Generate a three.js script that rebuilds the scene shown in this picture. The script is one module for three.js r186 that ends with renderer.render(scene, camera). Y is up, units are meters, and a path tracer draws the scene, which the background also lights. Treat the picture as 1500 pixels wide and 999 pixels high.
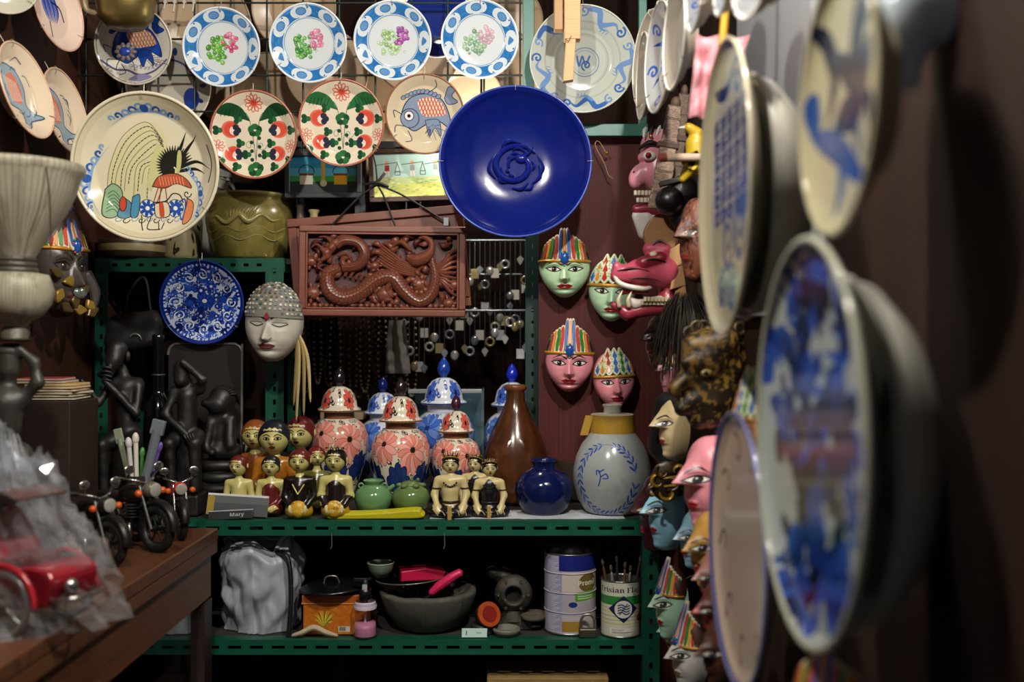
import * as THREE from 'three';
import { mergeGeometries, mergeVertices } from 'three/addons/utils/BufferGeometryUtils.js';
import { RoundedBoxGeometry } from 'three/addons/geometries/RoundedBoxGeometry.js';
import { ImprovedNoise } from 'three/addons/math/ImprovedNoise.js';

// ---------------------------------------------------------------- camera, sky, exposure
const EYE = 1.35, F = 1530;                      // eye height in metres, focal length in pixels of the 1500 x 999 frame
const scene = new THREE.Scene();
const camera = new THREE.PerspectiveCamera(2 * Math.atan(499.5 / F) * 180 / Math.PI, 1500 / 999, 0.05, 60);
camera.position.set(0, EYE, 0);
camera.lookAt(0, EYE, -1);
camera.focus = 2.62; camera.userData.fStop = 2.0;
const renderer = new THREE.WebGLRenderer({ antialias: true });
renderer.toneMapping = THREE.LinearToneMapping;
renderer.toneMappingExposure = 1.08;
renderer.shadowMap.enabled = true;
scene.background = new THREE.Color(0.13, 0.14, 0.16);   // grey street light at the open shop front behind the camera
// hanging lamps: [x, y, z, intensity, colour]
const LAMPS = [
  [-0.42, 2.42, -0.9, 4.6, 0xfff8ee],
  [0.31, 2.48, -1.2, 6.2, 0xfff8ee],
];

// ---------------------------------------------------------------- helpers
const V = (x, y, z) => new THREE.Vector3(x, y, z);
const at = (px, py, d) => V((px - 750) * d / F, EYE - (py - 499.5) * d / F, -d);
const { sin, cos, PI, sqrt, abs, min, max, exp, floor, hypot, pow } = Math;
const clamp = (x, a, b) => min(b, max(a, x)), lerp = (a, b, t) => a + (b - a) * t;
function rng(seed) { let s = seed * 2654435761 >>> 0; return () => { s = (s + 0x6d2b79f5) | 0; let t = Math.imul(s ^ (s >>> 15), 1 | s); t = (t + Math.imul(t ^ (t >>> 7), 61 | t)) ^ t; return ((t ^ (t >>> 14)) >>> 0) / 4294967296; }; }
const perlin = new ImprovedNoise();
const noise = (x, y, z = 0) => perlin.noise(x, y, z);
const taken = {};
function numbered(n) { const k = taken[n] = (taken[n] ?? -1) + 1; return k ? n + '_' + String(k).padStart(3, '0') : n; }
function M(color, roughness = 0.6, more = {}) {
  const o = { roughness, ...more };
  if (color !== null) o.color = color;
  return (o.transmission !== undefined || o.clearcoat !== undefined || o.sheen !== undefined) ? new THREE.MeshPhysicalMaterial(o) : new THREE.MeshStandardMaterial(o);
}
const mats = {};
const CM = (c, r = 0.6, m = 0) => mats[c + '_' + r + '_' + m] ??= M(c, r, { metalness: m });
function thing(name, label, category, pos = V(0, 0, 0), group) {
  const o = new THREE.Group(); o.name = numbered(name); scene.add(o); o.position.copy(pos);
  o.userData = { label, category }; if (group) o.userData.group = group;
  return o;
}
function part(name, geometry, material, parent, label) {
  const m = new THREE.Mesh(geometry, material); m.name = name; m.castShadow = m.receiveShadow = true; parent.add(m);
  if (label) m.userData.label = label;
  return m;
}
function single(name, geometry, material, label, category, pos, group) {
  const m = part(numbered(name), geometry, material, scene); m.userData = { label, category }; if (group) m.userData.group = group;
  if (pos) m.position.copy(pos);
  return m;
}
function struct(name, geometry, material, pos) { const m = part(name, geometry, material, scene); m.userData.kind = 'structure'; if (pos) m.position.copy(pos); return m; }
function dup(o, pos, label) { const c = o.clone(); c.userData = { ...o.userData }; c.name = numbered(o.name.replace(/_\d{3}$/, '')); scene.add(c); if (pos) c.position.copy(pos); if (label) c.userData.label = label; return c; }
// geometry
const mv = (g, x = 0, y = 0, z = 0) => g.translate(x, y, z);
const box = (w, h, d, x = 0, y = 0, z = 0, r = 0) => mv(r ? new RoundedBoxGeometry(w, h, d, 2, r) : new THREE.BoxGeometry(w, h, d), x, y, z);
const cyl = (r0, r1, h, x = 0, y = 0, z = 0, n = 24) => mv(new THREE.CylinderGeometry(r0, r1, h, n), x, y, z);
const sph = (r, x = 0, y = 0, z = 0, n = 20) => mv(new THREE.SphereGeometry(r, n, max(6, n * 0.7 | 0)), x, y, z);
const ell = (rx, ry, rz, x = 0, y = 0, z = 0, n = 20) => mv(new THREE.SphereGeometry(1, n, max(6, n * 0.7 | 0)).scale(rx, ry, rz), x, y, z);
const tor = (R, r, x = 0, y = 0, z = 0, n = 32, m = 10, arc = 2 * PI) => mv(new THREE.TorusGeometry(R, r, m, n, arc), x, y, z);
const lathe = (pts, n = 40) => new THREE.LatheGeometry(pts.map(([r, y]) => new THREE.Vector2(max(r, 1e-5), y)), n);
const curve = (pts, closed = false) => new THREE.CatmullRomCurve3(pts.map((p) => p.isVector3 ? p : V(...p)), closed, 'catmullrom', 0.5);
const tube = (pts, r, n = 24, m = 6, closed = false) => new THREE.TubeGeometry(curve(pts, closed), n, r, m, closed);
function taper(pts, rad, n = 24, m = 8, flat = 1) {          // a tube whose radius follows rad (list) along its length, with round ends
  const c = curve(pts), g = new THREE.TubeGeometry(c, n, 1, m, false), p = g.attributes.position, v = V(0, 0, 0), o = V(0, 0, 0);
  for (let i = 0; i <= n; i++) {
    const t = i / n, k = t * (rad.length - 1), a = min(rad.length - 2, floor(k)), r = lerp(rad[a], rad[a + 1], k - a) * (i === 0 || i === n ? 0.25 : 1);
    c.getPointAt(t, o);
    for (let j = 0; j <= m; j++) { const q = i * (m + 1) + j; v.fromBufferAttribute(p, q).sub(o).multiplyScalar(r); v.z *= flat; p.setXYZ(q, o.x + v.x, o.y + v.y, o.z + v.z); }
  }
  g.computeVertexNormals(); return g;
}
const strip = (g) => { const h = g.index ? g.toNonIndexed() : g; for (const k of Object.keys(h.attributes)) if (!['position', 'normal', 'uv'].includes(k)) h.deleteAttribute(k); return h; };
const merge = (list) => mergeGeometries(list.map(strip));
const shapeOf = (pts) => { const s = new THREE.Shape(); pts.forEach(([x, y], i) => i ? s.lineTo(x, y) : s.moveTo(x, y)); s.closePath(); return s; };
const splineShape = (pts) => new THREE.Shape(new THREE.SplineCurve([...pts, pts[0]].map(([x, y]) => new THREE.Vector2(x, y))).getPoints(pts.length * 5));
const ext = (shape, depth, bevel = 0, seg = 2, cs = 10) => new THREE.ExtrudeGeometry(shape, { depth, bevelEnabled: bevel > 0, bevelThickness: bevel, bevelSize: bevel, bevelSegments: seg, curveSegments: cs });
function bar(a, b, r, n = 8) { const d = b.clone().sub(a), g = new THREE.CylinderGeometry(r, r, d.length(), n); g.applyQuaternion(new THREE.Quaternion().setFromUnitVectors(V(0, 1, 0), d.clone().normalize())); const c = a.clone().add(b).multiplyScalar(0.5); return mv(g, c.x, c.y, c.z); }
function warp(g, f) { const p = g.attributes.position, v = V(0, 0, 0); for (let i = 0; i < p.count; i++) { v.fromBufferAttribute(p, i); f(v, i); p.setXYZ(i, v.x, v.y, v.z); } g.computeVertexNormals(); return g; }
// a smooth body out of tapered capsules [ax,ay,az,ra, bx,by,bz,rb, colour]: signed distance, smooth minimum, surface nets
function blob(prims, cell, k = 0.02, dent = null, bumpy = 0) {
  const lo = V(1e9, 1e9, 1e9), hi = V(-1e9, -1e9, -1e9);
  for (const p of prims) for (const o of [0, 4]) { const r = p[o + 3] + k + cell * 2; lo.min(V(p[o] - r, p[o + 1] - r, p[o + 2] - r)); hi.max(V(p[o] + r, p[o + 1] + r, p[o + 2] + r)); }
  const nx = Math.ceil((hi.x - lo.x) / cell), ny = Math.ceil((hi.y - lo.y) / cell), nz = Math.ceil((hi.z - lo.z) / cell);
  const one = (p, x, y, z) => {
    const bx = p[4] - p[0], by = p[5] - p[1], bz = p[6] - p[2], L = bx * bx + by * by + bz * bz, t = L < 1e-12 ? 0 : clamp(((x - p[0]) * bx + (y - p[1]) * by + (z - p[2]) * bz) / L, 0, 1);
    return hypot(x - p[0] - bx * t, y - p[1] - by * t, z - p[2] - bz * t) - lerp(p[3], p[7], t);
  };
  const sdf = (x, y, z) => {
    let d = 1e9;
    for (const p of prims) { const e = one(p, x, y, z), h = max(k - abs(d - e), 0) / k; d = min(d, e) - h * h * k * 0.25; }
    if (dent) for (const p of dent) { const e = -one(p, x, y, z), kk = k * 0.5, h = max(kk - abs(d - e), 0) / kk; d = max(d, e) + h * h * kk * 0.25; }
    if (bumpy) d += bumpy * noise(x / bumpy * 0.06, y / bumpy * 0.06, z / bumpy * 0.06);
    return d;
  };
  const W = nx + 1, H = ny + 1, f = new Float32Array(W * H * (nz + 1)), id = (i, j, l) => (l * H + j) * W + i;
  for (let l = 0; l <= nz; l++) for (let j = 0; j <= ny; j++) for (let i = 0; i <= nx; i++) f[id(i, j, l)] = sdf(lo.x + i * cell, lo.y + j * cell, lo.z + l * cell);
  const vid = new Int32Array(f.length).fill(-1), pos = [], idx = [], col = [], C = new THREE.Color(), pal = new Map();
  const E = [[0, 1], [2, 3], [4, 5], [6, 7], [0, 2], [1, 3], [4, 6], [5, 7], [0, 4], [1, 5], [2, 6], [3, 7]];
  for (let l = 0; l < nz; l++) for (let j = 0; j < ny; j++) for (let i = 0; i < nx; i++) {
    const q = []; let s = 0;
    for (let c = 0; c < 8; c++) { q[c] = f[id(i + (c & 1), j + (c >> 1 & 1), l + (c >> 2))]; if (q[c] < 0) s++; }
    if (!s || s === 8) continue;
    let x = 0, y = 0, z = 0, n = 0;
    for (const [a, b] of E) if (q[a] < 0 !== q[b] < 0) { const t = q[a] / (q[a] - q[b]); x += lerp(a & 1, b & 1, t); y += lerp(a >> 1 & 1, b >> 1 & 1, t); z += lerp(a >> 2, b >> 2, t); n++; }
    vid[id(i, j, l)] = pos.length / 3; pos.push(lo.x + (i + x / n) * cell, lo.y + (j + y / n) * cell, lo.z + (l + z / n) * cell);
  }
  const quad = (a, b, c, d, flip) => { if (a < 0 || b < 0 || c < 0 || d < 0) return; flip ? idx.push(a, c, b, a, d, c) : idx.push(a, b, c, a, c, d); };
  for (let l = 1; l < nz; l++) for (let j = 1; j < ny; j++) for (let i = 1; i < nx; i++) {
    const v = f[id(i, j, l)] < 0;
    if (v !== f[id(i + 1, j, l)] < 0) quad(vid[id(i, j - 1, l - 1)], vid[id(i, j, l - 1)], vid[id(i, j, l)], vid[id(i, j - 1, l)], !v);
    if (v !== f[id(i, j + 1, l)] < 0) quad(vid[id(i - 1, j, l - 1)], vid[id(i - 1, j, l)], vid[id(i, j, l)], vid[id(i, j, l - 1)], !v);
    if (v !== f[id(i, j, l + 1)] < 0) quad(vid[id(i - 1, j - 1, l)], vid[id(i, j - 1, l)], vid[id(i, j, l)], vid[id(i - 1, j, l)], !v);
  }
  for (let i = 0; i < pos.length; i += 3) {
    let best = 1e9, c = 0xffffff;
    for (const p of prims) if (p[8] !== undefined) { const e = one(p, pos[i], pos[i + 1], pos[i + 2]); if (e < best) { best = e; c = p[8]; } }
    if (!pal.has(c)) pal.set(c, C.set(c).toArray()); col.push(...pal.get(c));
  }
  const g = new THREE.BufferGeometry();
  g.setAttribute('position', new THREE.Float32BufferAttribute(pos, 3)); g.setAttribute('color', new THREE.Float32BufferAttribute(col, 3)); g.setIndex(idx); g.computeVertexNormals();
  return g;
}
// textures
function canvas(w, h, draw) {
  const c = document.createElement('canvas'); c.width = w; c.height = h; const x = c.getContext('2d'); x.lineCap = x.lineJoin = 'round'; draw(x, w, h);
  const t = new THREE.CanvasTexture(c); t.colorSpace = THREE.SRGBColorSpace; t.magFilter = THREE.LinearFilter; return t;
}
// a square canvas with the origin at its centre and the plate's edge at radius 1
const disc = (n, draw) => canvas(n, n, (x) => { x.translate(n / 2, n / 2); x.scale(n / 2, n / 2); draw(x); });
function dot(x, cx, cy, rx, ry = rx, rot = 0, fill, stroke, w = 0.01) { x.beginPath(); x.ellipse(cx, cy, rx, ry, rot, 0, 2 * PI); if (fill) { x.fillStyle = fill; x.fill(); } if (stroke) { x.strokeStyle = stroke; x.lineWidth = w; x.stroke(); } }
function path(x, pts, closed) { x.beginPath(); const n = pts.length; if (n < 3) { x.moveTo(...pts[0]); x.lineTo(...pts[n - 1]); return; }
  const c = new THREE.SplineCurve((closed ? [...pts, pts[0]] : pts).map((p) => new THREE.Vector2(...p))).getPoints(n * 6); c.forEach((p, i) => i ? x.lineTo(p.x, p.y) : x.moveTo(p.x, p.y)); if (closed) x.closePath(); }
function stroke(x, pts, w, color, dash) { path(x, pts); x.strokeStyle = color; x.lineWidth = w; x.setLineDash(dash || []); x.stroke(); x.setLineDash([]); }
function fill(x, pts, color, line, w = 0.012) { path(x, pts, true); if (color) { x.fillStyle = color; x.fill(); } if (line) { x.strokeStyle = line; x.lineWidth = w; x.stroke(); } }
function brush(x, pts, w0, w1, color) { const c = new THREE.SplineCurve(pts.map((p) => new THREE.Vector2(...p))).getPoints(pts.length * 10); x.fillStyle = color; c.forEach((p, i) => { const t = i / (c.length - 1), r = (w0 + (w1 - w0) * t) * sin(PI * (0.15 + 0.85 * t)) / 2 + 0.004; x.beginPath(); x.arc(p.x, p.y, r, 0, 2 * PI); x.fill(); }); }
function swirl(x, cx, cy, r, turns, a0, w, color, dir = 1) { const p = []; for (let i = 0; i <= 26; i++) { const t = i / 26, a = a0 + dir * t * turns * 2 * PI; p.push([cx + cos(a) * r * (1 - t * 0.85), cy + sin(a) * r * (1 - t * 0.85)]); } stroke(x, p, w, color); }
function flower(x, cx, cy, r, n, color, line, w = 0.014, a0 = 0) { for (let i = 0; i < n; i++) { const a = a0 + i * 2 * PI / n; dot(x, cx + cos(a) * r * 0.6, cy + sin(a) * r * 0.6, r * 0.42, r * 0.2, a, color, line, w); } }
function speckle(x, w, h, n, seed, colors, r0, r1) { const q = rng(seed); for (let i = 0; i < n; i++) { x.globalAlpha = 0.1 + 0.35 * q(); x.fillStyle = colors[q() * colors.length | 0]; x.beginPath(); x.arc(q() * w, q() * h, r0 + q() * (r1 - r0), 0, 2 * PI); x.fill(); } x.globalAlpha = 1; }
const woodTex = (base, dark, light, seed, w = 512, h = 512, lines = 220) => canvas(w, h, (x) => {     // grain runs along the width
  const q = rng(seed); x.fillStyle = base; x.fillRect(0, 0, w, h);
  for (let i = 0; i < lines; i++) { x.globalAlpha = 0.08 + q() * 0.3; x.strokeStyle = q() < 0.6 ? dark : light; x.lineWidth = 0.5 + q() * 2.6; const y = q() * h, a = (q() - 0.5) * 10, l = w * (0.2 + q()), s = q() * w - l / 2; x.beginPath(); x.moveTo(s, y); x.bezierCurveTo(s + l * 0.3, y + a, s + l * 0.6, y - a, s + l, y + a * 0.4); x.stroke(); }
  x.globalAlpha = 1; });
const scaled = (t, u, v) => { const c = t.clone(); c.wrapS = c.wrapT = THREE.RepeatWrapping; c.repeat.set(u, v); return c; };
const T = {
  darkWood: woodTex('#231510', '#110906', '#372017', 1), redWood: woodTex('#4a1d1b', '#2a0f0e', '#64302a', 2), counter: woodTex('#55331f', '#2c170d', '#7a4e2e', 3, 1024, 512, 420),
  carved: woodTex('#74402e', '#4a2217', '#93583f', 4, 512, 512, 120), paleWood: woodTex('#d8ab77', '#b1814d', '#ecc79b', 5, 256, 256, 120), brown: woodTex('#5a3220', '#301710', '#7a4a30', 6, 512, 512, 200),
};
const grime = canvas(512, 512, (x) => { x.fillStyle = '#8a8a8a'; x.fillRect(0, 0, 512, 512); speckle(x, 512, 512, 900, 11, ['#6a6a6a', '#a6a6a6', '#777', '#999'], 2, 22); });
grime.colorSpace = THREE.NoColorSpace; grime.wrapS = grime.wrapT = THREE.RepeatWrapping;
const glazeRough = canvas(256, 256, (x) => { x.fillStyle = '#505050'; x.fillRect(0, 0, 256, 256); speckle(x, 256, 256, 260, 12, ['#303030', '#707070', '#444', '#5c5c5c'], 1, 14); });
glazeRough.colorSpace = THREE.NoColorSpace; glazeRough.wrapS = glazeRough.wrapT = THREE.RepeatWrapping;

// ---------------------------------------------------------------- the room
const XR = 0.455, XL = -1.16, ZB = -3.5, ZF = 1.6, TOP = 2.75;
const turned = (t) => { const c = scaled(t, 1, 1); c.rotation = PI / 2; return c; };
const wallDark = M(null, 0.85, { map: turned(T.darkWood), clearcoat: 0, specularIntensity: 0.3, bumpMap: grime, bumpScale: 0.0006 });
const panelRed = M(null, 0.6, { map: turned(T.redWood), clearcoat: 0, specularIntensity: 0.5 });
struct('floor', box(XR - XL + 0.4, 0.1, ZF - ZB + 0.4, (XR + XL) / 2, -0.05, (ZF + ZB) / 2), M('#3a3630', 0.7, { bumpMap: grime, bumpScale: 0.001 }));
struct('ceiling', box(XR - XL + 0.4, 0.1, ZF - ZB + 0.4, (XR + XL) / 2, TOP + 0.05, (ZF + ZB) / 2), M('#6a625a', 0.9));
struct('wall_left', box(0.1, TOP, ZF - ZB, XL - 0.05, TOP / 2, (ZF + ZB) / 2), M('#b0a8a4', 0.6, { map: turned(T.brown) }));
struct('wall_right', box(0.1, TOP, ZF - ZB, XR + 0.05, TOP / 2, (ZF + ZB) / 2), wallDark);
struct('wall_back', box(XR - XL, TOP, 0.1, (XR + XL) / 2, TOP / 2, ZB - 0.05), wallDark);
// varnished red-brown panel behind the hanging masks, and the brown board behind the shelf rack
{
  const a = at(789, 190, 2.86);
  struct('wall_panel', box(XR - a.x, a.y, 0.03, (XR + a.x) / 2, a.y / 2, -2.875), panelRed);
  const c = at(140, 195, 2.95);
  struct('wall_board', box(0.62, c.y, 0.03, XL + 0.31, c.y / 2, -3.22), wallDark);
  // grey painted strip of the side wall, and a dark post close to the shop front
  const g0 = 2.02, g1 = 1.52;
  struct('wall_strip', box(0.02, 1.35, g0 - g1, XR - 0.01, TOP - 0.68, -(g0 + g1) / 2), M('#82858a', 0.55, { bumpMap: grime, bumpScale: 0.001 }));
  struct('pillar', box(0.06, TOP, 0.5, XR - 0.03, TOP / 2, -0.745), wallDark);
}
// a dark table behind the rack that carries the jewellery stall
struct('wall_ledge', box(1.24, 0.03, 0.46, -0.53, EYE - 0.4375 - 0.016, -3.255), CM('#1c1816', 0.7));
// ---------------------------------------------------------------- lamps (each a thing with its own light)
{ // added bulb, hidden behind the deep blue bowl, to brighten jewellery and pictures
  const t = thing('added_fill_bulb', 'small added bulb hidden behind the deep blue bowl to brighten the jewellery', 'lamp', at(705, 180, 2.83));
  part('cord', bar(V(0, 0.04, 0), V(0, TOP - t.position.y, 0), 0.003), CM('#181818', 0.6), t); part('socket', cyl(0.012, 0.014, 0.03, 0, 0.03, 0), CM('#20201e', 0.5), t);
  part('bulb', sph(0.018, 0, 0, 0), M('#fff3e0', 0.4, { emissive: new THREE.Color(0xfff4e4), emissiveIntensity: 4 }), t); const l = new THREE.PointLight(0xfff4e4, 0.5); l.castShadow = true; t.add(l);
}
LAMPS.forEach(([x, y, z, power, color], i) => {
  const t = thing('pendant_lamp', i ? 'bare bulb under a small enamel shade nearer the shop front' : 'bare bulb under a small enamel shade hung before the shelves', 'lamp', V(x, y, z));
  part('cord', bar(V(0, 0.1, 0), V(0, TOP - y, 0), 0.004), CM('#181818', 0.6), t);
  part('socket', cyl(0.016, 0.02, 0.05, 0, 0.055, 0), CM('#20201e', 0.5), t);
  part('lamp_shade', lathe([[0.022, 0.09], [0.03, 0.085], [0.12, 0.03], [0.122, 0.026], [0.03, 0.078], [0.022, 0.082]], 40), M('#e6e2d8', 0.4), t);
  part('bulb', ell(0.03, 0.036, 0.03, 0, 0, 0), M('#fff3e0', 0.4, { emissive: new THREE.Color(color), emissiveIntensity: 6 }), t);
  const l = new THREE.PointLight(color, power); l.castShadow = true; l.shadow.radius = 1.5; t.add(l);
});
// ---------------------------------------------------------------- racks, counter, wire grid
const SHELF = EYE - 0.4375, LOW = EYE - 0.728, COUNTER = 0.905;
const greenPaint = M('#0c4b37', 0.38, { bumpMap: grime, bumpScale: 0.0004 });
const tealPaint = M('#2f6f62', 0.4, { bumpMap: grime, bumpScale: 0.0004 });
// an upright or beam of slotted steel angle: long face in the xy plane with real slots, plus the return flange
function slotted(len, h, step = 0.0533, sl = 0.032, sh = 0.008, vertical = false) {
  const s = shapeOf([[0, 0], [len, 0], [len, h], [0, h]]);
  for (let x = step * 0.5; x < len - sl / 2; x += step) { const a = x - sl / 2, b = x + sl / 2, y0 = h / 2 - sh / 2, y1 = h / 2 + sh / 2; if (a < 0.004) continue; const q = new THREE.Path(); q.moveTo(a, y0); q.lineTo(b, y0); q.lineTo(b, y1); q.lineTo(a, y1); q.closePath(); s.holes.push(q); }
  const g = merge([ext(s, 0.0022), box(len, 0.0022, 0.035, len / 2, h - 0.001, -0.0175)]);
  if (vertical) { g.rotateZ(PI / 2); mv(g, h, 0, 0); }
  return g;
}
{
  const x0 = -1.13, x1 = at(966, 0, 2.55).x, W = x1 - x0, dp = 0.45;
  const t = thing('shelf_rack', 'dark green slotted steel shelf rack holding jars above and tins below', 'shelf', V(x0, 0, -2.55));
  for (const y of [SHELF, LOW, 0.1]) {
    part('front_beam', mv(slotted(W, 0.0365), 0, y - 0.0375, 0), greenPaint, t);
    part('back_beam', mv(slotted(W, 0.0365), 0, y - 0.0375, -dp), greenPaint, t);
    part('shelf_board', box(W - 0.01, 0.012, dp - 0.03, W / 2, y - 0.007, -dp / 2 - 0.008), M('#2b2723', 0.8, { bumpMap: grime, bumpScale: 0.001 }), t);
  }
  for (const [x, z] of [[W - 0.042, 0.002], [W - 0.042, -dp], [0, 0.002], [0, -dp]]) part('upright', mv(slotted(x < 0.1 ? SHELF : SHELF + 0.02, 0.042, 0.036, 0.014, 0.008, true), x, 0, z), greenPaint, t);
  for (const px of [486, 651]) part('hook', tube([[0, -0.03, 0.004], [0.001, -0.05, 0.005], [0.001, -0.062, 0.006], [-0.002, -0.068, 0.006]].map(([a, b, c]) => V(at(px, 0, 2.55).x - x0 + a, SHELF + b, c)), 0.0012, 10, 5), CM('#9a9a94', 0.4, 0.7), t);
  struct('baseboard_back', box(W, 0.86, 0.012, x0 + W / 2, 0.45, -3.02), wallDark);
}
{
  const d = 2.87, a = at(140, 378, d), b = at(416, 378, d), W = b.x - a.x, dp = 0.28;
  const t = thing('shelf_rack', 'smaller green steel rack with the olive jar on top', 'shelf', V(a.x, SHELF, -d)), h = a.y - SHELF;
  part('front_beam', mv(slotted(W, 0.038, 0.036, 0.014, 0.008), 0, h - 0.038, 0), greenPaint, t);
  part('back_beam', mv(slotted(W, 0.038), 0, h - 0.038, -dp), greenPaint, t);
  for (const x of [0, W]) part('side_beam', box(0.003, 0.036, dp, x, h - 0.02, -dp / 2), greenPaint, t);
  part('shelf_board', box(W - 0.006, 0.01, dp - 0.03, W / 2, h - 0.006, -dp / 2 - 0.006), CM('#241f1c', 0.8), t);
  part('upright', mv(slotted(h, 0.035, 0.036, 0.014, 0.008, true), 0, 0, 0.003), greenPaint, t);
  part('upright', mv(slotted(h, 0.05, 0.036, 0.014, 0.008, true), W - 0.05, 0, 0.003), greenPaint, t);
  for (const x of [0, W - 0.05]) part('upright', mv(slotted(h, 0.04, 0.036, 0.014, 0.008, true), x, 0, -dp), greenPaint, t);
}
{ // dark green post beside the masks' panel, and the teal frame of the plate stand
  const a = at(770, 350, 2.95), b = at(790, 350, 2.95);
  single('steel_post', mv(slotted(1.0, b.x - a.x, 0.036, 0.012, 0.006, true), 0, 0, 0), M('#12342c', 0.45), 'thin dark green steel post against the edge of the red-brown panel', 'post', V(a.x, SHELF + 0.003, -2.95));
  const t = thing('plate_stand_frame', 'teal painted metal frame around the large grey plate with blue scrolls', 'frame', at(774, 190, 2.8));
  const s = 2.8 / F;
  part('upright', box(17 * s, 0.62, 0.02, 0, 0.28, 0, 0.002), tealPaint, t);
  part('crossbar', box(185 * s, 18 * s, 0.02, 84 * s, 1 * s, -0.0201, 0.002), tealPaint, t);
  part('upright', box(12 * s, 0.62, 0.02, 170 * s, 0.31, -0.041, 0.002), tealPaint, t);
}
{ // wire grid that carries the plates
  const d = 2.79, s = d / F, t = thing('wire_grid', 'dark wire grid panel that the painted plates hang on', 'grid', at(110, 0, d)), w = M('#28332f', 0.45, { metalness: 0.5 });
  for (let i = 0; i < 13; i++) part('wire', bar(V((16 + i * 53) * s, 0.14, 0), V((16 + i * 53) * s, -222 * s, 0), 0.0028), w, t);
  for (let j = -1; j < 5; j++) part('wire', bar(V(-4 * s, -(5 + j * 53) * s, 0.0045), V(655 * s, -(5 + j * 53) * s, 0.0045), 0.0028), w, t);
}
{ // wooden display counter along the side wall
  const t = thing('display_counter', 'worn brown wooden display counter with glass front under the toys', 'counter', V(0, 0, 0));
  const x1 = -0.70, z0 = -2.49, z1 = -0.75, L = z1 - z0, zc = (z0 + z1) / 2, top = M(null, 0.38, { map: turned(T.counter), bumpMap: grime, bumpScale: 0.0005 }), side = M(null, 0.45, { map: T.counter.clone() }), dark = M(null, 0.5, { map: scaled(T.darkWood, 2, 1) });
  part('counter_top', box(x1 - XL, 0.028, L, (x1 + XL) / 2, COUNTER - 0.014, zc, 0.004), top, t);
  part('lip', box(0.022, 0.03, L, x1 - 0.0125, COUNTER - 0.0435, zc, 0.004), side, t);
  const sideU = M(null, 0.45, { map: scaled(T.counter, 2, 0.2) });
  part('rail', box(0.03, 0.1, L - 0.02, x1 - 0.03, COUNTER - 0.1095, zc), sideU, t);
  part('rail', box(0.03, 0.1, L - 0.02, x1 - 0.03, 0.12, zc), sideU, t);
  for (const z of [z0 + 0.035, -1.72, z1 - 0.035]) part('stile', box(0.032, 0.74, 0.06, x1 - 0.03, 0.37, z), dark, t);
  part('end_panel', box(x1 - XL - 0.03, 0.82, 0.02, (x1 + XL) / 2 - 0.02, 0.42, z0 + 0.012), dark, t);
  part('inner_shelf', box(x1 - XL - 0.06, 0.012, L - 0.06, (x1 + XL) / 2 - 0.03, 0.56, zc), dark, t);
  for (const [a, b] of [[z0 + 0.066, -1.752], [-1.688, z1 - 0.066]]) part('glass_pane', box(0.004, 0.58, b - a, x1 - 0.032, 0.46, (a + b) / 2), M('#ffffff', 0.04, { transmission: 1, ior: 1.45 }), t);
}

// ---------------------------------------------------------------- plates
function plateGeo(R, depth, flat, front = true) {
  const g = lathe(front ? [[0, 0], [flat * R * 0.5, 0], [flat * R, 0.0006], [flat * R * 1.06, depth * 0.2], [R * lerp(flat, 1, 0.55), depth * 0.62], [R * 0.965, depth * 0.95], [R, depth]]
    : [[R, depth], [R * 0.96, depth * 0.86 - 0.003], [R * lerp(flat, 1, 0.5), depth * 0.45 - 0.006], [flat * R * 0.92, -0.006], [flat * R * 0.88, -0.014], [flat * R * 0.8, -0.014], [flat * R * 0.78, -0.006], [0, -0.006]], 64);
  g.rotateX(PI / 2); mv(g, 0, 0, -depth);
  const p = g.attributes.position, uv = g.attributes.uv; for (let i = 0; i < p.count; i++) uv.setXY(i, p.getX(i) / (2 * R) + 0.5, p.getY(i) / (2 * R) + 0.5);
  return g;
}
const wireMat = CM('#b9b4a6', 0.35, 0.6);
function plate(name, label, { px, py, d, rpx, r, depth = 0.016, flat = 0.62, tex, color, rim = '#d9d3c4', rimR = 0.0025, back = '#cbbfa8', yaw = 0, pitch = 0.17, roll = 0, rough = 0.08, group, hanger = true, category = 'plate' }) {
  const R = r ?? rpx * d / F, t = thing(name, label, category, at(px, py, d), group);
  t.rotation.set(pitch, yaw, roll, 'YXZ');
  part('dish', plateGeo(R, depth, flat), M(tex ? null : color, rough, tex ? { map: tex, bumpMap: glazeRough, bumpScale: 0.0002 } : { bumpMap: glazeRough, bumpScale: 0.0002 }), t);
  part('underside', plateGeo(R, depth, flat, false), CM(back, 0.45), t);
  part('rim', tor(R, rimR, 0, 0, 0, 72, 8), CM(rim, 0.25), t);
  if (hanger) { for (const a of [90, 215, 325]) part('hanger_clip', tube([[R - 0.012, 0, -0.004], [R - 0.004, 0, 0.0022], [R + 0.002, 0, 0.003], [R + 0.0045, 0, -0.002], [R - 0.01, 0, -0.012]], 0.0009, 12, 5).rotateZ(a * PI / 180), wireMat, t); part('hanger_wire', bar(V(0, R * 0.9, -0.014), V(0, R + 0.02, -0.022), 0.001), wireMat, t); }
  return t;
}
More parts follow.
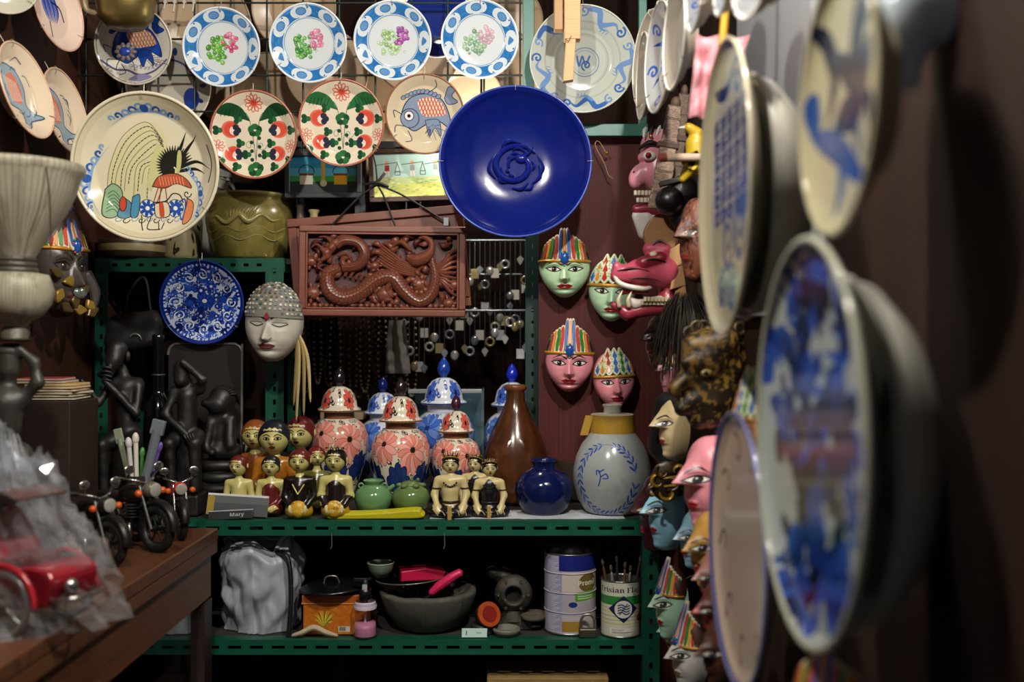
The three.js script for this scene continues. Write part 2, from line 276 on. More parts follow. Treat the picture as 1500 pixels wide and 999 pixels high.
// --- painted decorations (glaze painting, origin at the plate's centre)
function grapes(g1, g2, seed) { return disc(512, (x) => {
  const q = rng(seed); dot(x, 0, 0, 1, 1, 0, '#d3dde0');
  x.lineWidth = 0.3; x.strokeStyle = '#2f74b4'; x.beginPath(); x.arc(0, 0, 0.835, 0, 2 * PI); x.stroke();
  for (let i = 0; i < 260; i++) { x.globalAlpha = 0.25; const a = q() * 2 * PI, r = 0.7 + q() * 0.27; stroke(x, [[cos(a) * r, sin(a) * r], [cos(a + 0.12) * r, sin(a + 0.12) * r]], 0.02 + q() * 0.03, q() < 0.5 ? '#1b5a9c' : '#5c9dd2'); } x.globalAlpha = 1;
  for (let i = 0; i < 7; i++) { const a = -1.75 + i * 2 * PI / 7 + (q() - 0.5) * 0.12, cx = cos(a) * 0.83, cy = sin(a) * 0.83; x.save(); x.translate(cx, cy); x.rotate(a + PI / 2);
    for (const [dx, dy, r] of [[-0.15, 0.02, 0.13], [0.15, 0.02, 0.13], [0, -0.05, 0.15], [0, 0.06, 0.13], [-0.08, 0, 0.14], [0.08, 0, 0.14]]) dot(x, dx, dy, r, r * 0.95, 0, '#d6e0e4');
    if (i % 3 < 2) { dot(x, 0, 0, 0.13, 0.085, 0, '#6d9fcc', '#2a68a8', 0.02); for (let k = -2; k < 3; k++) stroke(x, [[k * 0.045, -0.06], [k * 0.04 + 0.02, 0.06]], 0.012, '#3b78b4'); } else { fill(x, [[-0.13, 0.05], [-0.02, -0.06], [0.1, 0.06], [0.02, 0.08]], '#4482bb'); }
    dot(x, 0.2, -0.06, 0.02, 0.02, 0, '#24486e'); x.restore(); }
  dot(x, 0, 0, 0.98, 0.98, 0, null, '#dfe8ec', 0.035); dot(x, 0, 0, 0.655, 0.655, 0, '#cfd8db', '#7f9db5', 0.02); dot(x, 0, 0, 0.6, 0.6, 0, '#d2dadc');
  for (const [cols, cx, cy, n, sp] of [[g1, -0.12, 0.07, 46, 0.29], [g2, 0.2, -0.13, 26, 0.19]]) for (let i = 0; i < n; i++) { const a = q() * 6.3, r = sqrt(q()) * sp, px = cx + cos(a) * r, py = cy + sin(a) * r * 1.15, s = 0.035 + q() * 0.03; dot(x, px, py, s, s, 0, cols[i % cols.length], cols[2], 0.008); dot(x, px - s * 0.25, py - s * 0.3, s * 0.35, s * 0.35, 0, '#ffffff88'); }
  for (let i = 0; i < 8; i++) swirl(x, 0.02 + (q() - 0.5) * 0.6, (q() - 0.5) * 0.6, 0.05, 0.8, q() * 6, 0.008, '#77a06a');
}); }
const flowerTex = (dense) => disc(512, (x) => {
  dot(x, 0, 0, 1, 1, 0, '#e6d9c0'); x.lineWidth = 0.03; x.strokeStyle = '#b6553f'; x.beginPath(); x.arc(0, 0, 0.985, 0, 2 * PI); x.stroke();
  const G = '#1e4a2c', G2 = '#2f6a3d', R = '#d8523f', D = '#2c3140';
  for (const s of [-1, 1]) { fill(x, [[s * 0.1, -0.3], [s * 0.3, -0.62], [s * 0.6, -0.72], [s * 0.84, -0.5], [s * 0.55, -0.42], [s * 0.3, -0.36]], dense ? G2 : G); for (let k = 0; k < 6; k++) stroke(x, [[s * (0.3 + k * 0.08), -0.58], [s * (0.36 + k * 0.08), -0.42]], 0.012, '#12301c');
    stroke(x, [[0, 0.6], [s * 0.06, 0], [s * 0.12, -0.35], [s * 0.2, -0.5]], 0.014, '#3d5b46'); swirl(x, s * 0.14, 0.25, 0.12, 1.1, 0, 0.012, '#6a7d6d', s);
    for (const [cx, cy, r] of [[0.56, -0.12, 0.21], [0.52, 0.44, 0.19]]) { dot(x, s * cx, cy, r, r * 0.95, 0, '#e2705a'); dot(x, s * (cx - 0.02), cy, r * 0.85, r * 0.8, 0, R); dot(x, s * (cx - 0.07), cy + 0.03, r * 0.5, r * 0.5, 0, '#f0dcc8');
      for (const [a, b] of [[-0.17, 0.02], [-0.11, -0.05], [-0.12, 0.08]]) dot(x, s * (cx + a), cy + b, 0.07, 0.07, 0, D); }
    for (const [cx, cy] of [[0.86, -0.1], [0.4, -0.35], [0.8, 0.6], [0.36, 0.2], [0.44, 0.74], [0.22, 0.46]]) for (let k = 0; k < 3; k++) dot(x, s * cx + cos(k * 2.1) * 0.055, cy + sin(k * 2.1) * 0.055, 0.06, 0.06, 0, k ? G : G2);
    flower(x, s * 0.86, 0.27, 0.15, 9, null, '#cf5f4c', 0.014); }
  flower(x, 0, -0.72, 0.2, 11, null, '#cf4f3c', 0.018); dot(x, 0, -0.72, 0.05, 0.05, 0, '#c9472f');
  for (const [cx, cy, r] of [[0, -0.1, 0.17], [0, 0.8, 0.19]]) for (let k = 0; k < 5; k++) dot(x, cx + cos(k * 1.257 - 1.57) * r * 0.6, cy + sin(k * 1.257 - 1.57) * r * 0.5, r * 0.5, r * 0.4, k * 1.257, k % 2 ? G : G2);
  for (let k = 0; k < 7; k++) dot(x, (k % 2 ? 1 : -1) * 0.09, -0.02 + k * 0.1, 0.045, 0.045, 0, G);
});
const fishTex = (bg, body, scale, seed, big) => disc(512, (x) => {
  const q = rng(seed), ink = '#27344d'; dot(x, 0, 0, 1, 1, 0, bg); if (big) { dot(x, 0, 0, 0.97, 0.97, 0, null, '#9d8f7a', 0.03); }
  if (big) { stroke(x, [[-0.9, 0.3], [-0.6, 0.55], [-0.3, 0.6], [0, 0.75], [0.4, 0.7], [0.8, 0.45]], 0.05, '#59547c'); for (let i = 0; i < 9; i++) swirl(x, -0.2 + i * 0.11, 0.62 - abs(i - 4) * 0.03, 0.07, 0.8, PI, 0.02, '#8a86a0'); fill(x, [[-0.3, 0.85], [0, 0.72], [0.35, 0.84], [0, 0.93]], '#8c88ac'); }
  fill(x, [[-0.55, 0.25], [-0.6, -0.05], [-0.4, -0.4], [0, -0.52], [0.4, -0.4], [0.6, -0.05], [0.66, 0.35], [0.4, 0.2], [0.2, 0.15], [-0.05, 0.3], [-0.3, 0.42]], body, ink, 0.025);
  x.save(); path(x, [[-0.2, -0.35], [0.1, -0.44], [0.42, -0.3], [0.55, 0], [0.25, 0.05], [0, 0.05], [-0.15, -0.1]], true); x.clip(); x.fillStyle = '#ead9c0'; x.fillRect(-1, -1, 2, 2); for (let i = -14; i < 14; i++) { stroke(x, [[i * 0.085, -1], [i * 0.085 + 0.8, 1]], 0.028, scale); stroke(x, [[i * 0.085 + 0.5, -1], [i * 0.085 - 0.3, 1]], 0.02, scale); } x.restore();
  for (let i = 0; i < 10; i++) dot(x, -0.55 + i * 0.1, -0.42 - 0.16 * sin(i * 0.33), 0.07, 0.05, -0.5, body, ink, 0.014);
  fill(x, [[0.5, -0.4], [0.62, -0.68], [0.78, -0.6], [0.7, -0.45], [0.85, -0.3], [0.6, -0.25]], body, ink, 0.018); fill(x, [[0, 0.15], [0.1, 0.55], [0.25, 0.35], [0.4, 0.55], [0.35, 0.15]], body, ink, 0.016);
  dot(x, -0.4, 0.1, 0.24, 0.24, 0, body, ink, 0.02); dot(x, -0.42, 0.04, 0.12, 0.12, 0, '#f1ece0', ink, 0.02); dot(x, -0.42, 0.04, 0.045, 0.045, 0, '#101828');
  for (const p of [[[-0.55, 0.3], [-0.75, 0.28], [-0.78, 0.45]], [[-0.45, 0.42], [-0.35, 0.65], [-0.5, 0.7]], [[-0.6, 0], [-0.8, -0.1], [-0.78, 0.08]], [[0.1, -0.55], [0.3, -0.7], [0.28, -0.85]]]) stroke(x, p, 0.02, ink);
  for (let i = 0; i < 12; i++) { const a = q() * 6.3; stroke(x, [[0.2 + cos(a) * 0.1, 0.35 + sin(a) * 0.05], [0.3 + cos(a) * 0.3, 0.45 + sin(a) * 0.2]], 0.012, ink); }
});
const roosterTex = disc(1024, (x) => {
  dot(x, 0, 0, 1, 1, 0, '#cdc4a3'); dot(x, 0, 0, 0.97, 0.97, 0, null, '#8d8468', 0.008); dot(x, 0, 0, 0.9, 0.9, 0, '#d8d0b2');
  fill(x, [[-0.6, 0.5], [-0.58, 0], [-0.3, -0.45], [0, -0.62], [0.2, -0.5], [0.25, -0.2], [0, 0.2], [-0.15, 0.5]], '#d2cda0');
  const ink = '#20221c', q = rng(5);
  for (let i = 0; i < 11; i++) { const o = i * 0.062; stroke(x, [[-0.62 + o, 0.42 - (i % 3) * 0.1], [-0.56 + o, 0.0], [-0.36 + o * 0.9, -0.42 + o * 0.75], [-0.02 + o * 0.45, -0.62 + o * 0.95], [0.2, -0.36 + o * 0.42]], i % 2 ? 0.012 : 0.009, i % 2 ? ink : '#6a6a42', i % 2 ? [0.035, 0.02] : null); }
  fill(x, [[0.12, -0.35], [0.02, -0.1], [-0.05, 0.25], [0.02, 0.3], [0.15, 0.05], [0.28, -0.15]], '#c8c68c');
  for (let i = 0; i < 26; i++) { const a = 1.9 + i * 0.16; brush(x, [[0.34 + cos(a) * 0.03, 0.0 + sin(a) * 0.03], [0.34 + cos(a) * 0.16, -0.02 + sin(a) * 0.17], [0.35 + cos(a) * 0.26, -0.03 + sin(a) * 0.27]], 0.06, 0.012, ink); }
  for (const p of [[[0.38, -0.05], [0.55, -0.28], [0.68, -0.44]], [[0.36, -0.1], [0.45, -0.3], [0.52, -0.48]], [[0.42, 0], [0.65, -0.08], [0.86, 0.02]], [[0.4, 0.05], [0.62, 0.02], [0.76, 0.08]]]) brush(x, p, 0.06, 0.01, ink);
  brush(x, [[0.42, -0.22], [0.4, -0.02], [0.36, 0.16]], 0.07, 0.04, '#b8bb77');
  fill(x, [[0.02, 0.26], [0.12, 0.12], [0.34, 0.08], [0.5, 0.16], [0.56, 0.28], [0.36, 0.22], [0.2, 0.28]], '#b9573a', ink, 0.012); for (let i = 0; i < 9; i++) stroke(x, [[0.12 + i * 0.04, 0.13], [0.14 + i * 0.04, 0.24]], 0.01, '#e2a07a');
  for (const p of [[[0.1, 0.28], [0.02, 0.5]], [[0.14, 0.28], [0.1, 0.52]], [[0.2, 0.27], [0.22, 0.48]], [[0.16, 0.28], [0.04, 0.56]]]) stroke(x, p, 0.014, '#843a28');
  stroke(x, [[0.02, 0.48], [0.2, 0.46], [0.3, 0.36], [0.4, 0.38], [0.44, 0.48]], 0.016, ink); swirl(x, 0.5, 0.36, 0.06, 1, 0, 0.014, ink);
  fill(x, [[-0.64, 0.3], [-0.52, 0.22], [-0.4, 0.34], [-0.46, 0.66], [-0.64, 0.64]], '#8fae8a', ink, 0.012); for (let i = 0; i < 6; i++) stroke(x, [[-0.6, 0.36 + i * 0.05], [-0.52, 0.32 + i * 0.05], [-0.44, 0.4 + i * 0.05]], 0.01, '#42603f');
  fill(x, [[-0.4, 0.4], [-0.28, 0.5], [-0.3, 0.68], [-0.46, 0.66]], '#5d8aa0', ink, 0.01); dot(x, -0.4, 0.5, 0.05, 0.1, 0.1, '#c4503c', ink, 0.01); fill(x, [[-0.26, 0.4], [-0.16, 0.38], [-0.2, 0.66], [-0.3, 0.66]], '#4f8fb0', ink, 0.01);
  for (const cx of [-0.06, 0.33]) { dot(x, cx, 0.56, 0.11, 0.12, 0, '#dbe0e0', ink, 0.01); flower(x, cx, 0.56, 0.12, 8, '#274fa0', null, 0.01, 0.2); dot(x, cx, 0.56, 0.03, 0.03, 0, '#e6ecec'); }
  fill(x, [[0.04, 0.5], [0.22, 0.48], [0.24, 0.66], [0.06, 0.68]], '#d8cdb0', ink, 0.012); fill(x, [[0.1, 0.49], [0.16, 0.49], [0.17, 0.67], [0.11, 0.67]], '#c2502f'); fill(x, [[0.5, 0.42], [0.6, 0.5], [0.58, 0.7], [0.46, 0.76]], '#d97f4e', ink, 0.012); fill(x, [[0.36, 0.5], [0.47, 0.44], [0.44, 0.72]], null, '#274fa0', 0.02);
  for (let i = 0; i < 9; i++) swirl(x, -0.45 + i * 0.1, 0.7 + 0.02 * (i % 2), 0.055, 0.7, 0, 0.012, i % 2 ? ink : '#6c93a4');
  for (const p of [[[-0.15, 0.66], [-0.13, 0.78], [-0.1, 0.86]], [[-0.02, 0.68], [-0.04, 0.84], [0.14, 0.85]], [[0.1, 0.76], [0.12, 0.84]], [[0.18, 0.76], [0.16, 0.84]]]) stroke(x, p, 0.014, ink);
  const B = '#2c5aa6', B2 = '#7fa0c6';
  for (const [cx, cy, r, f] of [[-0.02, -0.82, 0, 1], [-0.86, 0.15, -1.45, 1], [0.72, 0.35, 1.4, 0.8]]) { x.save(); x.translate(cx, cy); x.rotate(r); x.scale(f, f); for (const s of [-1, 1]) { for (let k = 0; k < 5; k++) swirl(x, s * (0.08 + k * 0.095), 0.02 + k * 0.035, 0.075 - k * 0.008, 0.75, s > 0 ? PI : 0, 0.028, k % 2 ? B : B2, s); brush(x, [[0, 0.06], [s * 0.2, 0.08], [s * 0.46, 0.24]], 0.03, 0.01, B2); } dot(x, 0, 0.02, 0.06, 0.05, 0, B); x.restore(); }
  stroke(x, [[0.84, -0.3], [0.9, -0.05], [0.84, 0.2]], 0.02, '#33415c');
});
const scrollTex = disc(512, (x) => {
  dot(x, 0, 0, 1, 1, 0, '#b9bfb4'); for (const [r, c] of [[0.72, '#a9afa6'], [0.6, '#b6bcb3'], [0.5, '#a3aaa2'], [0.47, '#b0b6ad']]) dot(x, 0, 0, r, r, 0, null, c, 0.03);
  const B = '#3d66a8', B2 = '#6d8fc0';
  for (let i = 0; i < 5; i++) { x.save(); x.rotate(i * 2 * PI / 5 + 0.2); brush(x, [[0.86, -0.36], [0.92, -0.16], [0.74, -0.02], [0.86, 0.22], [0.74, 0.34]], 0.12, 0.06, i % 2 ? B : B2); brush(x, [[0.78, -0.1], [0.68, 0.02], [0.7, 0.16]], 0.07, 0.02, B2); swirl(x, 0.78, 0.38, 0.1, 1.2, 0, 0.035, B); swirl(x, 0.8, -0.42, 0.09, 1.1, 3, 0.03, B2, -1); for (let k = 0; k < 3; k++) stroke(x, [[0.62, 0.02 + k * 0.06], [0.68, 0.05 + k * 0.06]], 0.014, B2); x.restore(); }
  dot(x, 0.05, 0.03, 0.27, 0.27, 0, null, '#6f86a8', 0.02); dot(x, 0.05, 0.03, 0.22, 0.22, 0, null, '#8a9ab2', 0.012); stroke(x, [[-0.1, -0.08], [-0.06, 0.1], [0, -0.08], [0.06, 0.08], [0.14, -0.08]], 0.035, '#4d6ea4'); swirl(x, 0.08, 0.09, 0.1, 1.3, 2, 0.03, '#3f629c'); 
});
const denseTex = disc(512, (x) => {
  const q = rng(9), B = ['#14308c', '#1d46b0', '#0e2266', '#2c5cc4']; dot(x, 0, 0, 1, 1, 0, '#c4d2e6');
  for (let i = 0; i < 330; i++) { const a = q() * 6.3, r = sqrt(q()) * 0.92, cx = cos(a) * r, cy = sin(a) * r, s = 0.03 + q() * 0.06; if (q() < 0.3) flower(x, cx, cy, s * 1.4, 6, B[i & 3]); else if (q() < 0.6) dot(x, cx, cy, s, s, 0, B[i & 3], '#0d1d58', 0.012); else swirl(x, cx, cy, s * 1.2, 1.2, q() * 6, 0.022, B[i & 3]); if (i % 4 === 0) dot(x, cx, cy, s * 0.4, s * 0.4, 0, '#dbe4f0'); }
  for (let i = 0; i < 12; i++) { const a = i * 2 * PI / 12; x.save(); x.translate(cos(a) * 0.66, sin(a) * 0.66); x.rotate(a); swirl(x, 0, 0, 0.13, 1.3, 0, 0.03, '#e8eef6'); swirl(x, 0.02, 0.02, 0.12, 1.2, 0.3, 0.016, '#0c1c5a'); x.restore(); }
  flower(x, 0.02, -0.02, 0.22, 8, '#1b45b4', '#0d1d58', 0.012); dot(x, 0.02, -0.02, 0.07, 0.06, 0, '#e8eef6', '#0c1a50', 0.02);
  dot(x, 0, 0, 0.96, 0.96, 0, null, '#10287c', 0.07); for (let i = 0; i < 60; i++) { const a = i * PI / 30; dot(x, cos(a) * 0.9, sin(a) * 0.9, 0.03, 0.02, a, '#c8d4e8'); }
});
const plateBlue = { rim: '#e4ebee', back: '#b9c4cb', depth: 0.018, flat: 0.64, d: 2.735, group: 'blue-rimmed grape plates' };
plate('grape_plate', 'blue-rimmed plate with green and pink grapes beside the blue fish plate', { ...plateBlue, px: 324, py: 69, rpx: 56, tex: grapes(['#5fae3a', '#86c25a', '#4d8a34'], ['#d65a86', '#e58fa8', '#b3456e'], 1) });
plate('grape_plate', 'blue-rimmed plate with dark green and pale pink grapes, second in the row', { ...plateBlue, px: 451, py: 63, rpx: 56, tex: grapes(['#57a346', '#79b95e', '#3f7d38'], ['#e29ab4', '#d97b9e', '#bf6c8d'], 2) });
plate('grape_plate', 'blue-rimmed plate with pale green and purple grapes', { ...plateBlue, px: 575, py: 59, rpx: 56, tex: grapes(['#a9d08f', '#c3ddb0', '#84ab6a'], ['#a24fa0', '#c07ab8', '#7c3a80'], 3) });
plate('grape_plate', 'blue-rimmed plate with faded grapes beside the teal upright', { ...plateBlue, px: 703, py: 57, rpx: 56, pitch: 0.1, yaw: 0.09, tex: grapes(['#8fb58c', '#b2ccac', '#73957a'], ['#d9b2bd', '#c6a3b4', '#b392a4'], 4) });
plate('flower_plate', 'cream plate with red flowers and solid dark green leaves above the olive jar', { px: 371, py: 197, d: 2.72, rpx: 63, tex: flowerTex(false), rim: '#b5735c', back: '#b88b68', depth: 0.02, flat: 0.7, group: 'red flower plates' });
plate('flower_plate', 'cream plate with red flowers and broad leaves above the boat picture', { px: 500, py: 180, d: 2.72, rpx: 62, tex: flowerTex(true), rim: '#b5735c', back: '#b88b68', depth: 0.02, flat: 0.7, group: 'red flower plates' });
plate('fish_plate', 'beige plate painted with a grey and orange carp beside the deep blue bowl', { px: 622, py: 167, d: 2.72, rpx: 57, tex: fishTex('#d7c7a6', '#8796ab', '#c8573a', 3, false), rim: '#96603f', back: '#a98662', depth: 0.018, flat: 0.7 });
plate('fish_plate', 'white plate with a cobalt blue fish behind the hanging brass pot', { px: 195, py: 66, d: 2.74, rpx: 56, tex: fishTex('#d9d4c6', '#1f46a4', '#c9714e', 6, true), rim: '#d8d0c0', depth: 0.02, roll: 0.1 });
plate('rooster_plate', 'very large cream dish painted with a long-tailed rooster', { px: 212, py: 245, d: 2.4, rpx: 107, tex: roosterTex, rim: '#d9d2b6', rimR: 0.004, back: '#a99b7b', depth: 0.035, flat: 0.72, rough: 0.1, pitch: 0.14 });
plate('scroll_plate', 'large grey plate with blue scrolls in the teal frame', { px: 854, py: 86, d: 2.72, rpx: 77, tex: scrollTex, rim: '#c4c9be', back: '#8f968c', depth: 0.03, flat: 0.55, pitch: 0.1 });
plate('floral_plate', 'dense cobalt blue floral plate hanging in the opening of the green rack', { px: 295, py: 443, d: 2.8, rpx: 61, tex: denseTex, rim: '#1a3186', back: '#1a2f78', depth: 0.022, flat: 0.6, rough: 0.1, pitch: 0.12 });
// --- deep blue bowl with an embossed dragon coil
{
  const d = 2.645, R = 111 * d / F, t = thing('blue_bowl', 'big deep blue glazed bowl with a moulded dragon coil in its well', 'bowl', at(755, 236, d));
  t.rotation.set(-0.04, 0, 0);
  const glaze = M('#0b1a6c', 0.16, { roughnessMap: null, bumpMap: glazeRough, bumpScale: 0.0006 });
  const g = lathe([[0, 0], [R * 0.32, 0], [R * 0.5, 0.004], [R * 0.7, 0.018], [R * 0.9, 0.046], [R * 0.94, 0.056], [R * 0.955, 0.06], [R, 0.063]], 80).rotateX(PI / 2); mv(g, 0, 0, -0.063); part('dish', g, glaze, t);
  part('underside', lathe([[R, 0.063], [R * 0.95, 0.05], [R * 0.7, 0.006], [R * 0.45, -0.01], [R * 0.42, -0.022], [R * 0.38, -0.022], [R * 0.36, -0.01], [0, -0.01]], 64).rotateX(PI / 2).translate(0, 0, -0.063), CM('#16245f', 0.4), t);
  part('rim', tor(R, 0.003, 0, 0, 0, 90, 8), CM('#3c52a8', 0.2), t);
  const rel = [], q = rng(21), k = R * 0.33; 
  const coil = []; for (let i = 0; i <= 40; i++) { const u = i / 40, a = 0.6 + u * 9.2; coil.push([cos(a) * k * (1 - u * 0.75), sin(a) * k * 0.9 * (1 - u * 0.75), 0.004]); } rel.push(taper(coil, [0.003, 0.007, 0.009, 0.008, 0.006, 0.004], 90, 8));
  for (let i = 0; i < 22; i++) { const a = q() * 6.3, r = k * (0.35 + 0.7 * q()), a2 = a + 0.5 + q() * 0.5; rel.push(taper([[cos(a) * r, sin(a) * r, 0.003], [cos((a + a2) / 2) * r * 1.08, sin((a + a2) / 2) * r * 1.08, 0.006], [cos(a2) * r * 0.95, sin(a2) * r * 0.95, 0.003]], [0.002, 0.0045, 0.0015], 12, 6)); }
  rel.push(ell(0.016, 0.012, 0.009, k * 0.25, k * 0.3, 0.004)); for (const s of [-1, 1]) rel.push(taper([[k * 0.3, k * 0.35, 0.006], [k * (0.5 + 0.1 * s), k * 0.55, 0.008], [k * (0.45 + 0.3 * s), k * 0.8, 0.004]], [0.004, 0.003, 0.001], 12, 6));
  const rg = merge(rel); mv(rg, 0, 0, -0.063); part('dragon_relief', rg, M('#122078', 0.12), t, 'raised dragon coil');
  for (const a of [90, 180, 0]) part('hanger_clip', tube([[R - 0.01, 0, 0.001], [R, 0, 0.004], [R + 0.006, 0, 0], [R, 0, -0.012]], 0.001, 10, 5).rotateZ(a * PI / 180), wireMat, t);
  part('hanger_wire', bar(V(0, R * 0.7, -0.06), V(-0.02, R + 0.02, -(2.79 - d)), 0.0012), wireMat, t);
}
// --- plates on the side walls, hung at an angle
const sketchFish = (seed) => disc(384, (x) => { dot(x, 0, 0, 1, 1, 0, '#e0cdb2'); const ink = '#38506a', q = rng(seed);
  fill(x, [[-0.6, -0.35], [-0.3, -0.6], [0.15, -0.45], [0.3, -0.1], [0.2, 0.3], [0.6, 0.55], [0.2, 0.62], [-0.05, 0.75], [-0.1, 0.4], [-0.5, 0.2]], '#8fa3b0', ink, 0.03);
  fill(x, [[-0.3, -0.35], [0, -0.4], [0.15, -0.05], [0, 0.25], [-0.35, 0.1]], '#cf7358'); for (let i = 0; i < 8; i++) stroke(x, [[-0.4 + i * 0.06, -0.35 + i * 0.02], [-0.34 + i * 0.06, 0.18]], 0.02, '#efe0c8');
  for (let i = 0; i < 14; i++) { const a = q() * 6.3, r = 0.4 + q() * 0.3; stroke(x, [[cos(a) * r, sin(a) * r], [cos(a + 0.2) * r * 1.15, sin(a + 0.2) * r * 1.15], [cos(a + 0.5) * r * 1.1, sin(a + 0.5) * r * 1.1]], 0.022, q() < 0.4 ? '#1f2a34' : ink); } });
const LW = { rim: '#d9b394', back: '#9a8266', depth: 0.022, flat: 0.66, group: 'sketched fish plates on the side wall' };
plate('fish_plate', 'cream plate with a sketched blue and red fish hung above the stone bowl lamp', { ...LW, px: 40, py: 132, d: 2.28, r: 0.105, tex: sketchFish(1), yaw: 1.5, roll: 0.2, pitch: -0.22 });
plate('fish_plate', 'cream plate with a sketched orange-scaled fish overlapping the edge of the rooster dish', { ...LW, px: 97, py: 163, d: 2.52, r: 0.103, tex: sketchFish(2), yaw: 1.5, roll: 0.16, pitch: -0.18 });
plate('sketch_plate', 'pinkish plate with a dark blue brush sketch above the two sketched fish plates', { ...LW, px: 86, py: 12, d: 2.45, r: 0.098, rim: '#d8a998', tex: disc(256, (x) => { dot(x, 0, 0, 1, 1, 0, '#dfc9b8'); for (let i = 0; i < 8; i++) brush(x, [[-0.3 + i * 0.07, -0.4], [-0.25 + i * 0.08, 0], [-0.1 + i * 0.04, 0.3]], 0.09, 0.04, i % 2 ? '#27409a' : '#5c6fb4'); stroke(x, [[0.1, -0.2], [0.4, -0.1], [0.5, 0.2]], 0.04, '#1a1a2c'); stroke(x, [[-0.1, 0.3], [-0.1, 0.65]], 0.03, '#1a1a2c'); }), yaw: 1.4, pitch: -0.12, roll: 0.12, group: undefined });
plate('sketch_plate', 'pale green-grey plate cut by the top edge above the stone bowl lamp', { ...LW, px: 8, py: -30, d: 2.26, r: 0.07, tex: undefined, color: '#b9b6a2', rim: '#b6b29e', yaw: 0.7, group: undefined });
plate('round_plate', 'plain tan plate behind the pinkish sketched plate', { ...LW, px: 62, py: -5, d: 2.62, r: 0.1, color: '#ad9a80', rim: '#9b876c', yaw: 0.8, group: undefined, hanger: false });
// --- a second layer of plain plates behind the grid
{
  const L = [[300, 40, 70], [430, 10, 62], [395, 145, 66], [478, 105, 60], [540, 120, 62], [610, 70, 66], [680, 150, 58], [735, 105, 60], [255, 120, 60], [620, -10, 60], [250, 20, 60], [345, 130, 60], [560, 215, 46], [745, 30, 50]];
  const cols = ['#b8a083', '#ae9576', '#c2ab8d', '#d0bca0', '#9c8468', '#c8b69c'], where = ['beside the blue fish plate', 'above the second grape plate', 'between the two flower plates', 'under the second grape plate', 'between grape plate and carp plate', 'behind the purple grape plate', 'above the deep blue bowl', 'next to the teal upright', 'over the rooster dish', 'cut by the top edge', 'high behind the first grape plate', 'over the first flower plate', 'above the two small pictures', 'behind the faded grape plate'], tone = ['tan', 'light brown', 'beige', 'cream', 'brown', 'pale beige'];
  L.forEach(([px, py, r], i) => plate('stacked_plate', 'plain ' + tone[i % 6] + ' plate behind the grid ' + where[i], { px, py, d: 2.86 + [1, 2, 4, 1, 3, 1, 3, 4, 5, 6, 7, 9, 8, 7][i] * 0.034, rpx: r, color: cols[i % 6], rim: '#8f7a62', back: '#7d6a54', depth: 0.02, hanger: false, group: 'plain plates behind the grid', yaw: (i % 5 - 2) * 0.06, rough: 0.3 }));
  plate('dark_blue_plate', 'navy blue plate peeking out between two grape plates', { px: 640, py: 30, d: 2.825, rpx: 52, color: '#13256e', rim: '#dcdcd8', back: '#222a44', depth: 0.02, hanger: false });
  plate('brush_plate', 'white plate with blue brush bands behind the rooster dish', { px: 246, py: 125, d: 2.82, rpx: 62, tex: disc(256, (x) => { dot(x, 0, 0, 1, 1, 0, '#c2bcae'); for (let i = 0; i < 14; i++) dot(x, cos(i * 0.45) * 0.8, sin(i * 0.45) * 0.8, 0.09, 0.05, i * 0.45, '#24397a'); dot(x, 0, 0, 0.6, 0.6, 0, null, '#40507c', 0.05); dot(x, 0.5, 0.3, 0.2, 0.25, 0, '#1f3f9c'); }), depth: 0.02, hanger: false });
}
// --- plates seen nearly edge-on along the side wall
const edgeTex = (seed, bg) => disc(256, (x) => { const q = rng(seed); dot(x, 0, 0, 1, 1, 0, bg); const B = '#1f42a8'; for (let i = 0; i < 6; i++) { x.save(); x.rotate(i * PI / 3); brush(x, [[0, -0.25], [0.12, -0.5], [0, -0.8]], 0.16, 0.05, B); swirl(x, 0.3, -0.7, 0.14, 1.1, q() * 6, 0.05, '#3a5fbc'); brush(x, [[-0.05, -0.15], [-0.2, -0.3], [-0.1, -0.5]], 0.12, 0.03, '#4d74c8'); x.restore(); } dot(x, 0, 0, 0.12, 0.12, 0, B); });
const E1 = { yaw: -PI / 2 + 0.02, pitch: -0.02, depth: 0.02, flat: 0.64, rim: '#dcdad2', back: '#b9ad98', category: 'plate' };
const side = (px, X) => X * F / (px - 750);
plate('edge_plate', 'thin cream plate seen edge-on beside the large grey scroll plate', { ...E1, px: 941, py: 112, d: side(941, 0.3), r: 0.098, color: '#b8af9c' });
plate('edge_plate', 'white plate with strong cobalt leaves seen almost edge-on', { ...E1, px: 963, py: 84, d: side(963, 0.3), r: 0.112, tex: edgeTex(1, '#bfc1c0'), yaw: -PI / 2 + 0.1 });
plate('edge_plate', 'plain white plate seen almost edge-on next to the cobalt leaf plate', { ...E1, px: 987, py: 55, d: side(987, 0.3), r: 0.095, color: '#b9b0a2', yaw: -PI / 2 + 0.06 });
plate('edge_plate', 'small white plate with a blue mark cut by the top edge', { ...E1, px: 1017, py: -14, d: side(1017, 0.3), r: 0.066, tex: edgeTex(3, '#bcc0c8') });
plate('edge_plate', 'small bluish white plate behind the yellow cane', { ...E1, px: 1056, py: -25, d: side(1056, 0.3), r: 0.045, tex: edgeTex(4, '#b5bbc8') });
plate('edge_plate', 'white oval dish cut by the top edge before the grey wall strip', { ...E1, px: 1098, py: -28, d: side(1098, 0.3), r: 0.046, color: '#b4b7ba', yaw: -PI / 2 + 0.25 });
plate('edge_plate', 'deep cream plate behind the cobalt leaf plate', { ...E1, px: 950, py: 90, d: 2.5, r: 0.12, color: '#aa9f88', yaw: -PI / 2 + 0.2 });
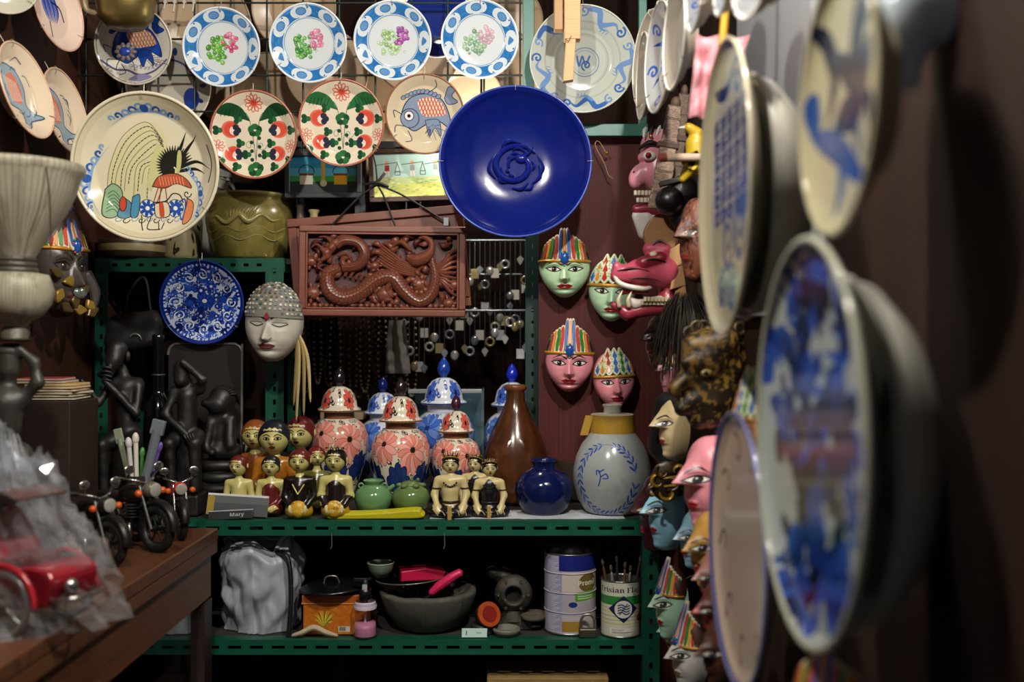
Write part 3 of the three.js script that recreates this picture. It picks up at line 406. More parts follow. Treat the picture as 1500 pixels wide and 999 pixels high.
// --- four large dishes close to the viewer on the side wall
function bowlGeo(R, depth, flat) { return [lathe([[0, 0], [flat * R * 0.6, depth * 0.03], [flat * R, depth * 0.2], [R * lerp(flat, 1, 0.5), depth * 0.5], [R * 0.99, depth]], 72), lathe([[R, depth - 0.003], [R * 0.95, depth * 0.6 - 0.004], [R * 0.8, -0.008], [R * 0.62, -0.014], [R * 0.6, -0.024], [R * 0.55, -0.024], [0, -0.016]], 64)].map((g) => { g.rotateX(PI / 2); mv(g, 0, 0, -depth); const p = g.attributes.position, uv = g.attributes.uv; for (let i = 0; i < p.count; i++) uv.setXY(i, p.getX(i) / (2 * R) + 0.5, p.getY(i) / (2 * R) + 0.5); return g; }); }
function bigDish(name, label, { px, py, d, r, depth, flat = 0.55, tex, rim, back, yaw = -PI / 2, roll = 0, pitch = 0, rimR = 0.005 }) {
  const t = thing(name, label, 'dish', at(px, py, d)); t.rotation.set(pitch, yaw, roll, 'YXZ'); const [a, b] = bowlGeo(r, depth, flat);
  part('dish', a, M(null, 0.12, { map: tex, bumpMap: glazeRough, bumpScale: 0.0003 }), t); part('underside', b, M(back, 0.25), t); part('rim', tor(r, rimR, 0, 0, -0.002, 90, 10), M(rim, 0.12), t);
}
const dragonBowl = disc(1024, (x) => { dot(x, 0, 0, 1, 1, 0, '#a9b4b0'); x.scale(1.22, 1.16); const q = rng(31), C = ['#12204e', '#1d3a86', '#2c50a4', '#0d1530'];
  for (const [cx, cy, n, sp] of [[0.05, -0.62, 60, 0.34], [-0.3, -0.2, 44, 0.36], [0.3, 0.0, 40, 0.3], [0.15, 0.36, 50, 0.34], [-0.25, 0.62, 16, 0.18]]) for (let i = 0; i < n; i++) { const a = q() * 6.3, r = sqrt(q()) * sp, px = cx + cos(a) * r * 1.3, py = cy + sin(a) * r; brush(x, [[px, py], [px + (q() - 0.5) * 0.3, py + (q() - 0.5) * 0.2], [px + (q() - 0.5) * 0.4, py + (q() - 0.5) * 0.3]], 0.07 + q() * 0.1, 0.03, C[i & 3]); }
  for (let i = 0; i < 9; i++) swirl(x, (q() - 0.5) * 1.2, (q() - 0.5) * 1.3, 0.1, 1.1, q() * 6, 0.035, '#2b4b96'); brush(x, [[0.5, 0.55], [0.1, 0.62], [0, 0.8], [-0.3, 0.72], [-0.5, 0.86]], 0.1, 0.05, '#2a52aa'); });
bigDish('dragon_dish', 'huge blurred white dish with dense navy cloud painting', { px: 1174, py: 646, d: 1.03, r: 0.198, depth: 0.014, flat: 0.92, tex: dragonBowl, rim: '#b3b6a2', back: '#a5a596', yaw: -PI / 2 - 0.02, rimR: 0.004 });
const strokeBowl = disc(1024, (x) => { dot(x, 0, 0, 1, 1, 0, '#beb894'); const N = '#141c34', B = '#1e4a8c';
  for (const [p, w, c] of [[[[0.75, -0.62], [0.3, -0.55], [0.1, -0.2], [-0.25, -0.35], [-0.5, -0.1]], 0.24, N], [[[0.5, -0.3], [0.2, 0.05], [-0.2, 0.1], [-0.5, 0.3]], 0.26, N], [[[-0.62, -0.7], [-0.35, -0.3], [-0.6, 0.1]], 0.2, N], [[[-0.75, 0.15], [-0.3, 0.3], [0.2, 0.55], [0.55, 0.72]], 0.2, B], [[[-0.2, 0.32], [-0.15, 0.6], [-0.3, 0.85]], 0.14, B], [[[0.45, 0.05], [0.6, 0.3], [0.4, 0.5]], 0.15, N], [[[0.2, 0.2], [0.25, 0.45]], 0.1, '#31506e'], [[[-0.85, -0.2], [-0.8, 0.2]], 0.18, B]]) brush(x, p, w * 1.5, w * 0.9, c); });
bigDish('stroke_dish', 'blurred cream dish with bold navy strokes above the huge cloud-painted dish', { px: 1220, py: 150, d: 0.935, r: 0.117, depth: 0.014, flat: 0.85, tex: strokeBowl, rim: '#c5bf98', back: '#b0a98c', yaw: -PI / 2 - 0.02, rimR: 0.003 });
const latticeBowl = disc(1024, (x) => { dot(x, 0, 0, 1, 1, 0, '#bcb598'); const B = '#2c4468', N = '#1c2a44';
  { const q = rng(17); for (let j = 0; j < 6; j++) for (let i = 0; i < 5; i++) { const cx = -0.52 + i * 0.26, cy = -0.5 + j * 0.13; for (let k = 0; k < 3; k++) stroke(x, [[cx - 0.1, cy - 0.04 + k * 0.035], [cx + 0.09, cy - 0.04 + k * 0.035 + (q() - 0.5) * 0.03]], 0.024, k % 2 ? B : N); stroke(x, [[cx + (q() - 0.5) * 0.12, cy - 0.055], [cx + (q() - 0.5) * 0.12, cy + 0.05]], 0.045, N); } } for (const [cx, cy, r] of [[0.35, 0.3, 0.2], [-0.1, 0.35, 0.2], [0.5, 0.1, 0.14], [0.1, 0.68, 0.15], [-0.3, 0.66, 0.12], [0.3, -0.75, 0.14]]) { swirl(x, cx, cy, r, 1.4, 0, 0.05, '#48638a'); dot(x, cx, cy, r, r, 0, null, '#5a7090', 0.035); } for (let i = 0; i < 6; i++) stroke(x, [[-0.4 + i * 0.1, 0.8], [-0.1 + i * 0.08, 0.6]], 0.03, '#4c5c8c'); brush(x, [[-0.5, -0.75], [-0.1, -0.7], [0.2, -0.85]], 0.12, 0.05, N); });
bigDish('lattice_dish', 'tall-looking cream dish with lattice and curls seen at a slant before the carved masks', { px: 1056, py: 277, d: 1.44, r: 0.2, depth: 0.013, flat: 0.92, tex: latticeBowl, rim: '#b9b39a', back: '#aca58c', yaw: -PI / 2 - 0.03, rimR: 0.003 });
const curlDish = disc(512, (x) => { dot(x, 0, 0, 1, 1, 0, '#cdb9a6'); for (let i = 0; i < 9; i++) { const a = i * 0.7 + 0.2; swirl(x, cos(a) * 0.72, sin(a) * 0.72, 0.15, 0.6, a, 0.025, '#5a4a44'); } dot(x, 0, 0, 0.985, 0.985, 0, null, '#4f5590', 0.05); });
bigDish('curl_dish', 'plain pinkish-beige dish with thin brown curls and a blue-grey rim', { px: 1074, py: 803, d: 1.41, r: 0.182, depth: 0.016, flat: 0.85, tex: curlDish, rim: '#7b7fae', back: '#b8a696', yaw: -PI / 2 - 0.01, rimR: 0.003 });

// deep bowls hung behind the near dishes
for (const [label, px, py, d, r, dx] of [['deep grey bowl hung behind the huge cloud-painted dish', 1174, 660, 1.03, 0.172, 0.034], ['deep grey bowl hung behind the lattice dish', 1056, 290, 1.44, 0.165, 0.034]]) {
  const p = at(px, py, d); p.x += dx; const t = thing('deep_bowl', label, 'bowl', p); t.rotation.y = -PI / 2;
  part('body', lathe([[r * 0.93, -0.002], [r, 0], [r * 0.96, -0.022], [r * 0.8, -0.048], [r * 0.5, -0.064], [r * 0.44, -0.066], [r * 0.43, -0.076], [0, -0.076]], 64).rotateX(PI / 2), M('#97958a', 0.3), t); part('rim', tor(r, 0.003, 0, 0, 0, 72, 8), CM('#97958a', 0.3), t);
}
// ---------------------------------------------------------------- masks: a carved face, its paint and its crown
const gs = (x, s) => exp(-(x / s) * (x / s));
function faceGeo(w, h, dep, o = {}) {
  const { nose = 0.5, eyeY = -0.08, tip = -0.42, mouth = -0.64, bridge = 0.08, nw = 0.2, chin = 0.1, jaw = 0.5, back = 0.3, sharp = false, cut = 2, cols = 44, rows = 66 } = o;
  const pos = [], uv = [], idx = [], C = cols + 3;
  const wide = (v) => v > 0 ? pow(max(0, 1 - pow(v, 2.3)), 0.5) : pow(max(0, 1 - pow(-v, 2)), 0.5) * (1 - (1 - jaw) * 0.5 * v * v);
  for (let j = 0; j <= rows; j++) { const Y = cos(PI * j / rows) * 0.35 + (1 - 2 * j / rows) * 0.65, W = wide(Y);
    for (let i = 0; i < C; i++) {
      const a = clamp(-1 + 2 * (i - 1) / cols, -1, 1), X = a * W; let z = dep * pow(max(0, 1 - pow(abs(a), 2.2)), 0.6) * pow(max(0, 1 - pow(abs(Y), 3.2)), 0.45);
      const n = clamp((bridge - Y) / (bridge - tip), 0, 1), fall = Y >= tip ? 1 : exp(-pow((tip - Y) / (sharp ? 0.035 : 0.06), 2)), s = nw * (0.45 + 0.55 * n), lat = sharp ? max(0, 1 - abs(X) / (s * 1.3)) : gs(X, s * 0.75);
      const front = clamp((Y + 1) * 4, 0, 1);
      z += w * nose * pow(n, 1.25) * fall * lat;
      for (const e of [-1, 1]) { z -= w * 0.1 * gs(X - e * 0.4, 0.24) * gs(Y - eyeY, 0.11); z += w * 0.05 * gs(X - e * 0.4, 0.15) * gs(Y - eyeY + 0.01, 0.05); z += w * 0.04 * gs(X - e * 0.4, 0.28) * gs(Y - eyeY - 0.17, 0.07); z += w * 0.05 * gs(X - e * 0.5, 0.2) * gs(Y - mouth - 0.14, 0.14); }
      z += w * (0.11 * gs(Y - mouth - 0.035, 0.04) + 0.11 * gs(Y - mouth + 0.05, 0.04) - 0.03 * gs(Y - mouth, 0.02)) * gs(X, 0.26) * front;
      z += w * chin * gs(X, 0.3) * gs(Y + 0.86, 0.12); z -= w * 0.06 * gs(X, 0.4) * gs(Y - mouth + 0.13, 0.05);
      if (Y > cut) z *= max(0.35, 1 - (Y - cut) * 1.6);
      if (i === 0 || i === C - 1) z = -back * w;
      pos.push(X * w, Y * h, z); uv.push(X * 0.5 + 0.5, Y * 0.5 + 0.5);
    } }
  for (let j = 0; j < rows; j++) for (let i = 0; i < C - 1; i++) { const a = j * C + i; idx.push(a, a + C, a + 1, a + 1, a + C, a + C + 1); }
  const g = new THREE.BufferGeometry(); g.setAttribute('position', new THREE.Float32BufferAttribute(pos, 3)); g.setAttribute('uv', new THREE.Float32BufferAttribute(uv, 2)); g.setIndex(idx); g.computeVertexNormals(); return g;
}
// paint of a face; x to the side, y down, both -1..1
const faceTex = (skin, o = {}) => canvas(256, 320, (x, w, h) => {
  const { eyeY = -0.08, mouth = -0.64, brow = '#15110f', lip = '#a51f22', iris = '#15110f', white = '#e9e6da', closed = false, line = '#1a1412', hair, tip = -0.42, tache, extra } = o;
  x.translate(w / 2, h / 2); x.scale(w / 2, h / 2); x.fillStyle = skin; x.fillRect(-1, -1, 2, 2);
  if (hair) { x.fillStyle = hair; x.fillRect(-1, -1, 2, 0.62); }
  for (const s of [-1, 1]) { const e = -eyeY, cx = s * 0.41;
    brush(x, [[s * 0.12, e - 0.13], [s * 0.38, e - 0.24], [s * 0.72, e - 0.14]], 0.06, 0.03, brow);
    if (closed) { stroke(x, [[s * 0.16, e], [s * 0.4, e + 0.055], [s * 0.68, e - 0.02]], 0.028, line); stroke(x, [[s * 0.18, e - 0.04], [s * 0.42, e - 0.05], [s * 0.66, e - 0.05]], 0.014, line); stroke(x, [[s * 0.06, e - 0.06], [s * 0.07, e - 0.3]], 0.012, line); }
    else { fill(x, [[s * 0.14, e + 0.03], [s * 0.36, e - 0.075], [s * 0.7, e - 0.03], [s * 0.42, e + 0.075]], white, line, 0.03); dot(x, cx, e - 0.002, 0.095, 0.07, 0, iris); dot(x, cx - 0.03, e - 0.025, 0.02, 0.016, 0, '#fff'); stroke(x, [[s * 0.14, e + 0.03], [s * 0.36, e - 0.08], [s * 0.74, e - 0.04]], 0.03, line); stroke(x, [[s * 0.2, e - 0.1], [s * 0.42, e - 0.14], [s * 0.68, e - 0.09]], 0.012, line); }
    stroke(x, [[s * 0.15, -tip + 0.02], [s * 0.2, -tip - 0.03]], 0.02, '#5a2c26'); }
  const m = -mouth; fill(x, [[-0.3, m - 0.005], [-0.12, m - 0.065], [0, m - 0.045], [0.12, m - 0.065], [0.3, m - 0.005], [0.14, m + 0.08], [-0.14, m + 0.08]], lip); stroke(x, [[-0.3, m - 0.005], [0, m + 0.01], [0.3, m - 0.005]], 0.02, '#3a0c0c');
  if (tache) for (const s of [-1, 1]) brush(x, [[s * 0.05, m - 0.1], [s * 0.3, m - 0.09], [s * 0.5, m - 0.2]], 0.07, 0.02, '#15110f');
  if (extra) extra(x, m);
});
const plumeGeo = (l, w, t) => mv(ext(splineShape([[-w * 0.28, 0], [-w * 0.5, l * 0.62], [-w * 0.3, l * 0.93], [0, l], [w * 0.3, l * 0.93], [w * 0.5, l * 0.62], [w * 0.28, 0]]), t, t * 0.35, 1), 0, 0, -t / 2);
const dropGeo = (l, w, t) => mv(ext(splineShape([[0, 0], [-w * 0.5, l * 0.35], [-w * 0.3, l * 0.68], [0, l], [w * 0.3, l * 0.68], [w * 0.5, l * 0.35]]), t, t * 0.35, 1), 0, 0, -t / 2);
// crown of upright plumes around a gold band (w: half width of the face, dep: its depth, y: height of the band)
function plumeCrown(p, w, dep, y, h) {
  part('cap', warp(new THREE.SphereGeometry(1, 32, 16, 0, 2 * PI, 0, PI / 2).scale(w * 0.98, h * 0.8, dep * 0.85), () => {}).translate(0, y - h * 0.02, 0), CM('#3b2018', 0.45), p);
  const band = []; for (let i = 0; i <= 24; i++) { const a = -1.62 + i * 3.24 / 24; band.push([sin(a) * w * 1.02, y + cos(a) * -w * 0.02, cos(a) * dep * 0.98]); }
  part('headband', taper(band, [w * 0.05, w * 0.075, w * 0.075, w * 0.05], 40, 8), CM('#c88a2c', 0.32, 0.3), p);
  const cols = ['#2d7a35', '#b03030', '#c8913b', '#2d7a35', '#b8443a', '#2f5fae', '#d98b28', '#2f5fae', '#b8443a', '#2d7a35', '#c8913b', '#b03030', '#2d7a35'], n = cols.length;
  cols.forEach((c, i) => { const a = (i / (n - 1) - 0.5) * 2.5, mid = abs(i - 6) < 2, l = h * (mid ? 1.06 : 0.98 - 0.36 * abs(a)), ww = w * (mid ? 0.15 : 0.26);
    const g = part('plume', plumeGeo(l, ww, w * 0.06), CM(mid ? '#d8cdb4' : i % 2 ? '#d9c9a0' : '#e3dcc6', 0.4), p); g.position.set(sin(a) * w * 0.88, y + w * 0.03, cos(a) * dep * (mid ? 1.08 : 1.0)); g.rotation.set(-0.34 * (1 - 0.2 * abs(a)), a * 0.9, -a * 0.1 * (mid ? 0.4 : 1), 'YXZ');
    part('plume_inlay', plumeGeo(l * 0.88, ww * 0.66, w * 0.05).translate(0, l * 0.05, w * 0.035), CM(c, 0.35), g); });
  const j = part('jewel', ell(w * 0.17, w * 0.26, w * 0.12, 0, y + w * 0.08, dep * 1.1, 16), CM('#1d4f9a', 0.2), p);
  for (let k = 0; k < 10; k++) part('bead', sph(w * 0.045, sin(k * 0.628) * w * 0.16, y + w * 0.08 + cos(k * 0.628) * w * 0.27, dep * 1.12, 8), CM(k % 2 ? '#4fae5a' : '#c23a34', 0.3), j);
}
// crown of jewelled scales
function gemCrown(p, w, dep, y, h) {
  part('cap', new THREE.SphereGeometry(1, 32, 16, 0, 2 * PI, 0, PI / 2).scale(w * 0.96, h * 0.75, dep * 0.85).translate(0, y, 0), CM('#394632', 0.5), p);
  const band = []; for (let i = 0; i <= 24; i++) { const a = -1.62 + i * 3.24 / 24; band.push([sin(a) * w * 1.02, y, cos(a) * dep * 1.0]); }
  part('headband', taper(band, [w * 0.05, w * 0.08, w * 0.08, w * 0.05], 40, 8), CM('#c88f35', 0.35, 0.3), p);
  const gem = ['#2e62b8', '#d8832a', '#b4312c', '#2e62b8', '#3a8d4a'];
  for (let r = 0; r < 3; r++) { const n = 7 - r * 2; for (let i = 0; i < n; i++) { const a = ((i + 0.5) / n - 0.5) * 2.6 * (1 - r * 0.12), l = h * 0.5, ww = w * 0.42;
    const g = part('scale', dropGeo(l, ww, w * 0.05), CM(r % 2 ? '#d9dcc0' : '#c9d3a8', 0.4), p); g.position.set(sin(a) * w * (0.96 - r * 0.2), y + w * 0.04 + r * h * 0.24, cos(a) * dep * (1.08 - r * 0.2)); g.rotation.set(-0.3, a * 0.9, -a * 0.12, 'YXZ');
    part('gem', dropGeo(l * 0.55, ww * 0.42, w * 0.05).translate(0, l * 0.18, w * 0.035), CM(gem[(i + r) % 5], 0.2), g);
    for (let k = 0; k < 7; k++) { const b = -2.2 + k * 0.73; part('bead', sph(w * 0.03, sin(b) * ww * 0.36, l * 0.45 + cos(b) * l * 0.36, w * 0.04, 6), CM(k % 2 ? '#5aa648' : '#efe9d2', 0.4), g); } } }
}
function mask(name, label, { px, py, d, w, h, dep = 0.6, skin, yaw = 0, pitch = 0, roll = 0, crown, face = {}, paint = {}, group, crownY = 0.12, crownH = 0.95, rough = 0.32 }) {
  const s = d / F, t = thing(name, label, 'mask', at(px, py, d), group); t.rotation.set(pitch, yaw, roll, 'YXZ');
  const W = w * s, H = h * s, D = W * dep;
  part('face', faceGeo(W, H, D, { cut: crown ? crownY - 0.05 : 2, ...face }), M(null, rough, { map: faceTex(skin, { ...paint, eyeY: face.eyeY ?? -0.08, mouth: face.mouth ?? -0.64, tip: face.tip ?? -0.42 }) }), t);
  if (crown === 'plume') plumeCrown(t, W, D, H * crownY, H * crownH); else if (crown === 'gem') gemCrown(t, W, D, H * crownY, H * crownH);
  return t;
}
// four painted masks on the red-brown panel
mask('dancer_mask', 'pale green face mask with a full plume crown under the deep blue bowl', { px: 827, py: 392, d: 2.81, w: 37, h: 44, skin: '#b9dcb0', crown: 'plume', crownY: 0.2, crownH: 1.05, yaw: -0.05 });
mask('dancer_mask', 'pink face mask with a full plume crown below the pale green plumed one', { px: 834, py: 528, d: 2.81, w: 35, h: 46, skin: '#e2939c', crown: 'plume', crownY: 0.25, crownH: 1.05, yaw: -0.05, roll: -0.03 });
mask('dancer_mask', 'pale green face mask with a jewelled scale crown half behind the red jaws', { px: 897, py: 424, d: 2.81, w: 35, h: 47, skin: '#b6dab4', crown: 'gem', crownY: 0.1, crownH: 1.0, yaw: -0.1, roll: -0.06 });
mask('dancer_mask', 'pink face mask with a jewelled scale crown over the yellow-taped jug', { px: 900, py: 556, d: 2.81, w: 30, h: 42, skin: '#e5929d', crown: 'gem', crownY: 0.12, crownH: 1.0, yaw: 0.1, roll: 0.05 });
// white closed-eyed head mask with a curled mosaic cap and raffia strings
{
  const d = 2.73, s = d / F, t = mask('white_mask', 'large white mask with closed eyes and a mosaic bead cap', { px: 400, py: 474, d, w: 42, h: 56, skin: '#b9b4a6', rough: 0.45, yaw: -0.12, roll: -0.06, face: { nose: 0.42, eyeY: -0.02, tip: -0.4, mouth: -0.58 }, paint: { closed: true, lip: '#6d2e30', brow: '#2a221e' } });
  const W = 42 * s, H = 56 * s, q = rng(77);
  part('cap', new THREE.SphereGeometry(1, 40, 20, 0, 2 * PI, 0, PI * 0.5).scale(W * 1.03, H * 0.92, W * 0.72).translate(0, H * 0.16, -W * 0.05), CM('#77766a', 0.6), t);
  const tones = ['#8f9187', '#35544c', '#b7b3a2', '#5b6f86', '#6e4b48', '#cfcab8'].map((c) => CM(c, 0.4)), tile = box(W * 0.085, H * 0.055, W * 0.03);
  for (let r = 0; r < 11; r++) { const th = 0.2 + r * 0.125, n = max(5, 19 * sin(th) | 0); for (let k = 0; k < n; k++) { const a = (k + (r % 2) * 0.5) / n * PI - PI / 2; if (r > 9 && abs(a) < 0.35) continue; const m = part('mosaic_tile', tile, tones[q() * 6 | 0], t); m.position.set(sin(th) * sin(a) * W * 1.04, H * 0.16 + cos(th) * H * 0.93, sin(th) * cos(a) * W * 0.73 - W * 0.05); m.rotation.set(-(PI / 2 - th) * 0.8, a, 0, 'YXZ'); } }
  part('brow_gem', dropGeo(H * 0.16, W * 0.16, W * 0.06).translate(W * 0.0, H * 0.1, W * 0.66), CM('#7c2f30', 0.3), t);
  for (const [dx, l, c] of [[0, 0.2, '#b39a66'], [0.012, 0.185, '#9b8453'], [0.022, 0.15, '#c0a873'], [-0.006, 0.16, '#8a7448']]) part('raffia_string', taper([[W * 0.8, -H * 0.1, -0.01], [W * 0.95 + dx, -H * 0.8, -0.012], [W * 0.98 + dx * 1.6, -H * 0.5 - l, -0.014]], [0.004, 0.0055, 0.003], 16, 6, 0.5), CM(c, 0.8), t);
}
// ---------------------------------------------------------------- carved dragon panel and the boards behind it
const scaleBump = canvas(128, 128, (x) => { x.fillStyle = '#555'; x.fillRect(0, 0, 128, 128); for (let j = -1; j < 5; j++) for (let i = -1; i < 5; i++) { x.beginPath(); x.arc(i * 32 + (j & 1) * 16, j * 32, 19, 0, 2 * PI); x.fillStyle = '#999'; x.fill(); x.lineWidth = 4; x.strokeStyle = '#222'; x.stroke(); } });
scaleBump.colorSpace = THREE.NoColorSpace;
{
  const d = 2.79, s = d / F, t = thing('dragon_carving', 'framed red-brown wood panel carved with a dragon and phoenix', 'carving', at(561, 398, d)); t.rotation.set(-0.03, 0.05, -0.005);
  const wood = M(null, 0.36, { map: T.carved }), dark = M(null, 0.5, { map: T.redWood }), scales = M(null, 0.32, { map: T.carved, bumpMap: scaled(scaleBump, 13, 3), bumpScale: 0.005 });
  const S = (g) => g.scale(s, s, s), W = 121, H = 66;
  for (const [a, b, l, horiz] of [[0, H - 5, W * 2, 1], [0, -H + 5, W * 2, 1], [-W + 5, 0, H * 2 - 20, 0], [W - 5, 0, H * 2 - 20, 0]]) { const f = part('frame_rail', S(horiz ? box(l, 10, 16, a, b, 4, 2) : box(10, l, 16, a, b, 4, 2)), wood, t); part('bead_moulding', S(horiz ? box(l - 20, 3, 6, a, b - Math.sign(b) * 6.5, 9, 1) : box(3, l, 6, a - Math.sign(a) * 6.5, b, 9, 1)), wood, f); }
  part('back_board', S(box(W * 2 - 6, H * 2 - 6, 4, 0, 0, -4)), dark, t);
  const c = (x, y, z = 2) => [(x - 645) / 3.7, -(y - 620) / 3.7, z];
  const D = part('dragon', S(taper([c(420, 600), c(352, 640), c(362, 722), c(430, 765), c(520, 740), c(620, 665), c(700, 655), c(765, 728), c(840, 782), c(905, 745), c(930, 660), c(918, 590), c(905, 530)].map((p) => [p[0], p[1], 5]), [8, 11, 12.5, 12.5, 12, 11.5, 11, 10, 9, 7, 4], 90, 14)), scales, t);
  part('neck', S(taper([c(420, 602, 4), c(510, 590, 6), c(548, 530, 7), c(515, 470, 7), c(440, 455, 8), c(385, 490, 9)], [8, 8, 8.5, 8, 8, 7], 50, 12)), scales, D);
  const head = blob([[...c(385, 480, 9), 7, ...c(345, 530, 9), 6], [...c(345, 525, 11), 5, ...c(322, 505, 11), 3.5], [...c(350, 545, 10), 4.5, ...c(322, 562, 10), 3], [...c(370, 500, 15), 3, ...c(370, 500, 15), 3], [...c(395, 470, 12), 5, ...c(415, 450, 10), 3]], 1.1, 3); head.deleteAttribute('color');
  part('head', S(head), M('#74402e', 0.34), D);
  for (const p of [[[380, 480], [420, 435], [480, 430]], [[330, 510], [290, 480], [260, 500]], [[330, 550], [300, 600], [330, 620]], [[400, 540], [450, 530], [480, 570]], [[370, 470], [340, 440], [300, 440]]]) part('whisker', S(taper(p.map(([x, y]) => c(x, y, 9)), [3, 2.4, 0.8], 14, 6)), wood, D);
  for (const p of [[[520, 720], [545, 770], [520, 790]], [[700, 660], [670, 720], [700, 760]], [[440, 600], [430, 560], [480, 540]]]) part('leg', S(taper(p.map(([x, y]) => c(x, y, 7)), [5, 4, 2.5], 14, 8)), wood, D);
  for (let k = 0; k < 15; k++) { const a = 440 + k * 28, y = 612 + 26 * sin((a - 440) / 90); part('back_fin', S(taper([c(a, y + 40, 4), c(a + 14, y + 14, 6), c(a + 34, y, 4)], [3, 2.4, 0.6], 10, 6)), wood, D); }
  for (let k = 0; k < 7; k++) part('plume', S(taper([c(618, 462 + k * 17, 3), c(690, 520 + k * 15, 6), c(770, 575 + k * 10, 7), c(850, 590 + k * 9, 4)], [1.5, 3.2, 3, 1.2], 26, 7)), wood, t);
  part('phoenix', S(taper([c(770, 540, 5), c(830, 560, 8), c(890, 530, 9), c(908, 470, 8), c(870, 435, 7), c(835, 440, 6)], [5, 10, 9, 5, 4.5, 2], 36, 10)), wood, t);
  for (let k = 0; k < 6; k++) part('wing_feather', S(taper([c(800, 510, 5), c(770 - k * 6, 480 - k * 4, 8), c(740 - k * 12, 440 + k * 12, 6)], [3, 3.4, 1], 14, 7)), wood, t);
  for (let k = 0; k < 9; k++) part('frond', S(taper([c(925, 620 - k * 6 + (k > 5 ? 90 : 0), 3), c(970, 570 + k * 14, 7), c(1010, 520 + k * 26, 7), c(1050, 490 + k * 33, 4)], [2.5, 3.4, 3, 1], 18, 7)), wood, t);
  for (const [x, y, r] of [[660, 745, 13], [838, 690, 12], [1030, 690, 9], [270, 740, 11], [260, 570, 9], [1000, 790, 9], [600, 590, 8]]) { const f = part('blossom', S(ell(r, r * 0.85, 7, ...c(x, y, 3), 18)), wood, t); for (let k = 0; k < 7; k++) { const a = k * 0.9; part('petal', S(ell(r * 0.55, r * 0.28, 4, 0, 0, 0, 10).rotateZ(a).translate((x - 645) / 3.7 + cos(a) * r * 1.05, -(y - 620) / 3.7 + sin(a) * r, 3)), wood, f); } }
  const q = rng(8); for (let k = 0; k < 95; k++) { const x = 245 + q() * 800, y = 430 + q() * 370, a = q() * 6.3, l = 40 + q() * 45; part('leaf', S(taper([c(x, y, 1), c(x + cos(a) * l * 0.5, y + sin(a) * l * 0.5, 6), c(clamp(x + cos(a + 0.5) * l, 240, 1050), clamp(y + sin(a + 0.5) * l, 425, 800), 3)], [2, 4.6, 0.8], 10, 6)), k % 3 ? wood : dark, t); }
  for (let k = 0; k < 26; k++) part('wave_boss', S(sph(3 + q() * 1.8, (250 + k * 31 - 645) / 3.7, -(806 - 620) / 3.7, 3, 10)), wood, t);
}
{
  const d = 2.84, s = d / F, wood = M(null, 0.4, { map: T.carved });
  const t = thing('backing_board', 'second tilted red-brown wood panel behind the dragon carving', 'carving', at(556, 385, d)); t.rotation.z = 0.085;
  part('board', box(258 * s, 146 * s, 0.012, 0, 0, 0, 0.002), wood, t);
  for (const k of [-1, 1]) { part('frame_rail', box(258 * s, 12 * s, 0.02, 0, k * 68 * s, 0.006, 0.002), wood, t); part('frame_stile', box(12 * s, 122 * s, 0.02, k * 122 * s, 0, 0.006, 0.002), wood, t); }
  const u = thing('hanging_strap', 'knotted black cord that holds the carved panels', 'cord', at(554, 272, 2.83)), k = CM('#16161a', 0.7), e = 2.83 / F;
  for (const [x, y, z] of [[-66, -58, 0.015], [100, -54, 0.015], [26, -60, 0.015]]) part('strand', tube([[0, 0, 0.02], [x * 0.4 * e, y * 0.32 * e, 0.022], [x * e, y * e, z]], 0.0028, 16, 6), k, u);
  part('strand', tube([[0, 0, 0.02], [-0.004, 30 * e, 0.03], [-0.02, 62 * e, 0.042]], 0.0022, 16, 6), k, u);
  part('knot', merge([tube([[-0.02, -0.012, 0.02], [0.004, 0.008, 0.03], [0.02, 0.03, 0.02]], 0.004, 14, 6), tube([[-0.03, 0.0, 0.02], [0, 0.004, 0.032], [0.03, -0.006, 0.02]], 0.004, 14, 6), sph(0.008, 0, 0.002, 0.025, 10)]), k, u);
  part('clip', box(0.014, 0.022, 0.008, 100 * e, -54 * e, 0.016, 0.001), CM('#8f9499', 0.4, 0.6), u, 'grey metal clip');
}
// ---------------------------------------------------------------- small pictures behind the plates
function picture(name, label, px, py, w, h, d, frame, tex, rot = 0) {
  const s = d / F, t = thing(name, label, 'picture', at(px, py, d)); t.rotation.z = rot; const W = w * s, H = h * s;
  part('print', box(W, H, 0.004), M(null, 0.5, { map: tex }), t);
  const f = CM(frame, 0.5); for (const k of [-1, 1]) { part('frame_rail', box(W + 0.024, 0.014, 0.014, 0, k * (H / 2 + 0.005), 0.003, 0.002), f, t); part('frame_stile', box(0.014, H - 0.005, 0.014, k * (W / 2 + 0.005), 0, 0.003, 0.002), f, t); }
}
picture('boat_picture', 'bright picture of two baskets on a blue and green field in a grey frame', 474, 256, 100, 56, 2.93, '#3f464c', canvas(320, 180, (x) => { x.fillStyle = '#2f9fd0'; x.fillRect(0, 0, 320, 120); x.fillStyle = '#5cc0e0'; x.fillRect(0, 60, 320, 50); x.fillStyle = '#3cab4a'; x.fillRect(0, 96, 320, 30); x.fillStyle = '#2d3c3a'; x.fillRect(0, 122, 320, 58); x.strokeStyle = '#20262a'; x.lineWidth = 4; for (const cx of [80, 240]) { x.beginPath(); x.arc(cx, 80, 36, PI, 2 * PI); x.stroke(); x.fillStyle = cx < 100 ? '#d8d2c0' : '#d6a12c'; x.fillRect(cx - 30, 92, 60, 44); x.fillStyle = '#7b3b22'; x.fillRect(cx - 34, 84, 68, 10); } x.fillStyle = '#d7b256'; x.fillRect(150, 10, 18, 110); x.fillStyle = '#e3d6a8'; x.beginPath(); x.arc(160, 130, 16, 0, 7); x.fill(); }));
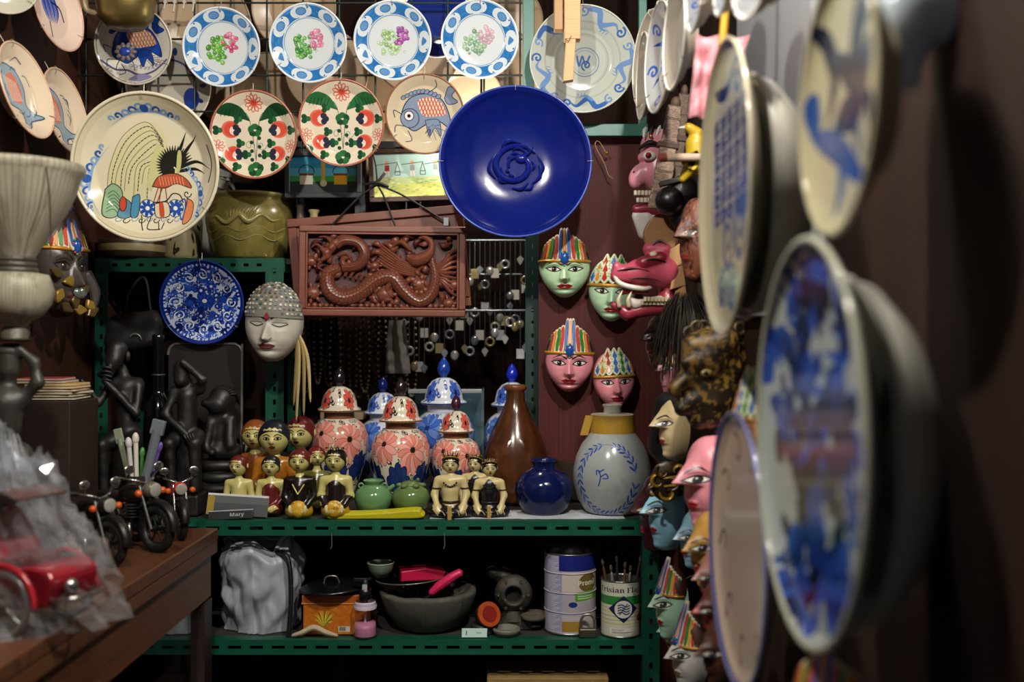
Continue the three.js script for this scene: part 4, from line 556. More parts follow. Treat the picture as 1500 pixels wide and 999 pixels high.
picture('farm_picture', 'pale green picture of carriers with poles in a dark frame', 601, 256, 108, 66, 2.93, '#47302a', canvas(320, 200, (x) => { x.fillStyle = '#a9cfc8'; x.fillRect(0, 0, 320, 120); x.fillStyle = '#b7c98a'; x.fillRect(0, 110, 320, 40); x.fillStyle = '#c9cf6a'; x.fillRect(0, 140, 320, 60); const q = rng(4); for (let i = 0; i < 120; i++) { x.fillStyle = ['#d9d890', '#96b866', '#e6e2b0', '#7fae5e'][i & 3]; x.fillRect(q() * 320, 110 + q() * 90, 14, 4); } x.strokeStyle = '#5a5148'; x.lineWidth = 3; for (const cx of [60, 170, 270]) { x.fillStyle = '#c9a27a'; x.beginPath(); x.arc(cx, 46, 9, 0, 7); x.fill(); x.fillStyle = cx === 60 ? '#9b2f2a' : '#8e9a9a'; x.fillRect(cx - 10, 56, 20, 26); x.fillStyle = '#e6dcc4'; x.fillRect(cx - 10, 82, 8, 24); x.fillRect(cx + 3, 82, 8, 24); x.beginPath(); x.moveTo(cx - 46, 54); x.lineTo(cx + 46, 44); x.stroke(); x.strokeRect(cx + 34, 84, 22, 16); x.beginPath(); x.moveTo(cx + 45, 46); x.lineTo(cx + 34, 84); x.lineTo(cx + 56, 84); x.closePath(); x.stroke(); } }), 0.03);
// a dark timber lath across the back that the pictures hang on
struct('trim_1', box(0.62, 0.03, 0.02, at(530, 0, 2.96).x, at(0, 216, 2.96).y, -2.955), CM('#20242a', 0.6));
struct('trim_2', box(0.03, 0.62, 0.02, at(528, 0, 2.97).x, at(0, 300, 2.97).y, -2.975), CM('#30363c', 0.6));
// ---------------------------------------------------------------- on the small green rack: olive jar, ring dish, patterned pot, bottles
const RACK = at(140, 378, 2.87).y + 0.001;
const potProfile = (pts, s) => pts.map(([r, y]) => [r * s, y * s]);
{
  const d = 3.0, s = d / F, p = V(at(366, 0, d).x, RACK, -d), t = thing('olive_jar', 'olive glazed stoneware jar with a moulded dragon on the green rack', 'jar', p);
  const tex = canvas(512, 256, (x) => { x.fillStyle = '#6d6431'; x.fillRect(0, 0, 512, 256); speckle(x, 512, 256, 700, 3, ['#5c5426', '#7d7440', '#4c461f', '#867c4c'], 2, 16); });
  part('body', lathe(potProfile([[0, 0], [46, 0], [50, 5], [58, 30], [63, 58], [62, 74], [56, 86], [55, 88]], s), 64), M(null, 0.25, { map: tex }), t);
  part('rim', lathe(potProfile([[55, 88], [58, 91], [61, 93], [60, 96], [54, 96], [52, 90], [52, 60], [0, 58]], s), 64), M('#7d7444', 0.25), t);
  const R = 62.5 * s, on = (a, y) => [sin(a) * R, y * s, cos(a) * R], glz = M('#7a7142', 0.22);
  part('dragon_relief', taper([on(-0.9, 52), on(-0.6, 60), on(-0.3, 50), on(0, 62), on(0.2, 52), on(0.5, 62), on(0.75, 54), on(1.0, 58)], [0.002, 0.004, 0.006, 0.009, 0.009, 0.006, 0.004, 0.002], 50, 8), glz, t);
  for (let k = 0; k < 9; k++) part('crest', taper([on(-0.2 + k * 0.06, 56), on(-0.18 + k * 0.07, 68), on(-0.1 + k * 0.07, 74)], [0.003, 0.004, 0.001], 10, 6), glz, t);
  for (const y of [30, 42]) part('wave', tube(Array.from({ length: 25 }, (_, k) => { const a = -1.4 + k * 0.116; const r = (58 + (y - 30) * 0.18) * s; return [sin(a) * r, (y + 4 * sin(k * 0.9)) * s, cos(a) * r]; }), 0.0018, 60, 5), glz, t);
}
{
  const d = 2.93, s = d / F, t = thing('ring_dish', 'low dark stoneware dish with a pale band under the rooster plate', 'dish', V(at(194, 0, d).x, RACK, -d));
  part('body', lathe(potProfile([[0, 0], [40, 0], [44, 3], [46, 10], [47, 26], [44, 27], [40, 24], [38, 8], [0, 6]], s), 48), CM('#3a2f22', 0.35), t);
  part('band', lathe(potProfile([[46.6, 10], [47.3, 13], [47.4, 17], [47.2, 20]], s), 48), CM('#9a8c62', 0.4), t);
  const e = 3.0 / F, u = thing('patterned_pot', 'cream pot with a black leaf pattern between the rooster plate and olive jar', 'pot', V(at(266, 0, 3.05).x, RACK, -3.05));
  part('body', lathe(potProfile([[0, 0], [26, 0], [30, 10], [28, 40], [29, 66], [26, 84], [22, 92]], e), 48), M(null, 0.3, { map: canvas(512, 256, (x) => { x.fillStyle = '#9c9068'; x.fillRect(0, 0, 512, 256); const q = rng(14); for (let i = 0; i < 150; i++) { x.save(); x.translate(q() * 512, q() * 256); x.rotate(q() * 6); x.fillStyle = '#1f1b14'; x.beginPath(); x.ellipse(0, 0, 12, 5, 0, 0, 7); x.fill(); x.restore(); } }) }), u);
  part('neck', lathe(potProfile([[22, 92], [19, 98], [24, 106], [28, 110], [24, 110], [20, 98]], e), 40), CM('#b3a888', 0.3), u);
  const w = thing('white_jar', 'white jar with dark leaf strokes above the olive jar', 'jar', V(at(318, 0, 3.16).x, RACK, -3.15)), k = 3.17 / F;
  part('body', lathe(potProfile([[0, 0], [24, 0], [27, 60], [29, 100], [26, 118], [22, 124], [20, 128]], k), 40), M(null, 0.25, { map: canvas(256, 256, (x) => { x.fillStyle = '#b9b8ac'; x.fillRect(0, 0, 256, 256); const q = rng(15); for (let i = 0; i < 60; i++) { x.save(); x.translate(q() * 256, q() * 120); x.rotate(q() * 6); x.fillStyle = '#3c4652'; x.beginPath(); x.ellipse(0, 0, 14, 4, 0, 0, 7); x.fill(); x.restore(); } }) }), w);
  part('lid', lathe(potProfile([[24, 126], [20, 134], [8, 140], [0, 141]], k), 32), CM('#a9a89c', 0.3), w);
  [['dark brown bottle standing behind the olive jar', '#2a211b', 426, 100, 13, 3.14], ['small grey bottle with a flared neck beside the dark brown bottle', '#5b544a', 440, 84, 12, 2.98], ['pale cream bottle between olive jar and carved panels', '#a99668', 460, 74, 14, 2.95], ['short tan bottle against the carved panels', '#b39a5e', 478, 62, 11, 2.93], ['little blue and white bottle among the stoneware', '#6b86a8', 442, 104, 9, 3.06]].forEach(([label, c, px, h, r, dd]) => {
    const b = thing('stoneware_bottle', label, 'bottle', V(at(px, 0, dd).x, RACK - 0.001, -dd)), q = dd / F;
    part('body', lathe(potProfile([[0, 0], [r * 0.8, 0], [r, h * 0.2], [r, h * 0.55], [r * 0.5, h * 0.74], [r * 0.42, h * 0.8]], q), 28), CM(c, 0.35), b); part('neck', lathe(potProfile([[r * 0.42, h * 0.8], [r * 0.4, h * 0.92], [r * 0.62, h * 0.98], [r * 0.55, h], [r * 0.3, h * 0.96]], q), 24), CM(c, 0.3), b); });
  struct('trim_3', box(0.2, 0.015, 0.24, at(416, 0, 2.87).x + 0.104, RACK - 0.0095, -3.0), CM('#2a2420', 0.7));
}
// ---------------------------------------------------------------- jewellery stall seen behind the shelf
{
  const steel = CM('#8d949a', 0.3, 0.8), q = rng(55);
  for (const [px0, px1, py, d, label] of [[430, 620, 440, 3.2, 'thin steel rail with hanging bead strands'], [590, 785, 352, 3.26, 'upper steel rail with hanging silver pendants'], [590, 785, 455, 3.18, 'lower steel rail with hanging silver pendants'], [590, 785, 402, 3.3, 'middle steel rail with hanging silver pendants']]) { const a = at(px0, py, d), b = at(px1, py, d); const W = b.x - a.x, r = thing('jewellery_rail', label, 'rail', V((a.x + b.x) / 2, a.y, -d)); part('rail', bar(V(-W / 2, 0, 0), V(W / 2, 0, 0), 0.004), steel, r); for (const k of [-1, 1]) part('hanger_rod', bar(V(k * (W / 2 - 0.01), 0, -0.004), V(k * (W / 2 - 0.01), TOP - a.y, -0.004), 0.0025), steel, r); }
  const beadCols = ['#6a4a32', '#9a7a50', '#2c2622', '#b9a684', '#4a5a4a', '#7a3a2c', '#cbbfa6', '#1c1c20'], bg = new THREE.SphereGeometry(0.0042, 7, 5);
  for (let i = 0; i < 20; i++) { const px = 440 + i * 8.6, d = 3.2, L = 0.2 + q() * 0.14, w = 0.012 + q() * 0.012, p = at(px, 440, d), list = [], n = 44; for (let k = 0; k < n; k++) { const u = k / n * 2 * PI; list.push(bg.clone().translate(sin(u) * w * (0.6 + 0.4 * (1 - cos(u)) / 2), -L * (1 - cos(u)) / 2, (k % 2) * 0.003 + 0.004)); }
    single('bead_necklace', merge(list), CM(beadCols[i % 8], 0.25), ['brown', 'tan', 'black', 'cream', 'grey-green', 'red-brown', 'ivory', 'jet black'][i % 8] + ' bead necklace hanging on the rail behind the jars', 'necklace', V(p.x, p.y, -d), 'bead necklaces behind the jars'); }
  for (let i = 0; i < 78; i++) { const low = i % 3, px = 592 + (i / 3 | 0) * 7.4, d = [3.26, 3.18, 3.3][low], p = at(px, [352, 455, 402][low], d), L = 0.02 + q() * 0.15, c = ['#cfd2d4', '#e6e2d6', '#b8a878', '#9aa0a6', '#dedad0'][i % 5];
    const t = thing('pendant_chain', ['silver', 'ivory', 'brass', 'steel', 'pearl'][i % 5] + [' ring', ' drop', ' card', ' oval'][i % 4] + ' pendant hanging on the ' + ['upper', 'lower', 'middle'][low] + ' steel rail', 'jewellery', V(p.x, p.y, -d), 'pendants on the ' + ['upper', 'lower', 'middle'][low] + ' rail');
    part('chain', bar(V(0, 0, 0), V(0, -L, 0.003), 0.0012, 5), steel, t); const k = i % 4; part('pendant', k === 0 ? tor(0.012, 0.004, 0, -L - 0.012, 0.003, 16, 6) : k === 1 ? dropGeo(0.026, 0.018, 0.004).rotateZ(PI).translate(0, -L, 0.003) : k === 2 ? box(0.024, 0.03, 0.003, 0, -L - 0.015, 0.003) : ell(0.013, 0.015, 0.008, 0, -L - 0.013, 0.003, 10), M(c, 0.2, { metalness: k === 2 ? 0 : 0.55 }), t); }
  // glass show case under the rails
  const a = at(598, 573, 3.1), b = at(706, 573, 3.1), W = b.x - a.x, t = thing('show_case', 'low glass show case with a grey metal edge behind the jars', 'case', V((a.x + b.x) / 2, SHELF, -3.1)), h = a.y - SHELF;
  part('metal_edge', box(W, 0.012, 0.02, 0, h, 0, 0.002), CM('#a4a8aa', 0.35, 0.4), t); part('glass_front', box(W - 0.004, h - 0.012, 0.004, 0, h / 2, 0), M('#dfeef2', 0.05, { transmission: 1 }), t); part('glass_top', box(W - 0.004, 0.004, 0.2, 0, h - 0.001, -0.11), M('#dfeef2', 0.05, { transmission: 1 }), t); part('back', box(W, h, 0.01, 0, h / 2, -0.22), CM('#6f7f86', 0.4), t); part('base', box(W, 0.01, 0.21, 0, 0.006, -0.11), CM('#7d8a90', 0.5), t);
  // crumpled white cloth and a beige stack beside the strands
  const cl = new THREE.PlaneGeometry(0.07, 0.16, 14, 30); warp(cl, (v) => { v.z = 0.012 * sin(v.x * 160 + v.y * 20) + 0.01 * noise(v.x * 40, v.y * 40); v.x *= 0.7 + 0.4 * (0.08 - v.y) / 0.16; });
  single('crochet_cloth', cl, M('#a09d96', 0.9), 'crumpled pale grey cloth hanging between beads and pendants', 'cloth', at(582, 508, 3.14));
  [['flat tan carton on top of the small stack behind the jars', 530, 540, '#8d775a'], ['flat grey carton in the middle of the small stack behind the jars', 524, 556, '#756a5c'], ['flat brown carton at the bottom of the small stack behind the jars', 528, 575, '#5d4a38']].forEach(([label, px, py, c], i) => single('carton', box(0.13 - i * 0.008, 0.022, 0.09, 0, 0, 0, 0.002), CM(c, 0.7), label, 'box', V(at(px - 26, 0, 3.2).x, SHELF + 0.1655 + (2 - i) * 0.0225, -3.2)));
  single('storage_tin', lathe([[0, 0], [0.062, 0], [0.064, 0.01], [0.06, 0.15], [0.058, 0.153], [0, 0.153]], 32), CM('#3c362e', 0.4, 0.3), 'dark round tin carrying the small stack of cartons', 'tin', V(at(500, 0, 3.2).x, SHELF, -3.2));
}
// ---------------------------------------------------------------- jars and vessels on the shelf
const TOPY = SHELF + 0.0012;
const on = (px, d, y = TOPY) => V(at(px, 0, d).x, y, -d);
const jarTex = (red) => canvas(1024, 512, (x, w, h) => {
  const main = red ? '#de8a78' : '#3f66bc', edge = red ? '#b8584a' : '#23429a', leaf = red ? '#1b2f66' : '#2f56ae', ink = red ? '#241c1c' : '#1c3484', q = rng(red ? 3 : 4);
  x.fillStyle = red ? '#ddd2bc' : '#ccd3dc'; x.fillRect(0, 0, w, h);
  for (let i = 0; i < 170; i++) { const cx = q() * w, cy = h * (0.08 + 0.8 * q()); swirl(x, cx, cy, 15, 1.1, q() * 6, 4.5, ink, q() < 0.5 ? 1 : -1); dot(x, cx + 14, cy + 10, 6, 4, q() * 3, ink); }
  for (let i = 0; i < 6; i++) { const cx = (i + 0.5) * w / 6, cy = h * (i % 2 ? 0.3 : 0.36), R = 84; for (let k = 0; k < 13; k++) { const a = k * 2 * PI / 13; x.save(); x.translate(cx + cos(a) * R * 0.6, cy - sin(a) * R * 0.6 * 1.15); x.rotate(-a); dot(x, 0, 0, R * 0.46, R * 0.235, 0, k % 2 ? main : (red ? '#e8a698' : '#6488cc'), edge, 3); x.restore(); } dot(x, cx, cy, 15, 15, 0, ink); }
  for (let i = 0; i < 7; i++) { const cx = i * w / 6, cy = h * 0.62; for (let k = 0; k < 5; k++) { const a = PI * (0.1 + k * 0.2); dot(x, cx + cos(a) * 42, cy - sin(a) * 40, 40, 24, -a, leaf, '#10182c', 2); } }
  for (let i = 0; i < 6; i++) flower(x, (i + 0.5) * w / 6, h * 0.76, 46, 8, red ? '#b98a7c' : '#5b7cc0', edge, 2);
  x.fillStyle = red ? '#8a5a40' : '#2c4898'; x.fillRect(0, h - 16, w, 16); x.fillRect(0, 0, w, 10);
});
const redJar = M(null, 0.16, { map: jarTex(true) }), blueJar = M(null, 0.16, { map: jarTex(false) });
for (const m of [redJar, blueJar]) { m.map.wrapS = THREE.RepeatWrapping; }
const lidTex = (red) => canvas(512, 128, (x, w, h) => { x.fillStyle = red ? '#ddd2bc' : '#d0d7df'; x.fillRect(0, 0, w, h); const q = rng(6); for (let i = 0; i < 30; i++) swirl(x, q() * w, q() * h * 0.6 + 10, 9, 1, q() * 6, 4, red ? '#241c1c' : '#24409a'); for (let i = 0; i < 4; i++) { flower(x, (i + 0.5) * w / 4, h * 0.42, 30, 9, red ? '#d5614e' : '#4668bc', red ? '#a8403a' : '#23429a', 3); dot(x, (i + 0.5) * w / 4, h * 0.42, 6, 6, 0, '#1c1c30'); } x.fillStyle = red ? '#b3803f' : '#3c5cb0'; x.fillRect(0, h - 30, w, 12); for (let i = 0; i < 40; i++) { x.fillStyle = red ? '#6b4322' : '#1f3a8c'; x.fillRect(i * 13, h - 28, 5, 8); } });
const redLid = M(null, 0.18, { map: lidTex(true) }), blueLid = M(null, 0.18, { map: lidTex(false) });
function gingerJar(label, px, d, k, red, knob, y = TOPY) {
  const s = d / F * k, t = thing('ginger_jar', label, 'jar', on(px, d, y), red ? 'coral flower ginger jars' : 'blue and white ginger jars');
  const P = (p) => potProfile(p, s);
  const body = lathe(P([[0, 0], [22, 0], [24, 3], [30, 22], [40, 52], [45.5, 80], [45, 98], [39, 113], [28, 122], [24, 124]]), 64);
  part('body', body, red ? redJar : blueJar, t); part('neck', lathe(P([[24, 123], [23.5, 129], [24, 135]]), 48), CM(red ? '#7d4f33' : '#c9d0da', 0.3), t);
  const l = part('lid', lathe(P([[24, 134], [33, 134.5], [34, 137], [33, 139], [28, 142], [27, 150], [24, 160], [17, 169], [9, 173], [0, 174]]), 56), red ? redLid : blueLid, t);
  part('knob', lathe(P([[4, 172], [5, 176], [9, 182], [9.5, 187], [7, 195], [3, 201], [0, 204]]), 28), CM(knob, 0.15), l);
}
gingerJar('tall coral-flowered ginger jar with a black knob behind the wooden busts', 497, 2.93, 0.93, true, '#1c1a1e');
gingerJar('coral-flowered ginger jar with a brown-black knob behind the two green pots', 587, 2.735, 0.94, true, '#241b1c');
gingerJar('smallest coral-flowered ginger jar with a plum knob behind the seated figurines', 668, 2.79, 0.79, true, '#3a1c2c');
gingerJar('blue and white ginger jar half hidden behind two coral jars', 561, 3.1, 0.81, false, '#15307c', SHELF);
gingerJar('tallest blue and white ginger jar behind the smallest coral jar', 650, 2.94, 1.0, false, '#1d3f98');
gingerJar('bright blue ginger jar behind the brown jug', 750, 3.09, 0.9, false, '#1b2fb4', SHELF);
{
  const d = 2.84, s = d / F, P = (p) => potProfile(p, s), t = thing('brown_jug', 'tall brown glazed stoneware bottle with a moulded medallion', 'bottle', on(755, d)), glaze = M(null, 0.2, { map: canvas(512, 256, (x) => { x.fillStyle = '#452511'; x.fillRect(0, 0, 512, 256); speckle(x, 512, 256, 500, 8, ['#55301a', '#3a1d0e', '#5f3820', '#30170a'], 2, 15); }) });
  part('body', lathe(P([[0, 0], [38, 0], [43, 6], [47, 30], [47.5, 56], [43, 82], [33, 108], [21, 130], [14.5, 146], [13, 162]]), 56), glaze, t);
  part('mouth', lathe(P([[13, 161], [16, 164], [17, 168], [15, 171], [11, 170], [10, 160]]), 36), CM('#6a3c20', 0.22), t);
  const R = (y) => (y < 60 ? 46.5 : lerp(47.5, 33, (y - 56) / 52)) * s, spot = (a, y) => [sin(a) * R(y), y * s, cos(a) * R(y)];
  const med = part('medallion', lathe([[0, 0.003], [0.022, 0.002], [0.026, 0]], 28).rotateX(PI / 2).rotateX(-0.28).translate(0, 84 * s, R(84)), glaze, t); med.scale.y = 1;
  for (let k = 0; k < 11; k++) { const a = -0.32 + k * 0.064; part('relief_leaf', taper([spot(a * 0.5, 64), spot(a, 80), spot(a * 1.1, 98)], [0.002, 0.0045, 0.0015], 10, 6), glaze, t); }
  part('scratch_band', tube(Array.from({ length: 30 }, (_, k) => { const a = -1.5 + k * 0.103; return [sin(a) * R(88) * 1.005, 88 * s + 0.003 * sin(k * 1.3), cos(a) * R(88) * 1.005]; }), 0.0009, 60, 5), CM('#a8875c', 0.5), t);
}
{
  const d = 2.655, s = d / F, P = (p) => potProfile(p, s), t = thing('navy_pot', 'squat navy glazed pot with a short neck', 'pot', on(797, d));
  part('body', lathe(P([[0, 0], [28, 0], [30, 3], [38, 14], [43, 30], [42, 44], [34, 56], [22, 63], [17, 66]]), 56), M('#0a1440', 0.12, { bumpMap: glazeRough, bumpScale: 0.0003 }), t);
  part('neck', lathe(P([[17, 65], [16, 70], [19, 75], [20, 77], [18, 79], [14, 76], [13, 66]]), 40), M('#0d1846', 0.12), t);
}
{
  const d = 2.665, s = d / F, P = (p) => potProfile(p, s), t = thing('wreath_jug', 'round grey jug with a blue leaf wreath and yellow-taped neck', 'jug', on(897, d));
  const tex = canvas(1024, 512, (x, w, h) => { x.fillStyle = '#9aa09e'; x.fillRect(0, 0, w, h); speckle(x, w, h, 500, 9, ['#90968f', '#a4a9a4', '#8a908c'], 3, 20); const cx = w * 0.97 - 512, B = '#22428e';
    const q = rng(2), X = 490, Y = 250, rx = 128, ry = 150; for (let i = 0; i < 30; i++) { const a = 0.2 + i / 30 * 2 * PI * 0.95; if (a > 4.5 && a < 4.9) continue; for (const k of [-1, 1]) { const r = 1 + k * 0.085, px = X + cos(a) * rx * r, py = Y + sin(a) * ry * r; x.save(); x.translate(px, py); x.rotate(a + PI / 2 + k * 0.6); dot(x, 0, 0, 15, 4.5, 0, i % 3 ? B : '#3d5fa8'); x.restore(); } } x.strokeStyle = B; x.lineWidth = 2.5; x.beginPath(); x.ellipse(X, Y, rx, ry, 0, 0.2, 6.1); x.stroke();
    for (const p of [[[X - 30, Y + 30], [X - 22, Y - 10], [X - 28, Y - 30]], [[X - 22, Y - 10], [X, Y - 24], [X + 8, Y - 6], [X - 12, Y - 4]], [[X - 30, Y - 30], [X - 10, Y - 40]], [[X - 38, Y - 20], [X - 40, Y - 36], [X - 24, Y - 32]]]) stroke(x, p, 5, B); });
  const body = lathe(P([[0, 0], [35, 0], [40, 3], [51, 20], [57.5, 44], [57.5, 62], [53, 83], [45, 100], [38, 110], [33, 117]]), 72); body.rotateY(PI - 0.12); part('body', body, M(null, 0.2, { map: tex }), t);
  part('tape_band', lathe(P([[33, 115], [33.6, 118], [32.5, 142], [31.5, 143]]), 48), M('#a8842c', 0.35), t, 'yellow tape');
  part('tape_flap', warp(box(0.02, 0.05, 0.001, -33 * s - 0.004, 128 * s, 0.012), (v) => { v.x -= (128 * s + 0.02 - v.y) * 0.28; v.z += 0.01; }), M('#b08c34', 0.4), t, 'loose end of yellow tape');
  part('shoulder', lathe(P([[32, 142], [30, 144], [13, 145]]), 40), CM('#b7b5aa', 0.3), t); part('mouth', lathe(P([[13, 144], [12.5, 153], [15, 156], [14, 158], [10, 157], [9, 146]]), 32), CM('#aaa99c', 0.25), t);
}
single('brown_bowl', lathe(potProfile([[0, 0], [24, 0], [27, 4], [36, 40], [39, 58], [36, 59], [33, 42], [24, 10], [0, 8]], 2.87 / F), 48), CM('#3b332a', 0.35), 'dark brown bowl between the brown bottle and the wreath jug', 'bowl', on(850, 2.88));
[['green celadon pot with a spout beside the wooden busts', 547, 0], ['green celadon pot with a frog-like lid beside the seated figurines', 602, 1]].forEach(([label, px, frog]) => {
  const d = 2.64, s = d / F, P = (p) => potProfile(p, s), t = thing('celadon_pot', label, 'pot', on(px, d)), g = M(frog ? '#5a7040' : '#5d8458', 0.14, { bumpMap: glazeRough, bumpScale: 0.0003 });
  part('body', lathe(P([[0, 0], [18, 0], [20, 3], [26, 14], [28, 24], [25, 34], [17, 41], [12, 43]]), 44), g, t);
  if (!frog) { part('mouth', lathe(P([[12, 42], [12, 45], [15, 48], [14, 50], [10, 48], [10, 42]]), 32), g, t); part('spout', taper([[20 * s, 34 * s, 0.004], [28 * s, 40 * s, 0.006], [31 * s, 43 * s, 0.006]], [0.007, 0.006, 0.0045], 12, 10), g, t); for (const k of [-1, 1]) part('lug', tor(0.006, 0.0025, k * 17 * s, 42 * s, 0.012, 14, 7), g, t); }
  else { part('lid', lathe(P([[15, 42], [15, 45], [10, 48], [0, 49]]), 28), g, t); for (let k = 0; k < 6; k++) part('knob', ell(0.009, 0.006, 0.009, cos(k * 1.05) * 17 * s, 42 * s, sin(k * 1.05) * 17 * s, 12), g, t); for (const k of [-1, 1]) part('eye', sph(0.005, k * 0.008 + 0.01, 50 * s, 0.008, 10), g, t); }
});
// ---------------------------------------------------------------- painted wooden figures
const headTex = (skin, hair, lip = '#8e2a26') => canvas(192, 192, (x) => { x.translate(96, 96); x.scale(96, 96); x.fillStyle = skin; x.fillRect(-1, -1, 2, 2); x.fillStyle = hair; x.beginPath(); x.moveTo(-1, -1); x.lineTo(1, -1); x.lineTo(1, -0.3); x.lineTo(0.75, -0.1); for (let i = 0; i <= 8; i++) x.lineTo(0.66 - i * 0.165, -0.36 - (i % 2) * 0.09 - 0.16 * sin(i / 8 * PI)); x.lineTo(-0.75, -0.1); x.lineTo(-1, -0.3); x.closePath(); x.fill();
  for (const s of [-1, 1]) { stroke(x, [[s * 0.14, -0.1], [s * 0.34, -0.2], [s * 0.58, -0.1]], 0.05, '#1b1614'); fill(x, [[s * 0.14, 0.06], [s * 0.34, -0.04], [s * 0.56, 0.04], [s * 0.34, 0.11]], '#e8e4c8', '#1b1614', 0.045); dot(x, s * 0.35, 0.035, 0.075, 0.075, 0, '#141010'); stroke(x, [[s * 0.05, 0.33], [s * 0.12, 0.3]], 0.04, '#5a4020'); }
  fill(x, [[-0.19, 0.52], [-0.06, 0.47], [0.06, 0.47], [0.19, 0.52], [0.07, 0.6], [-0.07, 0.6]], lip, '#3c100e', 0.025); });
function headOf(p, s, y, r, tex, hairCol, { z = 0, yaw = 0, band, bun, spikes, skin } = {}) {
  const h = part('head', warp(new THREE.SphereGeometry(1, 40, 30), (v) => { const f = max(0, v.z); v.z += 0.28 * gs(v.x, 0.15) * gs(v.y + 0.22, 0.16) * f + 0.08 * gs(v.x, 0.3) * gs(v.y + 0.55, 0.1) * f - 0.08 * f * (gs(v.x - 0.36, 0.18) + gs(v.x + 0.36, 0.18)) * gs(v.y + 0.02, 0.12); v.x *= v.y < 0 ? 1 - 0.22 * v.y * v.y : 1; }), M(null, 0.3, { map: tex }), p);
  const g = h.geometry, po = g.attributes.position, uv = g.attributes.uv; for (let i = 0; i < po.count; i++) uv.setXY(i, po.getX(i) / 2 + 0.5, po.getY(i) / 2 + 0.5);
  g.scale(r * s, r * 1.12 * s, r * s); h.position.set(0, y * s, z * s); h.rotation.y = yaw;
  part('hair', new THREE.SphereGeometry(1, 28, 20, 0, PI * 2, 0, PI * 0.62).scale(r * 1.04 * s, r * 1.16 * s, r * 1.03 * s).rotateX(-0.82).translate(0, 0, -r * 0.02 * s), CM(hairCol, 0.28), h);
  for (const k of [-1, 1]) part('ear', ell(r * 0.12 * s, r * 0.26 * s, r * 0.16 * s, k * r * 0.99 * s, -r * 0.02 * s, 0, 12), CM(skin, 0.35), h);
  if (band) part('hair_band', tor(r * 0.98 * s, r * 0.09 * s, 0, 0, 0, 32, 8).rotateX(PI / 2 - 0.5).translate(0, r * 0.5 * s, 0), CM(band, 0.3), h);
  if (bun) part('hair_bun', ell(r * 0.5 * s, r * 0.4 * s, r * 0.5 * s, 0, r * 0.75 * s, -r * 0.6 * s, 16), CM(hairCol, 0.3), h);
  if (spikes) for (let k = 0; k < 9; k++) { const a = -1.2 + k * 0.3; part('crown_spike', new THREE.ConeGeometry(r * 0.16 * s, r * (spikes - 0.1 * abs(k - 4)) * s, 7).translate(0, r * 0.45 * s, 0).rotateZ(-a * 0.5).translate(sin(a) * r * 0.75 * s, r * 0.72 * s, cos(a) * r * 0.5 * s), CM(k % 2 ? '#1b1815' : '#8a6d2a', 0.3), h); }
  return h;
}
const vc = (r = 0.32) => M('#ffffff', r, { vertexColors: true });
const YS = '#c2b972', PALE = '#d0c78c';
function bust(label, px, d, k, o) {
  const s = d / F * k, t = thing('wooden_bust', label, 'figurine', on(px, d), 'painted wooden busts'); t.rotation.y = o.yaw ?? 0;
  const top = o.top ?? YS, skirt = o.skirt ?? '#4a2418', sl = o.sleeve ?? top, P = [];
  P.push([0, 14, 0, 13, 0, 36, 0, 11.5, top], [-9, 45, 0, 7, 9, 45, 0, 7, o.bare ? YS : top], [0, 46, 0, 5, 0, 60, 0, 4.6, YS]);
  for (const e of [-1, 1]) { P.push([e * 17, 46, 0, 5, e * 20, 24, 1, 4.2, o.bare ? YS : sl], [e * 20, 24, 1, 4.2, e * 9, 9, 12, 3.4, sl], [e * 9, 9, 12, 3.6, e * 4, 6, 15, 3.2, YS]); }
  P.push([-10, 5, 4, 9, 10, 5, 4, 9, skirt], [-8, 4, 10, 6, 8, 4, 10, 6, skirt]);
  const g = blob(P.map((p) => p.map((v, i) => i < 8 ? v * s : v)), 1.25 * s, 5 * s); g.translate(0, 4.6 * s, 0); part('body', g, vc(0.26), t);
  if (o.vneck) part('collar', merge([-1, 1].map((e) => bar(V(e * 8 * s, 46 * s, 9.5 * s), V(0, 33 * s, 13.5 * s), 0.9 * s))), CM('#c9b766', 0.3), t);
  if (o.apron) { part('apron', ell(12 * s, 12 * s, 8 * s, 0, 12.6 * s, 11.5 * s, 18), M(null, 0.4, { map: canvas(128, 128, (x) => { x.fillStyle = '#c99b22'; x.fillRect(0, 0, 128, 128); const q = rng(px); for (let i = 0; i < 26; i++) flower(x, q() * 128, q() * 128, 9, 6, ['#e0c04c', '#8a5a18', '#d8d09a'][i % 3]); }) }), t, 'yellow flowered skirt front'); for (const e of [-1, 1]) part('hand', ell(3 * s, 6 * s, 3 * s, e * 10 * s, 13 * s, 15 * s, 12), CM(PALE, 0.35), t); }
  headOf(t, s, 77, o.r ?? 14.5, headTex(YS, o.hair, o.lip), o.hair, { yaw: o.look ?? 0, band: o.band, bun: o.bun, spikes: o.spikes, skin: YS });
  return t;
}
bust('bare-shouldered yellow bust with red-brown hair next to the brochures', 350, 2.615, 0.95, { bare: true, top: YS, hair: '#5c1e18', skirt: '#5a2a1a', look: -0.25 });
bust('yellow bust with short black hair and a dark red bodice', 397, 2.615, 0.95, { bare: true, top: '#5c1b18', hair: '#17161a', skirt: '#4a1a16' });
bust('kneeling bust with a red hair band, black jacket and yellow skirt', 439, 2.585, 1.08, { top: '#17110f', hair: '#5a1a18', vneck: true, apron: true, skirt: '#b8901f', bun: true });
bust('kneeling bust with a tall black coiffure, dark jacket and yellow skirt', 492, 2.585, 1.1, { top: '#1c1411', hair: '#141414', apron: true, skirt: '#b8901f', spikes: 0.5, bare: true, look: -0.1 });
bust('orange-haired bust at the back of the group of busts', 374, 2.8, 1.32, { top: '#8a4a1c', hair: '#8a4a22', bare: false, r: 15 });
